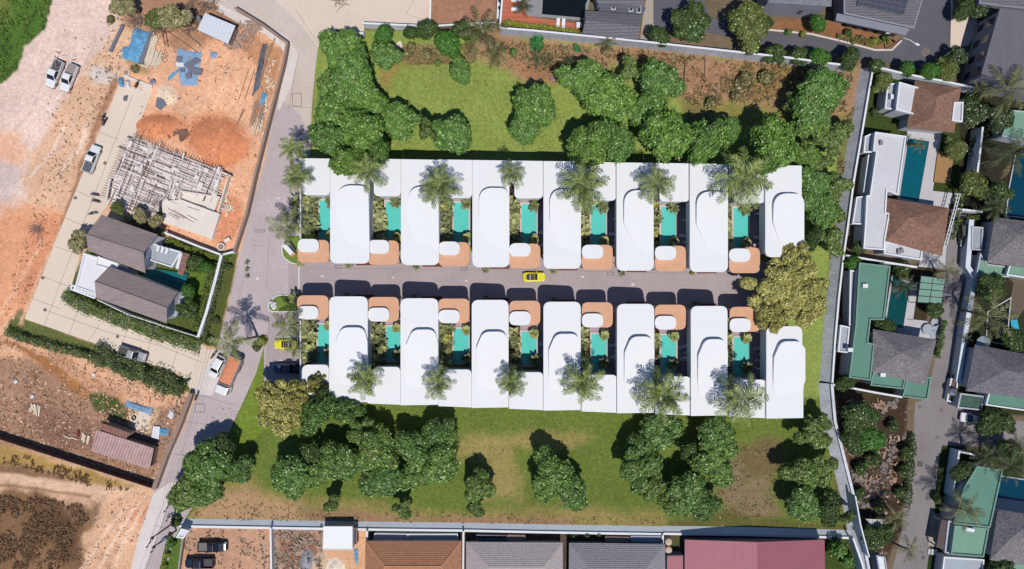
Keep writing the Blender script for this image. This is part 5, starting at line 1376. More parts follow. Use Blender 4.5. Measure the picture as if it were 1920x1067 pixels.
bwall([(1560,720),(1566,790),(1586,870),(1606,950),(1630,1070)], 2.4, 'tall streaked grey retaining wall along the right side, slanting lower part', m=M_wslope, cap=M_wslope, capw=.5, batter=1.5)
bwall([(1604,930),(1614,985),(1630,1045)], 4.3, 'thin white capped wall beside the slanting grey wall', th=.15, capw=.22)
bwall([(937,52),(1000,57),(1100,67),(1200,77),(1300,88),(1400,99),(1480,108),(1560,119),(1600,124)], 3.4, 'long streaked grey wall with pale cap across the top of the field', m=M_wgrey)
bwall([(937,52),(944,-30)], 3.0, 'white topped wall left of the terracotta deck')
bwall([(600,63),(682,62)], 1.6, 'low white yard wall, left lower piece', m=M_wallw); bwall([(680,43),(740,46),(806,49)], 2.4, 'white yard wall above the conical tree', m=M_wblue)
bwall([(806,49),(880,44),(930,42)], 1.6, 'thin pale wall under the brown dirt lot', m=M_brwall); bwall([(806,47),(808,-30)], 1.8, 'white wall between pale yard and brown lot', m=M_wallw)
bwall([(1638,124),(1700,139),(1770,152),(1834,166)], 3.0, 'white capped wall between asphalt road and thatched house garden')
bwall([(1586,479),(1650,490),(1720,501)], 2.6, 'white capped wall between white and green roofed houses')
bwall([(1562,721),(1640,736),(1692,745)], 2.6, 'white capped wall below the green roofed house')
bwall([(1843,238),(1838,285),(1832,330)], 3.2, 'pale blue wall right of the wooden deck', m=M_wblue)
bwall([(1796,392),(1842,397)], 2.4, 'short white capped wall above the dusty green car')
bwall([(1822,412),(1815,500),(1829,521),(1812,614),(1797,716)], 2.2, 'grey blue wall along the right side of the estate lane', m=M_wblue, th=.5, capw=.9, cap=M_wblue)
bwall([(1830,853),(1799,847),(1787,932)], 2.6, 'white capped corner wall of the lower right garden')
bwall([(440,14),(492,46),(538,80),(531,118),(500,238),(480,318),(462,398),(438,472)], 1.5, 'low brown concrete wall around the building plot along the road', m=M_brwall, cap=M_brwall, th=.3, capw=.45)
bwall([(438,472),(415,478),(372,462),(308,436)], 1.5, 'low pale wall between building plot and villa garden', m=M_wallw)
bwall([(415,478),(402,530),(386,588),(371,632)], 1.9, 'white wall along the right side of the villa garden', m=M_wallw, capw=.5)
bwall([(371,632),(320,616),(240,590),(182,562)], 1.3, 'thin white wall along the foot of the villa garden', m=M_wallw, capw=.14, th=.12)
bwall([(357,738),(336,795),(310,855),(287,918)], 1.6, 'round topped brown wall between rough plot and main road', m=M_brwall, cap=M_brwall, th=.5, capw=.75, caph=.2)
bwall([(507,990),(509,1100)], 1.8, 'low pale wall between parking plot and rubble yard', m=M_wallw); bwall([(688,996),(687,1100)], 1.6, 'white wall left of the brown tiled roof', m=M_wallw)
bwall([(869,996),(868,1100)], 1.6, 'narrow wall between brown and grey tiled roofs', m=M_brwall); bwall([(1243,1004),(1243,1020)], 1.4, 'short white wall right of the dark grey tiled roof', m=M_wallw)
bwall([(345,991),(330,1100)], 1.0, 'low dark wall along the left of the parking plot', m=M_brwall, cap=mat('grey_cap', C(150,150,146), .9, .1, 2))
# gate pier
t = thing('gate_pier', 'grey white gate pier at the end of the long bottom wall', 'gate pier', W(352,1000)); q = WP([(341,992),(353,995),(344,1008),(333,1006)], 2.2)
b = MB(); b.prism(q, 0, 2.2); b.build('pier', M_wblue, t); b = MB(); b.wall(q, 2.2, 2.4, .3, close=True); b.build('coping', M_cap, t)
# dark panel fence across the lower left plot
q = WP([(-30,815),(0,824),(90,853),(180,882),(283,915)], 2.0); t = thing('panel_fence', 'dark brown panel fence crossing the lower left plot', 'fence', (q[0][0], q[0][1], 0))
M_fence = striped('fence_sheet', C(104,78,76), C(78,58,60), 110, .3, rough=.7, noise=.25, nscale=1.5)
b = MB(); b.wall(q, .05, 2.0, .08); b.build('fence_panel', M_fence, t)
for a, c in zip(q[:-1], q[1:]):
    L = (Vector(c)-Vector(a)).length; k = int(L/2.4)
    for j in range(k):
        u = j/k; b = MB(); b.box((a[0]+(c[0]-a[0])*u, a[1]+(c[1]-a[1])*u+.1, 1.05), (.14,.14,2.1)); b.build('fence_post', mat('fence_post', C(120,98,90), .9, .1, 3), t)

# ------------------------------------------------------------------ houses
M_gflat = mat('green_flat_roof', C(98,140,125), .8, .07, .25, .05, 2.5)
M_gflat2 = mat('pale_green_roof', C(122,160,140), .8, .06, .3, .05, 2.5)
M_wflat = mat('white_flat_roof', C(206,205,210), .8, .06, .2, .06, 2)
M_gside = mat('pale_side_roof', C(168,176,186), .8, .06, .4, .05, 2)
M_estw = mat('estate_wall', C(186,190,198), .85, .06, .5, .05, 3)
def thatch(name, c, v=.28): return mat(name, C(*c), .95, .14, .35, v+.14, 2.6, bump=1.0, bscale=4)
M_thb = thatch('brown_thatch', (142,108,92)); M_thg = thatch('grey_thatch', (128,122,126)); M_thd = thatch('dark_thatch', (114,110,118))
def flat_house(name, poly, z, roofm, wallm, label, rim=True, cat='house', group=None, parent=None, rimm=None, rimw=.25, deep=.3):
    pw = WP(poly, z); cx = sum(p[0] for p in pw)/len(pw); cy = sum(p[1] for p in pw)/len(pw)
    t = parent or thing(name, label, cat, (cx, cy, 0), group)
    b = MB(); b.prism(inset(pw, rimw*.5+.02), 0, z-deep-.02); b.build('wall', wallm, t)
    b = MB(); b.prism(inset(pw, rimw*.9), z-deep-.015, z-deep+.03); b.build('flat_roof', roofm, t)
    if rim:
        b = MB(); ii = inset(pw, rimw); n = len(pw)
        for k in range(n):
            j = (k+1) % n; b.prism([pw[k], ii[k], ii[j], pw[j]], z-deep-.25, z)
        b.build('parapet', rimm or wallm, t)
    return t
def hip(poly, zr, ze, m, t, ridge=None, over=True, cap=None, inset_r=.5):
    """hip roof: 4 eave corners in px at height ze, ridge end points in px at zr"""
    e = [Vector(W(x, y, ze)) for x, y in poly]
    if ridge is None:
        l01 = (e[1]-e[0]).length; l12 = (e[2]-e[1]).length
        if l01 >= l12:
            a = (e[0]+e[3])/2; c = (e[1]+e[2])/2; d = (c-a).normalized()*l12*inset_r; r0, r1 = a+d, c-d; order = 0
        else:
            a = (e[0]+e[1])/2; c = (e[2]+e[3])/2; d = (c-a).normalized()*l01*inset_r; r0, r1 = a+d, c-d; order = 1
        r0.z = r1.z = zr
    else:
        r0, r1 = [Vector(W(x, y, zr)) for x, y in ridge]; order = 0 if (e[1]-e[0]).length >= (e[2]-e[1]).length else 1
    vs = [tuple(v) for v in e]+[tuple(r0), tuple(r1)]
    f = [(0,4,5,1) , (1,5,2), (2,5,4,3), (3,4,0)] if order == 0 else [(0,4,1), (1,4,5,2), (2,5,3), (3,5,4,0)]
    f = [tuple(reversed(x)) for x in f]
    b = MB(); b.add(vs, f); lo = [(v[0], v[1], v[2]-.18) for v in vs[:4]]
    b.add(vs[:4]+lo, [(0,1,5,4),(1,2,6,5),(2,3,7,6),(3,0,4,7),(4,5,6,7)])
    o = b.build('roof', m, t)
    if cap:
        cb = MB(); cb.bar(r0+Vector((0,0,.03)), r1+Vector((0,0,.03)), .22, .12)
        for k, rr in enumerate((r0, r0, r1, r1) if False else [r0 if (order == 0 and k in (0,3)) or (order == 1 and k in (0,1)) else r1 for k in range(4)]):
            cb.bar(rr+Vector((0,0,.02)), e[k]+Vector((0,0,.06)), .2, .1)
        cb.build('ridge_cap', cap, o)
    return o
def hip_house(name, poly, ze, zr, m, wallm, label, ridge=None, cat='house', cap=None, inset_r=.5, under=.6, group=None):
    pw = WP(poly, ze); cx = sum(p[0] for p in pw)/4; cy = sum(p[1] for p in pw)/4
    t = thing(name, label, cat, (cx, cy, 0), group)
    b = MB(); b.prism(inset(pw, under), 0, ze-.19); b.build('wall', wallm, t)
    hip(poly, zr, ze, m, t, ridge, cap=cap, inset_r=inset_r); return t
def south_windows(t, x0, x1, y, n, z0, z1, m=M_glass, frame=M_blk, w=.9):
    for k in range(n):
        x = x0+(x1-x0)*(k+.5)/n
        b = MB(); b.box((x, y-.03, (z0+z1)/2), (w, .06, z1-z0)); f = b.build('window', frame, t)
        b = MB(); b.box((x, y-.075, (z0+z1)/2), (w-.16, .03, z1-z0-.16)); b.build('pane', m, f)
def px_windows(t, a, b_, n, z0, z1, w=1.0, out=.05):
    """windows along a wall line given by two world plan points"""
    A = Vector(a); B = Vector(b_); d = (B-A).normalized(); L = (B-A).length; rz = math.atan2(d.y, d.x)
    for k in range(n):
        p = A+d*L*(k+.5)/n; m = MB(); m.box((p.x, p.y, (z0+z1)/2), (w, out*2, z1-z0), rz); f = m.build('window', M_blk, t)
        m = MB(); m.box((p.x, p.y, (z0+z1)/2), (w-.15, out*2+.03, z1-z0-.15), rz); m.build('pane', M_glass, f)
GE = 'houses of the walled estate'
# A: white block and brown thatch at the top of the estate
t = flat_house('thatched_house', [(1686,153),(1727,165),(1719,216),(1680,206)], 4.6, M_wflat, M_estw, 'brown thatched house with white flat wing, at the top of the estate', group=GE, rimm=M_cap)
pw = WP([(1716,151),(1802,165),(1789,249),(1700,240)], 4.2); b = MB(); b.prism(inset(pw,.6), 0, 4.0); b.build('wall', M_estw, t)
hip([(1716,151),(1802,165),(1789,249),(1700,240)], 6.4, 4.2, M_thb, t, ridge=[(1757,182),(1748,222)])
flat_house('x', [(1789,191),(1807,191),(1805,229),(1785,226)], 4.9, M_wflat, M_estw, '', parent=t, rimm=M_cap)
flat_house('x', [(1664,158),(1685,154),(1679,206),(1659,203)], 3.4, M_gside, M_estw, '', parent=t, rimm=M_cap)
b = MB(); b.box(W(1671,182,3.6), (.5,.8,.7)); b.build('air_conditioner', M_cap, t)
# B: long white flat roof
t = flat_house('white_house', [(1641,247),(1700,255),(1684,366),(1664,358),(1661.5,398),(1669,400),(1660,450),(1659,469),(1619,466),(1622,423),(1625,366),(1631,366),(1643,284),(1637,283)], 4.3, M_wflat, M_estw,
   'long white flat roofed house left of the blue green villa pool', group=GE, rimm=M_cap)
flat_house('x', [(1622,255),(1639,248),(1638,286),(1619,286)], 3.2, M_gside, M_estw, '', parent=t, rimm=M_cap)
flat_house('x', [(1606,369),(1623,367),(1617,421),(1598,420)], 3.2, M_gside, M_estw, '', parent=t, rimm=M_cap)
flat_house('x', [(1628,290),(1637,290),(1624,364),(1618,364)], 2.6, M_gside, M_estw, '', parent=t, rimm=M_cap)
flat_house('x', [(1660,452),(1731,465),(1728,488),(1657,476)], 3.6, M_wflat, M_estw, '', parent=t, rimm=M_cap)
for x, y in ((1651,268),(1690,470),(1684,472)): 
    c = W(x,y,4.15 if x==1651 else 3.45); b = MB(); b.box((c[0],c[1],c[2]+.2), (.5,.8,.4)); b.build('roof_vent', mat('vent_grey', C(140,140,142), .7, .1, 3), t)
# C: brown thatch
hip_house('thatched_house', [(1663,371),(1780,390),(1766,480),(1661,452)], 4.0, 6.6, M_thb, M_estw, 'wide brown thatched house below the blue green villa pool', ridge=[(1706,408),(1742,428)], group=GE)
M_estpav = mat('estate_paving', C(196,192,196), .85, .06, .5, .05, 3)
M_deepw = mat('deep_pool_water', C(10,92,108), .06, .08, .5, .06, 2, spec=.5, bump=.1, bscale=1.5); M_dkw = mat('dark_pool_water', C(10,62,84), .06, .1, .5, .06, 2, spec=.5, bump=.1, bscale=1.5)
M_blkw = mat('black_pool_water', C(18,26,24), .06, .1, .5, .06, 2, spec=.5, bump=.05)
M_gdkw = mat('green_pool_water', C(14,74,76), .06, .1, .5, .06, 2, spec=.5, bump=.08)
def pave(poly, m=M_estpav, z=.14, nm='terrace'):
    b = MB(); b.prism(WP(poly, z), 0, z); return b.build(nm, m, kind='structure')
def est_pool(poly, m, label, rim=M_estpav, rw=.3):
    q = WP(poly, .2); cx = sum(p[0] for p in q)/len(q); cy = sum(p[1] for p in q)/len(q)
    t = thing('swimming_pool', label, 'pool', (cx, cy, 0), 'pools of the neighbouring plots')
    b = MB(); b.prism(q, .02, .2); b.build('water', m, t)
    o = inset(q, -rw); b = MB(); n = len(q)
    for k in range(n):
        j = (k+1) % n; b.prism([q[k], o[k], o[j], q[j]], .02, .28)
    b.build('coping', rim, t); return t
pave([(1700,236),(1766,248),(1749,358),(1798,363),(1776,393),(1722,380),(1745,264),(1702,257)])
est_pool([(1703,259),(1742,265),(1722,378),(1686,371)], M_deepw, 'blue green villa pool between white flat roof and wooden deck')
t = thing('wooden_deck', 'plain golden brown wooden deck beside the villa pool', 'deck', W(1770,312)); b = MB(); b.prism(WP([(1759,283),(1789,288),(1781,344),(1751,341)], .4), .02, .4)
b.build('deck_boards', striped('deck_boards', C(172,134,88), C(150,114,72), 100, .3, noise=.08), t)
pave([(1731,465),(1775,460),(1771,505),(1722,500)])
for k in range(3): line((1777+k*.0, 268.5+k*5), (1814, 272.5+k*5), .35, .16)
t = thing('garden_beams', 'three thin white parallel beams lying over the lawn by the wooden deck', 'pergola', W(1795,274))
for k in range(3): b = MB(); b.bar(W(1777,268+k*5.5,.5), W(1814,272+k*5.5,.5), .3, .12); b.build('beam', M_cap, t)
t = thing('trellis_wall', 'white slatted trellis wall at the right of the wide brown thatched roof', 'trellis', W(1783,420))
a, c = Vector(W(1796,364,3.0)), Vector(W(1770,462,3.0))
for s in (0, .45):
    b = MB(); o = Vector((s,.1,0)); b.bar(a+o, c+o, .12); b.build('rail', M_cap, t)
for k in range(14): b = MB(); p = a+(c-a)*k/13; b.bar(p, p+Vector((.5,.05,0)), .09); b.build('slat', M_cap, t)
# D: green roof house
t = flat_house('green_roof_house', [(1611,492),(1670,499),(1658,600),(1633,600),(1628,642),(1640,645),(1633,714),(1592,708),(1604,610)], 4.3, M_gflat, M_estw, 'long green flat roofed house along the tall grey wall', group=GE, rimm=mat('green_rim', C(122,156,144), .8, .05, 1))
flat_house('x', [(1637,698),(1699,709),(1694,730),(1632,723)], 3.7, M_gflat, M_estw, '', parent=t, rimm=MATS['green_rim'])
flat_house('x', [(1700,712),(1747,706),(1740,750),(1692,744)], 2.8, M_gflat, M_estw, '', parent=t, rimm=MATS['green_rim'])
flat_house('x', [(1594,506),(1609,508),(1602,612),(1592,610)], 3.0, M_gside, M_estw, '', parent=t, rimm=M_cap)
flat_house('x', [(1576,609),(1594,613),(1589,662),(1571,660)], 3.2, M_gside, M_estw, '', parent=t, rimm=M_cap)
for x, y in ((1622,536),(1594,656),(1655,703)):
    c = W(x,y,4.4); b = MB(); b.box((c[0],c[1],4.25), (.9,.7,.6)); b.build('air_conditioner', M_cap, t)
hip_house('thatched_house', [(1637,617),(1756,637),(1735,723),(1635,697)], 4.2, 6.8, M_thg, M_estw, 'grey thatched house joined to the long green roof', ridge=[(1690,661),(1722,676)], group=GE)
pave([(1696,597),(1738,602),(1757,636),(1722,632),(1680,622)]); pave([(1707,530),(1722,530),(1712,600),(1696,598)])
est_pool([(1674,518),(1706,533),(1693,616),(1660,610)], M_gdkw, 'deep green pool beside the long green roof')
# glass canopy
t = thing('glass_canopy', 'pale green glass panelled canopy on a dark frame beside the lane', 'canopy', W(1746,543)); q = [Vector(W(x,y,2.9)) for x,y in ((1727,517),(1773,522),(1765,570),(1720,567))]
M_gp = mat('green_glass_panel', C(128,164,150), .3, .05, 1)
for i in range(2):
    for j in range(4):
        f = lambda u, v: (q[0]*(1-u)+q[1]*u)*(1-v)+(q[3]*(1-u)+q[2]*u)*v
        u0, u1, v0, v1 = i/2+.015, (i+1)/2-.015, j/4+.015, (j+1)/4-.015
        pts = [f(u0,v0), f(u1,v0), f(u1,v1), f(u0,v1)]; b = MB(); b.prism([(p.x,p.y) for p in pts], 2.86, 2.9); b.build('glass_panel', M_gp, t)
b = MB()
for u in (0,.5,1): b.bar(q[0]*(1-u)+q[1]*u-Vector((0,0,.1)), q[3]*(1-u)+q[2]*u-Vector((0,0,.1)), .1)
for v in (0,.25,.5,.75,1): b.bar(q[0]*(1-v)+q[3]*v-Vector((0,0,.1)), q[1]*(1-v)+q[2]*v-Vector((0,0,.1)), .1)
b.build('frame', M_blk, t)
for p in q: b = MB(); b.box((p.x,p.y,1.4),(.14,.14,2.8)); b.build('post', M_blk, t)
# terrace half round stone
t = thing('round_table', 'half round pale stone table beside stone discs on the green house terrace', 'table', W(1737,618)); c = W(1736,617); b = MB(); b.cyl((c[0],c[1],.14), 1.0, .5, 24); b.build('table_top', M_gside, t)
for i, (x, y) in enumerate(((1751,604),(1755,614),(1750,628))): 
    c = W(x,y); b = MB(); b.cyl((c[0],c[1],.14), .75, .15, 18); b.build('stepping_stone', M_gside, label='%s grey stone disc beside the half round table, from the top' % ORD[i], cat='stone', group='stone discs')
# right column
hip_house('thatched_house', [(1865,407),(1962,420),(1955,506),(1851,493)], 4.2, 6.6, M_thg, M_estw, 'grey thatched house at the right edge above the widest palm', ridge=[(1912,440),(1930,450)], group=GE)
t = flat_house('green_roof_annex', [(1838,474),(1853,495),(1886,499),(1893,520),(1830,518)], 3.0, M_gflat2, M_estw, 'low pale green flat roof left of the right edge thatch', group=GE); 
flat_house('green_roof_annex', [(1894,493),(1965,502),(1960,527),(1887,516)], 3.8, M_gflat2, M_estw, 'pale green flat roof with white edge under the right edge thatch', group=GE, rimm=M_cap)
hip_house('thatched_house', [(1828,646),(1965,672),(1950,750),(1811,733)], 4.4, 7.2, M_thd, M_estw, 'dark grey thatched house right of the lane beside the small umbrella', ridge=[(1888,694),(1912,700)], group=GE)
flat_house('green_roof_annex', [(1856,729),(1965,745),(1960,776),(1848,760)], 3.6, M_gflat, M_estw, 'green flat roof wing below the dark grey thatched house', group=GE, rimm=M_cap)
flat_house('green_roof_annex', [(1801,737),(1846,743),(1841,770),(1795,765)], 2.8, mat('dark_green_roof', C(66,96,84), .85, .2, .5, .15, 3), M_estw, 'dark weathered green roof beside the lane, below the dark grey thatch', group=GE)
flat_house('green_roof_annex', [(1895,206),(1965,212),(1960,272),(1878,256)], 3.2, M_gflat2, M_estw, 'pale green roof at the right edge beside the white blossom trees', group=GE)
est_pool([(1905,290),(1965,288),(1962,412),(1887,404),(1893,350)], M_dkw, 'deep blue pool at the right edge between two palms', rw=.2)
est_pool([(1853,585),(1894,560),(1886,646),(1850,638)], M_blkw, 'nearly black pool beneath the widest estate palm', rw=.2)
est_pool([(1874,893),(1965,907),(1960,946),(1869,933)], M_dkw, 'dark blue pool beside the lower green roof', rw=.2)
pave([(1869,935),(1962,949),(1958,978),(1866,958)]); pave([(1890,520),(1900,530),(1888,600),(1905,600),(1935,560),(1935,525)], mat('brown_paving', C(104,92,78), .9, .1, 1), .12)
# umbrella, blue mat
t = thing('garden_umbrella', 'pale grey garden umbrella at the corner of the dark grey thatch', 'umbrella', W(1828,643)); c = W(1828,642); b = MB(); b.tube([(c[0],c[1],2.3),(c[0],c[1],2.9)],[1.35,.05],12,cap=True); b.build('canopy', mat('umbrella_cloth', C(160,172,190), .8, .05, 2), t)
b = MB(); b.cyl((c[0],c[1],0),.05,2.4,8); b.build('pole', M_blk, t)
b = MB(); b.prism(WP([(1895,600),(1907,599),(1911,617),(1897,617)], .4), .12, .42); b.build('towel', mat('blue_towel', C(60,170,200), .8, .06, 3), label='bright blue towel on a lounger right of the widest estate palm', cat='towel')
# carport pieces by the lane
flat_house('lane_shed', [(1822,424),(1844,426),(1842,470),(1822,468)], 2.4, mat('corrugated_grey', C(158,166,176), .6, .1, 1), M_estw, 'pale corrugated shed roof right of the dusty green car', cat='shed')
flat_house('bin_shelter', [(1783,709),(1797,712),(1793,758),(1775,752)], 1.2, mat('brown_paving', C(104,92,78), .9, .1, 1), M_cap, 'white walled gate bay with a silver tank beside the lane', cat='gate bay')
t = thing('water_tank', 'round shiny silver tank in the gate bay beside the lane', 'tank', W(1783,734)); c = W(1783,734,1.2); b = MB(); b.tube([(c[0],c[1],.9),(c[0],c[1],1.1),(c[0],c[1],2.0),(c[0],c[1],2.25)],[.6,.7,.7,.3],18); b.build('tank', mat('steel', C(200,204,210), .25, .05, 1, metal=.8), t)
b = MB(); b.cyl((c[0],c[1],2.25),.2,.08,12); b.build('lid', M_blk, t)
for i,(x,y) in enumerate(((1818,466),(1780,706))):
    t = thing('rubbish_bin', 'black rubbish bin standing %s' % ('below the pale corrugated shed roof' if i == 0 else 'above the gate bay with the silver tank'), 'bin', W(x,y)); c = W(x,y)
    b = MB(); b.box((c[0],c[1],.5),(.75,.9,1.0)); b.build('body', M_blk, t); b = MB(); b.box((c[0],c[1],1.04),(.8,.95,.07)); b.build('lid', M_bed, t)
# H: lower right green house
t = flat_house('green_roof_house', [(1832,874),(1881,881),(1857,990),(1787,982),(1807,915)], 4.4, M_gflat, M_estw, 'green flat roofed house at the lower right beside the dark blue pool', group=GE, rimm=MATS['green_rim'])
flat_house('x', [(1790,985),(1855,991),(1845,1045),(1783,1040)], 3.8, M_gflat2, M_estw, '', parent=t, rimm=MATS['green_rim'])
flat_house('x', [(1778,976),(1788,978),(1782,1040),(1771,1036)], 3.0, M_gside, M_estw, '', parent=t)
flat_house('x', [(1770,1044),(1846,1049),(1843,1095),(1764,1092)], 2.6, M_gside, M_estw, '', parent=t, rimm=M_cap)
c = W(1816,992,4.0); b = MB(); b.box((c[0],c[1],4.1),(1.6,.6,.7),-.2); b.build('air_conditioner', M_cap, t)
hip_house('thatched_house', [(1871,955),(1970,972),(1960,1066),(1856,1050)], 4.4, 7.0, M_thg, M_estw, 'grey thatched house in the bottom right corner of the estate', ridge=[(1908,998),(1925,1010)], group=GE)
flat_house('green_roof_annex', [(1898,1052),(1965,1060),(1960,1095),(1892,1090)], 3.2, M_gflat2, M_estw, 'small pale green roof in the very bottom right corner', group=GE)
# lane side roofs lower right
t = thing('gate_roof', 'dark brown tiled gate roof beside the lower lane', 'gate', W(1768,1000)); q = WP([(1765,974),(1780,977),(1772,1030),(1755,1026)], 2.8)
b = MB(); b.prism(q, 2.5, 2.8); b.build('roof', striped('dark_tiles', C(96,80,82), C(72,60,64), 10, .35), t)
for p in inset(q,.2): b = MB(); b.box((p[0],p[1],1.25),(.2,.2,2.5)); b.build('post', M_estw, t)
pave([(1748,958),(1764,968),(1752,1026),(1740,1022)], MATS['dim_concrete'], .1)
for i in range(3):
    q = WP([(1741+i*6,1029+i*.6),(1745.5+i*6,1029.5+i*.6),(1744+i*6,1040+i*.6),(1739.5+i*6,1039.5+i*.6)], .2); b = MB(); b.prism(q, .02, .2); b.build('paving_stone', M_estpav, label='%s white paving stone from the left beside the lower lane' % ORD[i], cat='paving stone', group='white paving stones')
flat_house('lane_shed', [(1643,1041),(1660,1044),(1668,1095),(1652,1095)], 3.0, M_cap, M_gside, 'white box shaped shed at the bottom beside the streaked wall', cat='shed')
t = thing('sheet_canopy', 'ragged pale corrugated sheet on posts near the lower lane', 'canopy', W(1645,982)); q = WP([(1623,973),(1660,974),(1658,993),(1633,990)], 2.4); b = MB(); b.prism(q, 2.34, 2.4)
b.build('corrugated_sheet', striped('corr_white', C(206,204,202), C(160,158,160), 0, .5, noise=.12), t)
for p in inset(q,.15): b = MB(); b.box((p[0],p[1],1.17),(.1,.1,2.34)); b.build('post', M_brwall, t)
# rubble in the empty plot
M_rub = mat('broken_concrete', C(126,118,114), .9, .2, 3)
rr = random.Random(17); b = MB()
for k in range(150):
    cx, cy, sx, sy = rr.choice([(1655,768,16,10),(1672,758,14,8),(1615,900,18,14),(1645,925,22,16),(1660,880,10,20),(1672,840,8,16),(1625,945,18,6)])
    x, y, _ = W(rr.gauss(cx,sx*.5), rr.gauss(cy,sy*.5)); s = rr.uniform(.15,.9); b.box((x,y,s*.12),(s,s*rr.uniform(.4,.9),s*.3),rr.uniform(0,3),tilt=rr.uniform(-.3,.3))
b.build('rubble', M_rub, label='broken concrete rubble strewn over the empty plot by the lane', cat='rubble', kind='stuff')

# ------------------------------------------------------------------ top row of buildings
M_grroof = striped('grey_shingle', C(118,116,122), C(98,96,104), 90, .5, rough=.85, noise=.22, nscale=2.2, bump=.4)
M_lav = mat('lavender_wall', C(140,142,156), .85, .06, .5, .04, 3)
M_terr = striped('terracotta_deck', C(192,110,84), C(172,94,70), 90, .9, noise=.1, gap=.85)
b = MB(); b.prism(WP([(944,-40),(985,-40),(986,28),(1012,34),(1098,46),(1092,62),(1010,50),(938,42)], .14), 0, .14); b.build('terrace', M_terr, kind='structure')
b = MB(); b.prism(WP([(986,-40),(1018,-40),(1014,33),(987,29)], .18), 0, .18); b.build('terrace', mat('grey_paving', C(146,144,150), .85, .05, 1), kind='structure')
est_pool([(1020,-40),(1112,-20),(1098,8),(1097,34),(1016,27)], M_blkw, 'nearly black pool behind the top wall', rim=mat('grey_coping', C(150,150,150), .9, .1, 1.5), rw=.5)
t = thing('bench_wall', 'white built in bench with two round black pots left of the terracotta deck', 'bench', W(938,10)); b = MB(); b.prism(WP([(934,-30),(944,-30),(940,35),(931,34)], .8), .14, .8); b.build('seat', M_cap, t)
for y in (5,19): c = W(938,y); b = MB(); b.cyl((c[0],c[1],.8),.38,.35,16); b.build('pot', M_blk, t)
for i,(x,y) in enumerate(((968,2),(968,19.5))): lounger(*W(x,y)[:2], 3.14, '%s white lounger on the terracotta deck' % ('upper' if i == 0 else 'lower'), 'loungers on the terracotta deck')
for i,(x,y) in enumerate(((1046,45),(1056,46))):
    t = lounger(*W(x,y)[:2], 1.5, '%s of two grey loungers below the black pool' % ('left' if i == 0 else 'right'), 'loungers below the black pool')
t = thing('garden_table', 'white table with chairs in front of the grey roofed house at the top', 'table', W(1085,51)); c = W(1085,50); b = MB(); b.box((c[0],c[1],.85),(1.0,1.0,.06)); b.build('table_top', M_cap, t); b = MB(); b.cyl((c[0],c[1],.14),.08,.7,8); b.build('pedestal', M_cap, t)
t = thing('grey_roof_house', 'house with dark grey shingle roofs beside the black pool at the top', 'house', W(1150,40)); 
for poly, z0, z1, rdg in (([(1097,19),(1204,29),(1196,75),(1092,62)], 3.6, 4.6, [(1098,38),(1200,50)]), ([(1112,-40),(1212,-34),(1206,12),(1120,6)], 5.6, 6.8, [(1112,-18),(1210,-14)])):
    pw = WP(poly, z0); b = MB(); b.prism(inset(pw,.4), 0, z0-.19); b.build('wall', M_lav, t); hip(poly, z1, z0, M_grroof, t, ridge=rdg)
b = MB(); b.prism(WP([(1126,8),(1212,14),(1204,28),(1122,20)], 3.2), 2.9, 3.2); b.build('lower_roof', mat('slate_lower', C(92,94,106), .6, .1, 1), t)
for x, y in ((1150,12.5),(1183,16),(1198,18.5)):
    p = W(x,y,3.3); b = MB(); b.box(p,(.8,1.1,.2)); f = b.build('skylight', M_cap, t); b = MB(); b.box((p[0],p[1],3.42),(.6,.9,.04)); b.build('pane', M_glass, f)
t = thing('grey_house', 'grey lavender house with one pitched roof at the top between road trees and solar house', 'house', W(1500,0)); poly = [(1437,-60),(1562,-56),(1559,12),(1440,5)]
pw = WP(poly, 6.2); b = MB(); b.prism(inset(pw,.35), 0, 6.0); b.build('wall', M_lav, t); hip(poly, 8.2, 6.2, thatch('pale_shingle', (128,128,136), .22), t, ridge=[(1470,-30),(1530,-28)])
iw = inset(pw,.35); south_windows(t, W(1500,0,3)[0], W(1536,0,3)[0], min(iw, key=lambda p: p[1])[1]+.28, 3, 1.2, 3.0, w=1.3)
t = thing('solar_house', 'grey house with a solar panel array on its roof', 'house', W(1650,0)); poly = [(1582,-60),(1745,-58),(1713,52),(1583,25)]
pw = WP(poly, 5.6); b = MB(); b.prism(inset(pw,.7), 0, 5.4); b.build('wall', M_lav, t); b = MB(); b.prism(pw, 5.35, 5.6); b.build('flat_roof', M_grroof, t)
b = MB(); b.wall(pw, 5.6, 5.68, .25, close=True); b.build('gutter', mat('gutter_grey', C(150,150,158), .6, .05, 2), t)
pq = WP([(1570,22),(1583,24),(1706,54),(1698,66),(1567,38)], 3.6); b = MB(); b.prism(pq, 3.3, 3.6); b.build('lower_roof', M_lav, t)
a, c = W(1583,33,2), W(1690,58,2)
px_windows(t, WP([(1590,40)],3)[0], WP([(1690,62)],3)[0], 5, 1.0, 2.6, 1.2, .06)
q = [Vector(W(x,y,6.0)) for x,y in ((1613,-16),(1704,-2),(1695,28),(1608,10))]
M_pv = mat('solar_cell', C(78,80,92), .2, .05, 1, spec=.6)
for i in range(8):
    for j in range(3):
        f = lambda u, v: (q[0]*(1-u)+q[1]*u)*(1-v)+(q[3]*(1-u)+q[2]*u)*v
        pts = [f(i/8+.008,j/3+.02), f((i+1)/8-.008,j/3+.02), f((i+1)/8-.008,(j+1)/3-.02), f(i/8+.008,(j+1)/3-.02)]
        b = MB(); b.prism([(p.x,p.y) for p in pts], 5.94, 6.0); b.build('solar_panel', M_pv, t)
b = MB()
for j in range(4): b.bar(f(0,j/3)-Vector((0,0,.1)), f(1,j/3)-Vector((0,0,.1)), .1)
for i in range(9): b.bar(f(i/8,0)-Vector((0,0,.1)), f(i/8,1)-Vector((0,0,.1)), .1)
b.build('panel_frame', M_rim, t)
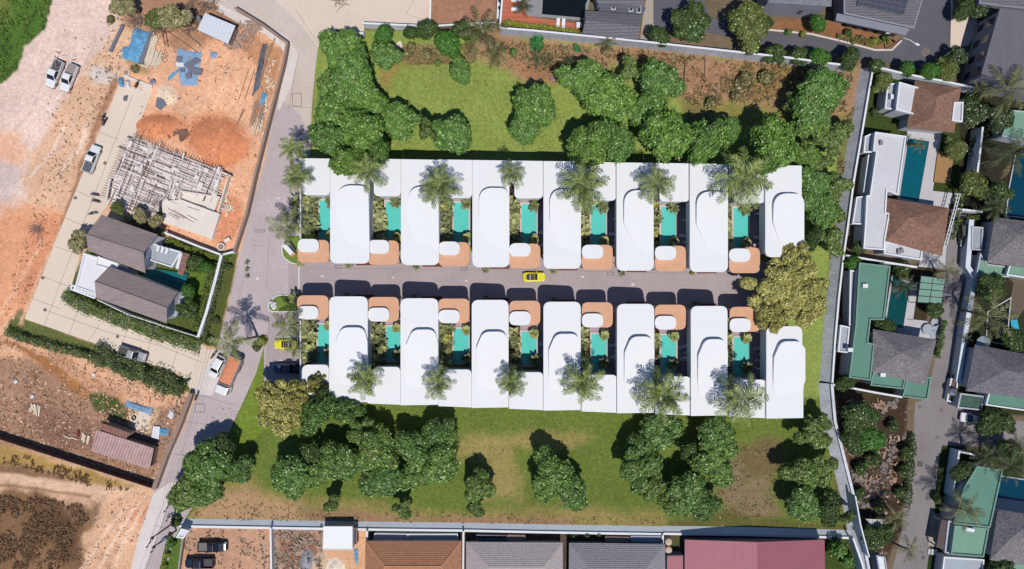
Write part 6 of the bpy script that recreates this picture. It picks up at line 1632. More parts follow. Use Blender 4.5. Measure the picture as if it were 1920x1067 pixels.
c = W(1662,63,1.8); b = MB(); b.box((c[0],c[1],2.4),(.9,.4,.6)); b.build('air_conditioner', M_cap, t)
t = thing('grey_building', 'large grey building with dark flat roof at the right edge beside the forecourt', 'building', W(1880,90)); poly = [(1875,15),(1975,28),(1970,178),(1838,146)]
pw = WP(poly, 6.4); b = MB(); b.prism(inset(pw,.3), 0, 6.2); b.build('wall', M_lav, t); b = MB(); b.prism(pw, 6.15, 6.4); b.build('flat_roof', mat('dark_flat_roof', C(108,106,114), .85, .08, .5, .12, 3, stretch=(14,(3,.3,1))), t)
i0 = inset(pw,.3); k = sorted(i0, key=lambda p: p[0])[:2]; k.sort(key=lambda p: p[1]); px_windows(t, k[0], k[1], 4, 3.4, 5.2, 1.6, .06); px_windows(t, k[0], k[1], 4, .9, 2.4, 1.3, .06)
flat_house('grey_building', [(1838,-40),(1975,-30),(1975,22),(1880,12),(1836,6)], 4.5, M_grroof, M_lav, 'low grey building in the top right corner', cat='building')
# street lamp
t = thing('street_lamp', 'white street lamp arching over the asphalt junction', 'street lamp', W(1660,92)); p0 = Vector(W(1660,92)); p1 = Vector(W(1692,73,5.8)); p1 = Vector((p0.x, p0.y, 5.8)); p2 = Vector(W(1715,81,6.2))
b = MB(); b.tube([p0, p0+Vector((0,0,3)), p1], [.12,.09,.07], 10); b.build('pole', M_rim, t); b = MB(); b.tube([p1, p1+(p2-p1)*.5+Vector((0,0,.3)), p2], [.06,.05,.05], 8); b.build('arm', M_cap, t)
b = MB(); d = (p2-p1).normalized(); b.tube([p2, p2+d*.45, p2+d*.9], [.12,.24,.1], 10); b.build('lamp_head', M_cap, t)
# striped benches
for i, x in enumerate((1036.5,1050.5)):
    t = thing('slatted_bench', '%s of the two pink grey slatted benches at the lawn edge' % ('left' if i == 0 else 'right'), 'bench', W(x,148.5), 'slatted benches'); c = W(x,148.5)
    for k in range(5): b = MB(); b.box((c[0],c[1]+.36-k*.18,.45),(1.2,.1,.05)); b.build('slat', mat('bench_slat', C(176,150,150), .8, .05, 3), t)
    for s in (-.45,.45): b = MB(); b.box((c[0]+s,c[1],.2),(.08,.8,.42)); b.build('leg', M_blk, t)
# ------------------------------------------------------------------ bottom row of houses, lowered so their shadow clears the wall
M_btile = striped('brown_tiles', C(176,126,96), C(154,108,82), 90, .32, rough=.85, noise=.25, nscale=2.5, bump=.5)
M_gtile = striped('grey_tiles', C(182,172,172), C(152,144,146), 90, .32, rough=.85, noise=.28, nscale=3.5, bump=.5)
M_dtile = striped('dark_tiles2', C(152,150,156), C(120,118,126), 90, .32, rough=.85, noise=.35, nscale=3.5, bump=.5)
hip_house('brown_tile_house', [(685,1014),(865,1014),(866,1150),(684,1150)], 2.4, 4.3, M_btile, M_estw, 'house with a brown tiled hip roof at the bottom edge', ridge=[(722,1062),(828,1062)], cap=mat('brown_ridge', C(196,140,104), .8, .1, 3))
hip_house('grey_tile_house', [(874,1016),(1055,1017),(1056,1150),(873,1150)], 2.4, 4.3, M_gtile, M_estw, 'house with a light grey tiled hip roof at the bottom edge', ridge=[(918,1064),(1018,1064)])
hip_house('grey_tile_house', [(1067,1018),(1247,1020),(1248,1150),(1066,1150)], 2.4, 4.3, M_dtile, M_estw, 'house with a dark grey tiled hip roof at the bottom edge', ridge=[(1108,1066),(1210,1068)])
for poly, z, m, s in (([(702,1000),(764,1001),(764,1014),(700,1013)], 1.1, M_estpav, 'left'), ([(764,1001),(858,1001),(860,1014),(764,1014)], 1.3, M_gside, 'right')):
    flat_house('back_annex', poly, z, m, M_cap, 'white low annex behind the brown tiled house, %s part' % s, cat='annex', rimw=.15, deep=.2)
flat_house('back_annex', [(893,1003),(950,1004),(950,1012),(893,1012)], 1.0, M_glass, M_lav, 'low dark annex behind the light grey tiled house', cat='annex', rimw=.12, deep=.2); flat_house('back_annex', [(951,1003),(985,1004),(985,1016),(951,1015)], 1.3, M_brwall, M_brwall, 'small brown box annex behind the light grey tiled house', cat='annex', rimw=.12, deep=.2)
flat_house('back_annex', [(1135,1006),(1180,1007),(1180,1017),(1135,1017)], 1.2, M_brwall, M_brwall, 'small brown box annex behind the dark grey tiled house', cat='annex', rimw=.12, deep=.2); flat_house('back_annex', [(1182,1004),(1240,1005),(1240,1018),(1182,1017)], 1.1, M_gside, M_lav, 'low pale annex behind the dark grey tiled house', cat='annex', rimw=.12, deep=.2)
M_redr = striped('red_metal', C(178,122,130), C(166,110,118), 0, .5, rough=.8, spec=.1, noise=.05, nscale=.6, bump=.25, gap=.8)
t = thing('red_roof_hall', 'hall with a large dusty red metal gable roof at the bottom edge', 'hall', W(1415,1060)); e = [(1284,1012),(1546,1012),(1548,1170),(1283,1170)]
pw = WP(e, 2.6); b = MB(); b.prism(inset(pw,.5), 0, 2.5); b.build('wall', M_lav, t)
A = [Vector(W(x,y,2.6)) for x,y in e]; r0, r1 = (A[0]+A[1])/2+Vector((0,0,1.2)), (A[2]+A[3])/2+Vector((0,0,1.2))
b = MB(); b.add([A[0],r0,r1,A[3]],[(3,2,1,0)]); b.add([A[0],r0,A[1]],[(0,2,1)]); b.build('roof_panel', M_redr, t); b = MB(); b.add([r0,A[1],A[2],r1],[(3,2,1,0)]); b.build('roof_panel', mat('red_metal_shade_slope', C(156,98,110), .8, .04, .3, spec=.1), t)  # right slope: darker copy of the same red, its shade painted in
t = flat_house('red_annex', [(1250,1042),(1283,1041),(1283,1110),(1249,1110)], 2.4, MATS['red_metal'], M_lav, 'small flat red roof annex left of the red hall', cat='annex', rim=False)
for i, y in enumerate((1017,1032)):
    t = thing('water_tank', '%s round beige water tank between dark grey and red roofs' % ('upper' if i == 0 else 'lower'), 'tank', W(1254,y), 'beige water tanks'); c = W(1254,y,1.6); b = MB(); b.cyl((c[0],c[1],0),.62,1.5,20); b.build('tank', mat('beige_tank', C(206,180,156), .6, .05, 2), t); b = MB(); b.tube([(c[0],c[1],1.5),(c[0],c[1],1.65)],[.6,.2],16); b.build('lid', MATS['beige_tank'], t)
flat_house('white_shed', [(606,987),(661,987),(661,1031),(605,1031)], 2.3, mat('bright_sheet', C(240,240,242), .5, .02, 1), M_estw, 'white metal roofed shed against the bottom wall', cat='shed', rimm=M_cap, rimw=.12, deep=.1)
flat_house('narrow_shed', [(662,990),(669,990),(669,1021),(662,1021)], 2.0, M_bed, M_brwall, 'narrow dark lean to right of the white metal shed', cat='shed', rimw=.1, deep=.1)
# ------------------------------------------------------------------ grey roofed villa on the left
M_gshin = mat('villa_shingle', C(152,137,136), .9, .06, .3, .2, 1.6, bump=.4, bscale=4, stretch=(20,(.35,2.2,1)))
M_lwhite = mat('villa_white', C(232,230,236), .7, .03, .5)
t = thing('grey_roof_villa', 'left villa with two grey brown gable roofs and a white flat roof', 'house', W(240,500))
def gable(r, up, lo, zr, ze, nm='roof'):
    R = [Vector(W(x,y,zr)) for x,y in r]; U = [Vector(W(x,y,ze)) for x,y in up]; Lo = [Vector(W(x,y,ze)) for x,y in lo]
    b = MB(); dz = Vector((0,0,-.2)); vs = [R[0],R[1],U[1],U[0],Lo[1],Lo[0]]; vs2 = [v+dz for v in vs]
    b.add(vs, [(0,1,2,3),(1,0,5,4)]); b.add(vs2, [(3,2,1,0),(4,5,0,1)]); b.add(vs+vs2, [(3,2,8,9),(4,5,11,10),(0,3,9,6),(2,1,7,8),(5,0,6,11),(1,4,10,7)])
    o = b.build(nm, M_gshin, t); c = MB(); c.bar(R[0]+Vector((0,0,.03)), R[1]+Vector((0,0,.03)), .24, .1); c.build('ridge_cap', MATS['villa_shingle'], o)
    q = [U[0],U[1],R[1],Lo[1],Lo[0],R[0]]; p = [(v.x,v.y) for v in q]; cx = sum(a[0] for a in p)/6; cy = sum(a[1] for a in p)/6
    b = MB(); b.prism([(cx+(x-cx)*.86, cy+(y-cy)*.86) for x,y in p], 0, ze-.3); b.build('wall', M_lwhite, t)
gable([(161.7,440),(269,474)], [(190.6,403),(295.6,440)], [(165,470),(272.5,512)], 6.6, 4.6)
gable([(177.5,528),(312.6,577.7)], [(205,499),(333.6,547.5)], [(179.6,558),(312.6,606.5)], 6.6, 4.6)
flat_house('x', [(156.5,474),(222,495),(205,512),(178,530),(180,556),(139,543)], 3.4, M_lwhite, M_lwhite, '', parent=t, rimm=M_cap, rimw=.3)
b = MB(); q0, q1 = Vector(W(135,535,3.2)), Vector(W(179,550,3.2)); q2, q3 = Vector(W(133,542,3.2)), Vector(W(178,559,3.2))
b.bar(q0,q1,.3); b.bar(q2,q3,.3)
for k in range(8): u = k/7; b.bar(q0+(q1-q0)*u, q2+(q3-q2)*u, .28)
b.build('pergola', M_cap, t)
flat_house('x', [(183,480),(222,494),(216,508),(178,497)], 3.9, MATS['bright_sheet'], M_lwhite, '', parent=t, rimm=M_cap, rimw=.2)
b = MB(); b.prism(WP([(222,497),(256,509),(254,516),(222,505)], 3.0), 2.8, 3.0); b.build('link_roof', M_gside, t)
flat_house('x', [(285,456),(340,472),(322,502),(271,485)], 3.0, M_gside, M_lwhite, '', parent=t, rimm=M_cap, rimw=.25)
for k in range(3): c = W(297+k*8, 466+k*2.4, 3.2); b = MB(); b.box((c[0],c[1],3.1),(.5,1.1,.5),-.3); b.build('roof_vent', M_cap, t)
b = MB(); b.prism(WP([(337,474),(342,475),(334,505),(329,503)], 3.1), 2.9, 3.1); b.build('beam', M_cap, t)
b = MB(); b.prism(WP([(344,474),(356,477),(343,517),(332,513)], 2.8), 2.6, 2.8); b.build('terrace_roof', striped('brown_slab_tiles', C(146,108,98), C(120,86,80), 70, 1.0, noise=.08, gap=.8), t)
for x, y in ((346,480),(352,482),(341,510),(335,508)): c = W(x,y,2.6); b = MB(); b.box((c[0],c[1],1.3),(.16,.16,2.6)); b.build('column', M_post, t)
b = MB(); b.prism(WP([(318,578),(336,552),(346,556),(330,594),(318,590)], 1.0), 0, 1.0); b.build('side_terrace', M_gside, t)
est_pool([(283,503),(352,514),(345,545),(262,518)], mat('teal_pool', C(32,110,112), .06, .1, .5, spec=.5), 'teal pool between the two gable roofs of the left villa', rim=M_blk, rw=.2)
pave([(282,452),(300,441),(345,458),(340,470)], mat('slate_path', C(70,86,92), .8, .2, .8), .1, 'terrace')

# ------------------------------------------------------------------ building slab under construction
M_conc = mat('fresh_concrete', C(232,221,212), .9, .06, .4, .06, 4); M_timb = mat('formwork_timber', C(228,216,212), .9, .12, 2, .1, 9); M_rust = mat('rusty_steel', C(132,98,88), .8, .2, 4)
M_form = mat('formwork_floor', C(224,213,210), .9, .22, 1.6, .2, 6)
t = thing('building_slab', 'concrete slab of an unfinished house with formwork and reinforcement grid', 'building site', W(320,360))
b = MB(); b.prism(WP([(303,376),(335,375),(400,399),(402,397),(412,401),(397,448),(306,417)], .9), 0, .9); b.build('slab', M_conc, t)
b = MB(); b.prism(WP([(337,359),(411,370),(401,398),(336,374)], .35), 0, .35); b.build('basin_floor', M_conc, t)
b = MB(); b.wall(WP([(337,359),(336,374),(401,398.5)], 1.0), 0, 1.0, .25); b.wall(WP([(336,358),(412,370)], 1.0), 0, 1.0, .3); b.build('basin_wall', M_conc, t)
b = MB(); b.wall(WP([(428,328),(419,360),(408,398)], 1.3), 0, 1.3, .25); b.wall(WP([(414,322),(432,330)], 1.3), 0, 1.3, .3); b.build('side_wall', M_conc, t)
for k in range(3): b = MB(); b.prism(WP([(402+k*4.3,401+k*1.3),(405+k*4.3,402+k*1.3),(391+k*4.3,448+k*1.2),(388+k*4.3,447+k*1.2)], .75-k*.22), 0, .75-k*.22); b.build('step', M_conc, t)
G = [(252,256),(418,322),(406,366),(336,356),(335,374),(303,376),(300,428),(206,380),(222,300)]
b = MB(); b.prism(WP(G, .3), 0, .3); b.build('formwork_floor', M_form, t)
Gw = WP(G, .8)
def inpoly(x, y, P):
    c = False; n = len(P)
    for i in range(n):
        (x1,y1),(x2,y2) = P[i], P[(i+1) % n]
        if (y1 > y) != (y2 > y) and x < (x2-x1)*(y-y1)/(y2-y1)+x1: c = not c
    return c
ang = math.radians(-21.5); ux = Vector((math.cos(ang), math.sin(ang))); uy = Vector((-math.sin(ang), math.cos(ang))); cen = Vector(W(310,345)[:2]); rg = random.Random(8)
def gridbars(step_u, step_v, z, w, m, nm, seg, keep):
    b = MB()
    for a, bdir, st in ((ux, uy, step_u), (uy, ux, step_v)):
        if st is None: continue
        k = -16.0
        while k < 16:
            s = -16.0
            while s < 16:
                ln = rg.uniform(*seg); p = cen+a*s+bdir*k; q = p+a*ln; m_ = (p+q)/2
                if inpoly(m_.x, m_.y, Gw) and rg.random() < keep:
                    zz = z+rg.uniform(-.06,.1); b.bar((p.x,p.y,zz),(q.x,q.y,zz+rg.uniform(-.05,.05)), w*rg.uniform(.7,1.4), .06)
                s += ln*rg.uniform(.9,1.05)
            k += st*rg.uniform(.8,1.2)
    return b.build(nm, m, t)
gridbars(.5,.8,.5,.14,M_timb,'formwork_beams',(1.0,3.5),.62); gridbars(.45,1.4,.75,.08,M_timb,'upper_battens',(.8,2.6),.55); gridbars(1.3,1.0,.9,.06,M_rust,'reinforcement',(1.5,4.5),.5)
M_dk2 = mat('formwork_dark_timber', C(132,114,110), .9, .2, 3)  # darker timber beams among the pale formwork
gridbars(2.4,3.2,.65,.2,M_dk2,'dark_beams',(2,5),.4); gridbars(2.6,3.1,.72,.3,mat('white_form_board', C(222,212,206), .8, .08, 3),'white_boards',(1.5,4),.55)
b = MB()
for k in range(34):
    p = Vector(W(250+k*5, 256+k*2.0,.9)); b.bar(p, p+Vector((.25,.75,0)), .07)
b.build('projecting_bar', M_rust, t)
b = MB()
for k in range(22):
    p = Vector(W(236-k*1.9, 275+k*4.6,.9)); b.bar(p, p+Vector((-1.1,.25,0)), .06)
b.build('projecting_bar', M_rust, t)
b = MB(); b.bar(W(206,338,1.1), W(199,376,1.1), .35, .2); b.build('white_beam', MATS['white_form_board'], t)
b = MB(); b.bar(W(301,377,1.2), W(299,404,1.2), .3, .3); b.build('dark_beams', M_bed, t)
b = MB(); rg2 = random.Random(77)
for k in range(90):
    x, y = rg2.uniform(215,415), rg2.uniform(262,425); p = W(x,y,.8)
    if inpoly(p[0],p[1],Gw): b.box((p[0],p[1],.75+rg2.uniform(0,.2)),(rg2.uniform(.3,1.6),rg2.uniform(.2,.7),.05),ang+rg2.choice([0,1.57])+rg2.uniform(-.15,.15))
b.build('loose_boards', mat('loose_board', C(236,226,222), .8, .2, 2), t)
for k in range(9):
    p = Vector(W(308+rg2.uniform(0,60), 380+rg2.uniform(0,35), .95)); b = MB(); a_ = ang+rg2.uniform(-.2,.2); b.bar(p, p+Vector((math.cos(a_),math.sin(a_),0))*rg2.uniform(1.5,3.5), .07); b.build('steel_rod', M_rust, t)
# ------------------------------------------------------------------ tarpaulins, timber, sheds, debris
def tarp(quad, m, label, h=.5, n=16, name='tarpaulin', seed=1, hump=True, cat='tarpaulin', group=None, parent=None):
    rs = np.random.RandomState(seed); Q = [Vector(W(x,y,.1)) for x,y in quad]; vs = []
    g = rs.rand(n+1, n+1)
    for i in range(n+1):
        for j in range(n+1):
            u, v = i/n, j/n; p = (Q[0]*(1-u)+Q[1]*u)*(1-v)+(Q[3]*(1-u)+Q[2]*u)*v
            e = math.sin(math.pi*u)**.5*math.sin(math.pi*v)**.5 if 0 < u < 1 and 0 < v < 1 else 0
            fold = .35*math.sin(u*11+v*4+seed)+.3*math.sin(v*13-u*6+seed)
            vs.append((p.x+rs.uniform(-.1,.1), p.y+rs.uniform(-.1,.1), .06+h*e*(.6+.28*fold+.35*g[i,j])))
    b = MB(); b.add(vs, [(i*(n+1)+j, (i+1)*(n+1)+j, (i+1)*(n+1)+j+1, i*(n+1)+j+1) for i in range(n) for j in range(n)])
    return b.build(name, m, parent=parent, label=label, cat=cat, group=group)
M_blue = mat('blue_tarp', C(104,166,206), .55, .14, 1.2, .1, 5, spec=.4); M_blue2 = mat('pale_blue_tarp', C(140,172,204), .6, .12, 1.4, .1, 5); M_gtarp = mat('grey_tarp', C(108,112,122), .7, .15, 1.2, .1, 4)
M_slate = mat('slate_sheet', C(118,120,134), .6, .08, 1); M_wht = mat('white_sheet', C(226,226,232), .6, .05, 1); M_lite = mat('sawn_timber', C(226,208,186), .9, .08, 2, .08, 8); M_wood = mat('old_timber', C(166,136,116), .9, .15, 2, .12, 8)
tarp([(252,50),(285,62),(262,120),(236,110)], M_blue, 'large crumpled blue tarpaulin left of the timber stack', h=1.0)
tarp([(230,88),(241,86),(238,112),(229,108)], M_blue, 'small blue tarpaulin fold at the lower left of the large one', h=.5, seed=4)
b = MB(); b.prism(WP([(280,62),(286,62),(268,119),(258,119)], .5), 0, .5); b.build('covered_stack', M_slate, label='dark grey edge of the stack beneath the large blue tarpaulin', cat='stack')
def planks(pts, label, n, L, w, rz, m, name='timber_stack', z=.12, group=None, jit=.08, cat='timber'):
    c = W(*pts[0]); t = thing(name, label, cat, (c[0],c[1],0), group); a = Vector(W(*pts[0])[:2]); e = Vector(W(*pts[1])[:2])
    for k in range(n):
        p = a+(e-a)*(k/max(1,n-1)); r = math.radians(rz)+rnd.uniform(-jit,jit); ll = L*rnd.uniform(.75,1.1)
        b = MB(); b.box((p.x+rnd.uniform(-.2,.2), p.y+rnd.uniform(-.2,.2), z+rnd.uniform(0,.25)), (ll, w, .1), r); b.build('plank', m, t)
    return t
planks([(277,92),(288,96)], 'stack of long pale timbers right of the large blue tarpaulin', 11, 5.6, .2, 70, M_lite); planks([(286,108),(303,114)], 'stack of short pale timbers below the long ones', 12, 3.4, .2, 68, M_lite)
planks([(272,124),(276,127)], 'single pale timber lying below the short timber stack', 2, 2.2, .16, -18, M_lite)
b = MB(); b.bar(W(231,46,.15), W(206,97,.15), .45, .25); b.bar(W(233,47,.3), W(209,98,.3), .12, .2); b.build('steel_beam', M_slate, label='long dark grey steel beam on the soil at the top left', cat='beam')
tarp([(331,91),(358,96),(352,158),(336,152)], M_blue2, 'pale blue tarpaulin under grey sheets in the building plot', h=.3, seed=6); tarp([(356,96),(378,97),(374,130),(352,125)], M_blue2, 'pale blue tarpaulin corner at the upper right of the grey sheets', h=.3, seed=7)
tarp([(336,128),(334,135),(316,152),(314,145)], M_blue, 'blue tarpaulin strip pointing down left from the grey sheets', h=.3, seed=8)
tarp([(344,135),(372,140),(370,160),(338,160)], M_blue2, 'pale blue tarpaulin below the grey sheets', h=.25, seed=18)
for i, (q, z) in enumerate(((([(344,120),(366,107),(376,114),(352,130)]), .6), (([(356,124),(380,130),(376,141),(352,136)]), .5), (([(346,138),(358,136),(358,146),(350,148)]), .5), (([(331,105),(341,106),(340,116),(330,115)]), .5), (([(336,128),(346,127),(346,135),(338,135)]), .45))):
    b = MB(); b.prism(WP(q, z), z-.06, z); b.build('loose_sheet', M_slate, label='%s flat dark grey sheet on the pale blue tarpaulins, counted from the top right' % ORD[i], cat='sheet', group='grey sheets on the tarpaulins')
b = MB(); b.prism(WP([(330,117),(346,118),(344,126),(330,124)], .5), .42, .5); b.build('loose_sheet', M_wht, label='white flat sheet at the left of the dark grey sheets', cat='sheet')
tarp([(492,82),(501,82),(486,165),(472,182)], M_gtarp, 'long dark grey tarpaulin roll along the right wall of the building plot', h=.8, seed=9, n=18)
tarp([(492,170),(501,178),(494,200),(486,196)], M_blue, 'small blue tarpaulin at the foot of the long dark roll', h=.5, seed=10); 
planks([(494,120),(502,118)], 'brown long boards beside the dark tarpaulin roll', 4, 8.5, .2, 74, M_wood, z=.1); planks([(474,210),(492,216)], 'weathered boards stacked along the road wall, upper pile', 10, 4.5, .18, 76, M_wood)
planks([(474,235),(486,238)], 'weathered boards stacked along the road wall, lower pile', 6, 3.2, .16, 74, M_lite); planks([(458,160),(468,158)], 'two thin rods standing apart on the orange soil', 2, 6.2, .07, 71, M_rust, z=.05, jit=.02)
planks([(448,222),(452,224)], 'thin sticks on the orange soil below the two rods', 3, 3.6, .09, 66, M_wood, z=.05); planks([(308,70),(313,72)], 'two rusty rods near the timber stack', 2, 3.8, .09, -80, M_rust, z=.08, jit=.02)
t = planks([(345,78),(348,76)], 'long thin pole lying across the soil below the bare bush', 1, 7.0, .09, -38, M_wood, z=.08); planks([(358,70),(360,71)], 'long brown plank pair pointing at the metal shed', 2, 5.0, .14, -42, M_wood, z=.1)
# metal shed
t = thing('metal_shed', 'tilted white metal sheet shed at the top of the building plot', 'shed', W(406,54)); q = WP([(384,24),(441,48),(427,82),(369,55)], 2.6); b = MB()
b.prism(q, lambda x,y: 2.44, 2.5); b.build('roof', striped('shed_sheet', C(218,222,230), C(208,213,222), -22, .7, rough=.6, noise=.08, bump=.15), t)
b = MB(); b.prism(inset(q,.3), 0, 2.44); b.build('wall', M_brwall, t); b = MB(); b.prism(WP([(366,31),(372,28),(378,38),(372,41)], 1.6), 1.5, 1.6); b.build('side_sheet', M_slate, t)
rr = random.Random(33)
M_deb = mat('debris_mixed', C(170,146,130), .9, .4, 2.5); 
def debris(regs, n, label, m=M_deb, seed=2, smax=1.2):
    r = random.Random(seed); b = MB()
    for k in range(n):
        cx, cy, sx, sy = r.choice(regs); x, y, _ = W(r.gauss(cx,sx*.5), r.gauss(cy,sy*.5)); s = r.uniform(.12,smax)
        b.box((x,y,.05+r.uniform(0,.25)),(s,s*r.uniform(.1,.5),.06+s*.08),r.uniform(0,3.1),tilt=r.uniform(-.25,.25))
    return b.build('debris', m, label=label, cat='debris', kind='stuff')
debris([(450,70,14,18),(470,60,14,20),(480,50,12,10),(440,85,14,8)], 200, 'scrap timber and rubbish beside the metal shed')
debris([(505,140,6,40),(500,190,6,20),(490,240,6,20),(425,355,8,30),(430,390,8,14)], 150, 'loose scrap along the inside of the road wall', M_lite, 3, .9)
debris([(262,35,10,14),(205,130,10,6),(300,110,20,8)], 70, 'small scrap near the bare trees', M_deb, 4, .5); debris([(325,240,14,16),(345,255,10,10)], 46, 'dark scrap iron heap on the orange mound', M_rust, 5, 1.4)
debris([(540,1005,18,10),(580,1015,16,12),(560,1030,18,8),(516,1050,5,14)], 190, 'broken timber and rubble in the yard left of the white shed', M_deb, 6, 1.0); debris([(648,1005,3,16),(672,1010,3,14)], 10, 'rubbish beside the white shed', M_deb, 7, .5)
debris([(340,762,14,10),(330,775,10,14),(270,800,10,14),(300,830,14,6)], 70, 'scrap beside the lower left wall', M_deb, 8, .8); debris([(150,1050,20,30),(220,960,20,30),(110,650,50,20)], 60, 'small stones on the sandy ground', M_rub, 12, .3)
debris([(445,262,10,6),(395,265,10,4)], 7, 'pale cement bags spilled on the orange mound', M_wht, 13, 1.4)
# square frame, bags, drum at the drive head
t = thing('square_tray', 'square pale frame beside the head of the drive', 'tray', W(237,136)); c = W(237,136); b = MB(); b.wall([(c[0]-.5,c[1]-.5),(c[0]+.5,c[1]-.6),(c[0]+.6,c[1]+.4),(c[0]-.4,c[1]+.5)], 0, .25, .2, close=True); b.build('rim', M_lite, t); b = MB(); b.box((c[0],c[1],.06),(.9,.9,.08)); b.build('tray_floor', M_wood, t)
b = MB(); b.bar(W(233,143,.2), W(286,163,.2), .5, .35); b.build('low_kerb', M_conc, label='low pale concrete kerb closing the head of the drive', cat='kerb')
tarp([(222,146),(233,144),(233,163),(225,162)], M_blue, 'blue sheet wrapped bundle at the head of the drive', h=1.1, seed=12, n=8, name='wrapped_bundle'); tarp([(236,150),(245,150),(244,166),(236,165)], M_wht, 'white sheet covering a motorbike at the head of the drive', h=1.1, seed=13, n=8, name='covered_motorbike')
tarp([(263,156),(277,161),(275,165),(262,160)], M_wht, 'white sacks at the right of the drive head', h=.4, seed=14, n=8, name='sacks'); 
t = thing('drum', 'round grey drum lid beside the drive head', 'drum', W(289,155)); c = W(289,155); b = MB(); b.cyl((c[0],c[1],0),.45,.8,18); b.build('drum_body', MATS['stained_grey_wall'], t); b = MB(); b.cyl((c[0],c[1],.8),.4,.05,18); b.build('lid', M_slate, t)
b = MB(); b.prism(WP([(294,182),(306,184),(312,196),(300,206),(291,200)], .2), 0, .2); b.build('loose_sheet', M_slate, label='dark grey angular sheet on the pale sand heap', cat='sheet')
for i, (x, y, r, s) in enumerate(((416,463,.75,'round pale concrete well ring in the orange corner, lower'), (420,388,.55,'round grey well ring beside the slab steps'))):
    t = thing('well_ring', s, 'well ring', W(x,y), 'well rings'); c = W(x,y); b = MB(); b.cyl((c[0],c[1],0),r,.5,22); b.build('ring', M_conc, t); b = MB(); b.cyl((c[0],c[1],.5),r*.7,.04,20); b.build('lid', M_brwall, t)
t = thing('well_ring', 'tilted pale half ring above the lower well ring', 'well ring', W(428,450), 'well rings'); c = W(428,450); b = MB(); b.tube([(c[0]-.5,c[1]-.2,.35),(c[0]+.5,c[1]+.3,.35)],[.4,.4],14); b.build('ring', M_conc, t)
# lower left plot: rusty shed, slab, tarps
t = thing('rusty_shed', 'long shed with a rusty corrugated roof in the lower left plot', 'shed', W(230,830)); q = WP([(180,806),(288,841),(280,880),(170,846)], 2.6)
M_rs = striped('rusty_corrugated', C(192,162,158), C(164,124,118), -19, .55, rough=.7, noise=.22, nscale=.9, bump=.6)
b = MB(); b.prism(q, 2.45, 2.52); b.build('roof', M_rs, t); b = MB(); b.prism(inset(q,.25), 0, 2.45); b.build('wall', M_brwall, t)
q = WP([(192,794),(243,812),(236,823),(186,805)], 2.9); b = MB(); b.prism(q, 2.75, 2.82); b.build('upper_roof', striped('rusty_dark', C(150,108,96), C(124,84,76), -19, .5, noise=.2), t); b = MB(); b.prism(inset(q,.2), 0, 2.75); b.build('wall', M_brwall, t)
b = MB(); b.prism(WP([(214,790),(300,826),(288,842),(246,826),(243,812),(213,800)], .15), 0, .15); b.build('slab', mat('dark_slab', C(112,98,92), .9, .15, 1), kind='structure')
b = MB(); b.prism(WP([(244,780),(262,770),(284,780),(274,812),(256,806),(246,800)], .12), 0, .12); b.build('slab', MATS['drive_concrete'], kind='structure')
tarp([(236,751),(286,766),(283,778),(234,763)], M_blue2, 'long pale blue tarpaulin above the rusty shed', h=.5, seed=15); tarp([(296,801),(316,804),(316,816),(298,816)], M_blue, 'bright blue tarpaulin over a white sheet right of the rusty shed', h=.5, seed=16)
b = MB(); b.prism(WP([(287,799),(300,800),(298,824),(284,820)], .4), .3, .4); b.build('loose_sheet', M_wht, label='white sheet beside the bright blue tarpaulin', cat='sheet')
b = MB(); b.prism(WP([(28,631),(44,634),(43,639),(30,637)], .3), .2, .3); b.build('loose_sheet', M_wht, label='small white sheet at the left end of the overgrown hedge', cat='sheet')
t = thing('tyre', 'black round tyre near the long pale blue tarpaulin', 'tyre', W(252,783)); c = W(252,783); b = MB(); b.tube([(c[0]+.35*math.cos(a),c[1]+.35*math.sin(a),.25) for a in [2*math.pi*k/14 for k in range(15)]],[.12]*15,8,cap=False); b.build('tyre', M_tyre, t)
planks([(58,766),(76,768)], 'pale logs heaped in a fan on the rough plot', 7, 2.0, .24, 80, M_lite, jit=.6, name='log_heap'); planks([(128,819),(142,823)], 'single pale board left of the pale pallet', 2, 1.6, .2, -20, M_lite, name='board')
planks([(155,820),(168,823)], 'pale boards forming a pallet left of the rusty shed', 5, 1.5, .3, 78, M_lite, name='pallet'); planks([(149,812),(150,813)], 'small dark red box beside the pallet', 2, .8, .5, 78, M_gar, name='box')
for i, (x,y) in enumerate(((30,715),(61,743),(176,702))):
    c = W(x,y); b = MB(); b.tube([(c[0],c[1],0),(c[0]+.1,c[1],.3),(c[0],c[1],.5)],[.35,.4,.1],8); b.build('stone', M_wht, label='%s of three white stones scattered in the rough brown plot, from the left' % ORD[i], cat='stone', group='white stones')
# planks and fallen logs in the field
planks([(1321,128),(1322,150)], 'upright pale fallen log in the bare ground at the top right', 1, 4.6, .22, 88, M_wood, name='fallen_log'); planks([(1282,140),(1283,160)], 'dark fallen log left of the upright pale one', 1, 5.0, .2, 86, mat('dark_timber', C(96,80,66), .9, .1, 2), name='fallen_log')
planks([(1340,165),(1345,170)], 'slanting log pair in the bare ground', 2, 3.0, .2, -40, M_wood, name='fallen_log'); planks([(748,84),(750,90)], 'pale concrete blocks at the end of the yard wall', 2, 1.4, .6, 35, M_conc, name='blocks', cat='block')
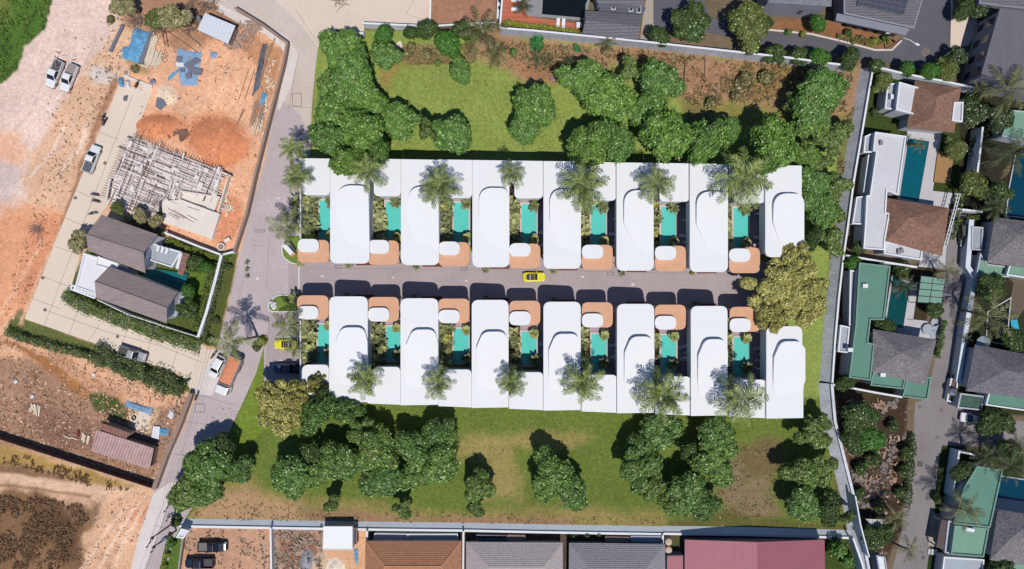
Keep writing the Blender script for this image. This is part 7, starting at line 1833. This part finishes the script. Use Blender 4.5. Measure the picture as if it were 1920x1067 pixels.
# utility poles
for i, (px, py, z, s) in enumerate(((290,1005,8.2,'utility pole with curved lamp arms leaning over the road, taller one'), (293,1022,7.2,'utility pole with a blue grey transformer beside the low hedge'))):
    x, y, _ = W(px, py, z); p = Vector((x,y,z)); base = Vector((x,y,0)); t = thing('utility_pole', s, 'utility pole', base)
    b = MB(); b.tube([base, p], [.17,.12], 10); b.build('pole', mat('pole_concrete', C(130,108,98), .9, .1, 2), t)
    for k, zz in enumerate((z-.2, z-1.0)):
        b = MB(); b.bar((x-.9,y-.5,zz),(x+.9,y+.5,zz),.12); b.build('cross_arm', M_blk, t)
    for k in range(3 if i == 0 else 2):
        q = p+Vector((-.5-k*.5,-.6-k*.7,-.3)); b = MB(); b.tube([p+Vector((0,0,-.3)), p+Vector((-.6,-.2-k*.3,.2)), q], [.05,.05,.05], 6); b.build('lamp_arm', M_blk, t); b = MB(); b.box(q,(.5,.2,.12),.8); b.build('lamp_head', M_blk, t)
    if i == 1: b = MB(); b.cyl((x+.5,y+.4,z-2.6),.4,1.0,14); b.build('transformer', mat('transformer', C(130,138,156), .5, .1, 3), t)
b = MB()
for k in range(4):
    a = Vector(W(290,1005,8.0))+Vector((-.6+k*.4,-.2+k*.1,0)); c = Vector((a.x+11+k*.3, a.y+45, 7.6)); pts = [a+(c-a)*u+Vector((0,0,-1.2*4*u*(1-u))) for u in [j/12 for j in range(13)]]; b.tube(pts,[.014]*13,4)
    c = Vector((a.x-5, a.y-22, 7.6)); pts = [a+(c-a)*u for u in [j/4 for j in range(5)]]; b.tube(pts,[.014]*5,4)
b.build('power_lines', M_blk, label='thin power lines running over the road from the utility poles', cat='power line')
# tree stump branches and small people-free details
tarp([(664,1030),(672,1029),(670,1058),(666,1056)], M_blue, 'narrow blue tarpaulin right of the white metal shed', h=.4, seed=19, n=10)
b = MB(); 
for k in range(46):
    a = rnd.uniform(0,6.28); l = rnd.uniform(.6,2.4); c = Vector(W(72,430,.1)); b.tube([c, c+Vector((math.cos(a)*l*.5,math.sin(a)*l*.5,.5)), c+Vector((math.cos(a)*l,math.sin(a)*l,.35+rnd.uniform(0,.5)))], [.05,.035,.01], 5)
b.build('dead_bush', M_brwall, label='leafless brown bush on the orange soil left of the drive', cat='bush')
b = MB()
for q,(x,y,n_) in enumerate(((235,14,70),(262,40,50),(300,55,60),(335,40,80),(362,50,50),(350,15,60),(390,12,50),(640,2,26))):
    for k in range(n_):
        a = rnd.uniform(0,6.28); l = rnd.uniform(.8,3.0); c = Vector(W(x+rnd.uniform(-14,14),y+rnd.uniform(-8,8),.1)); b.tube([c, c+Vector((math.cos(a)*l*.5,math.sin(a)*l*.5,.9)), c+Vector((math.cos(a)*l,math.sin(a)*l,1.2+rnd.uniform(0,.5)))], [.05,.03,.01], 4)
b.build('dry_branches', mat('dry_twigs', C(150,128,114), .9, .2, 3), label='tangle of dry leafless branches at the top of the building plot', cat='branches', kind='stuff')

for k_, (q_, m_, s_) in enumerate((([(395,96),(408,99),(404,110),(392,107)], M_blue2, 'small pale blue tarpaulin below the metal shed'), ([(232,180),(240,178),(238,190),(231,189)], M_gtarp, 'small grey tarpaulin on soil left of the drive head'),
    ([(488,212),(496,214),(492,224),(486,222)], M_blue2, 'pale blue plastic between the weathered board piles'), ([(318,768),(328,772),(322,786),(314,781)], M_wht, 'white crumpled plastic beside the lower left wall'))):
    tarp(q_, m_, s_, h=.35, seed=30+k_, n=8)
debris([(420,120,20,20),(300,100,16,14),(380,200,30,20),(350,110,30,30)], 60, 'small timber scraps over the orange soil', M_wood, 21, .6)
debris([(250,770,14,12),(300,800,16,16),(190,800,10,14),(120,770,50,30),(60,740,40,30)], 90, 'scattered scraps around the rusty shed', M_deb, 22, .7)
debris([(1650,760,20,8),(1660,850,16,20),(1630,900,20,20),(1670,900,10,30)], 70, 'sticks and broken boards over the empty plot', M_wood, 23, 1.3)

for o in list(SC.objects):
    l = o.get('label')
    if l and not (4 <= len(l.split()) <= 16): print('LABEL LEN', len(l.split()), l)
seen = {}
for o in SC.objects:
    l = o.get('label')
    if l:
        if l in seen: print('DUP', l)
        seen[l] = 1
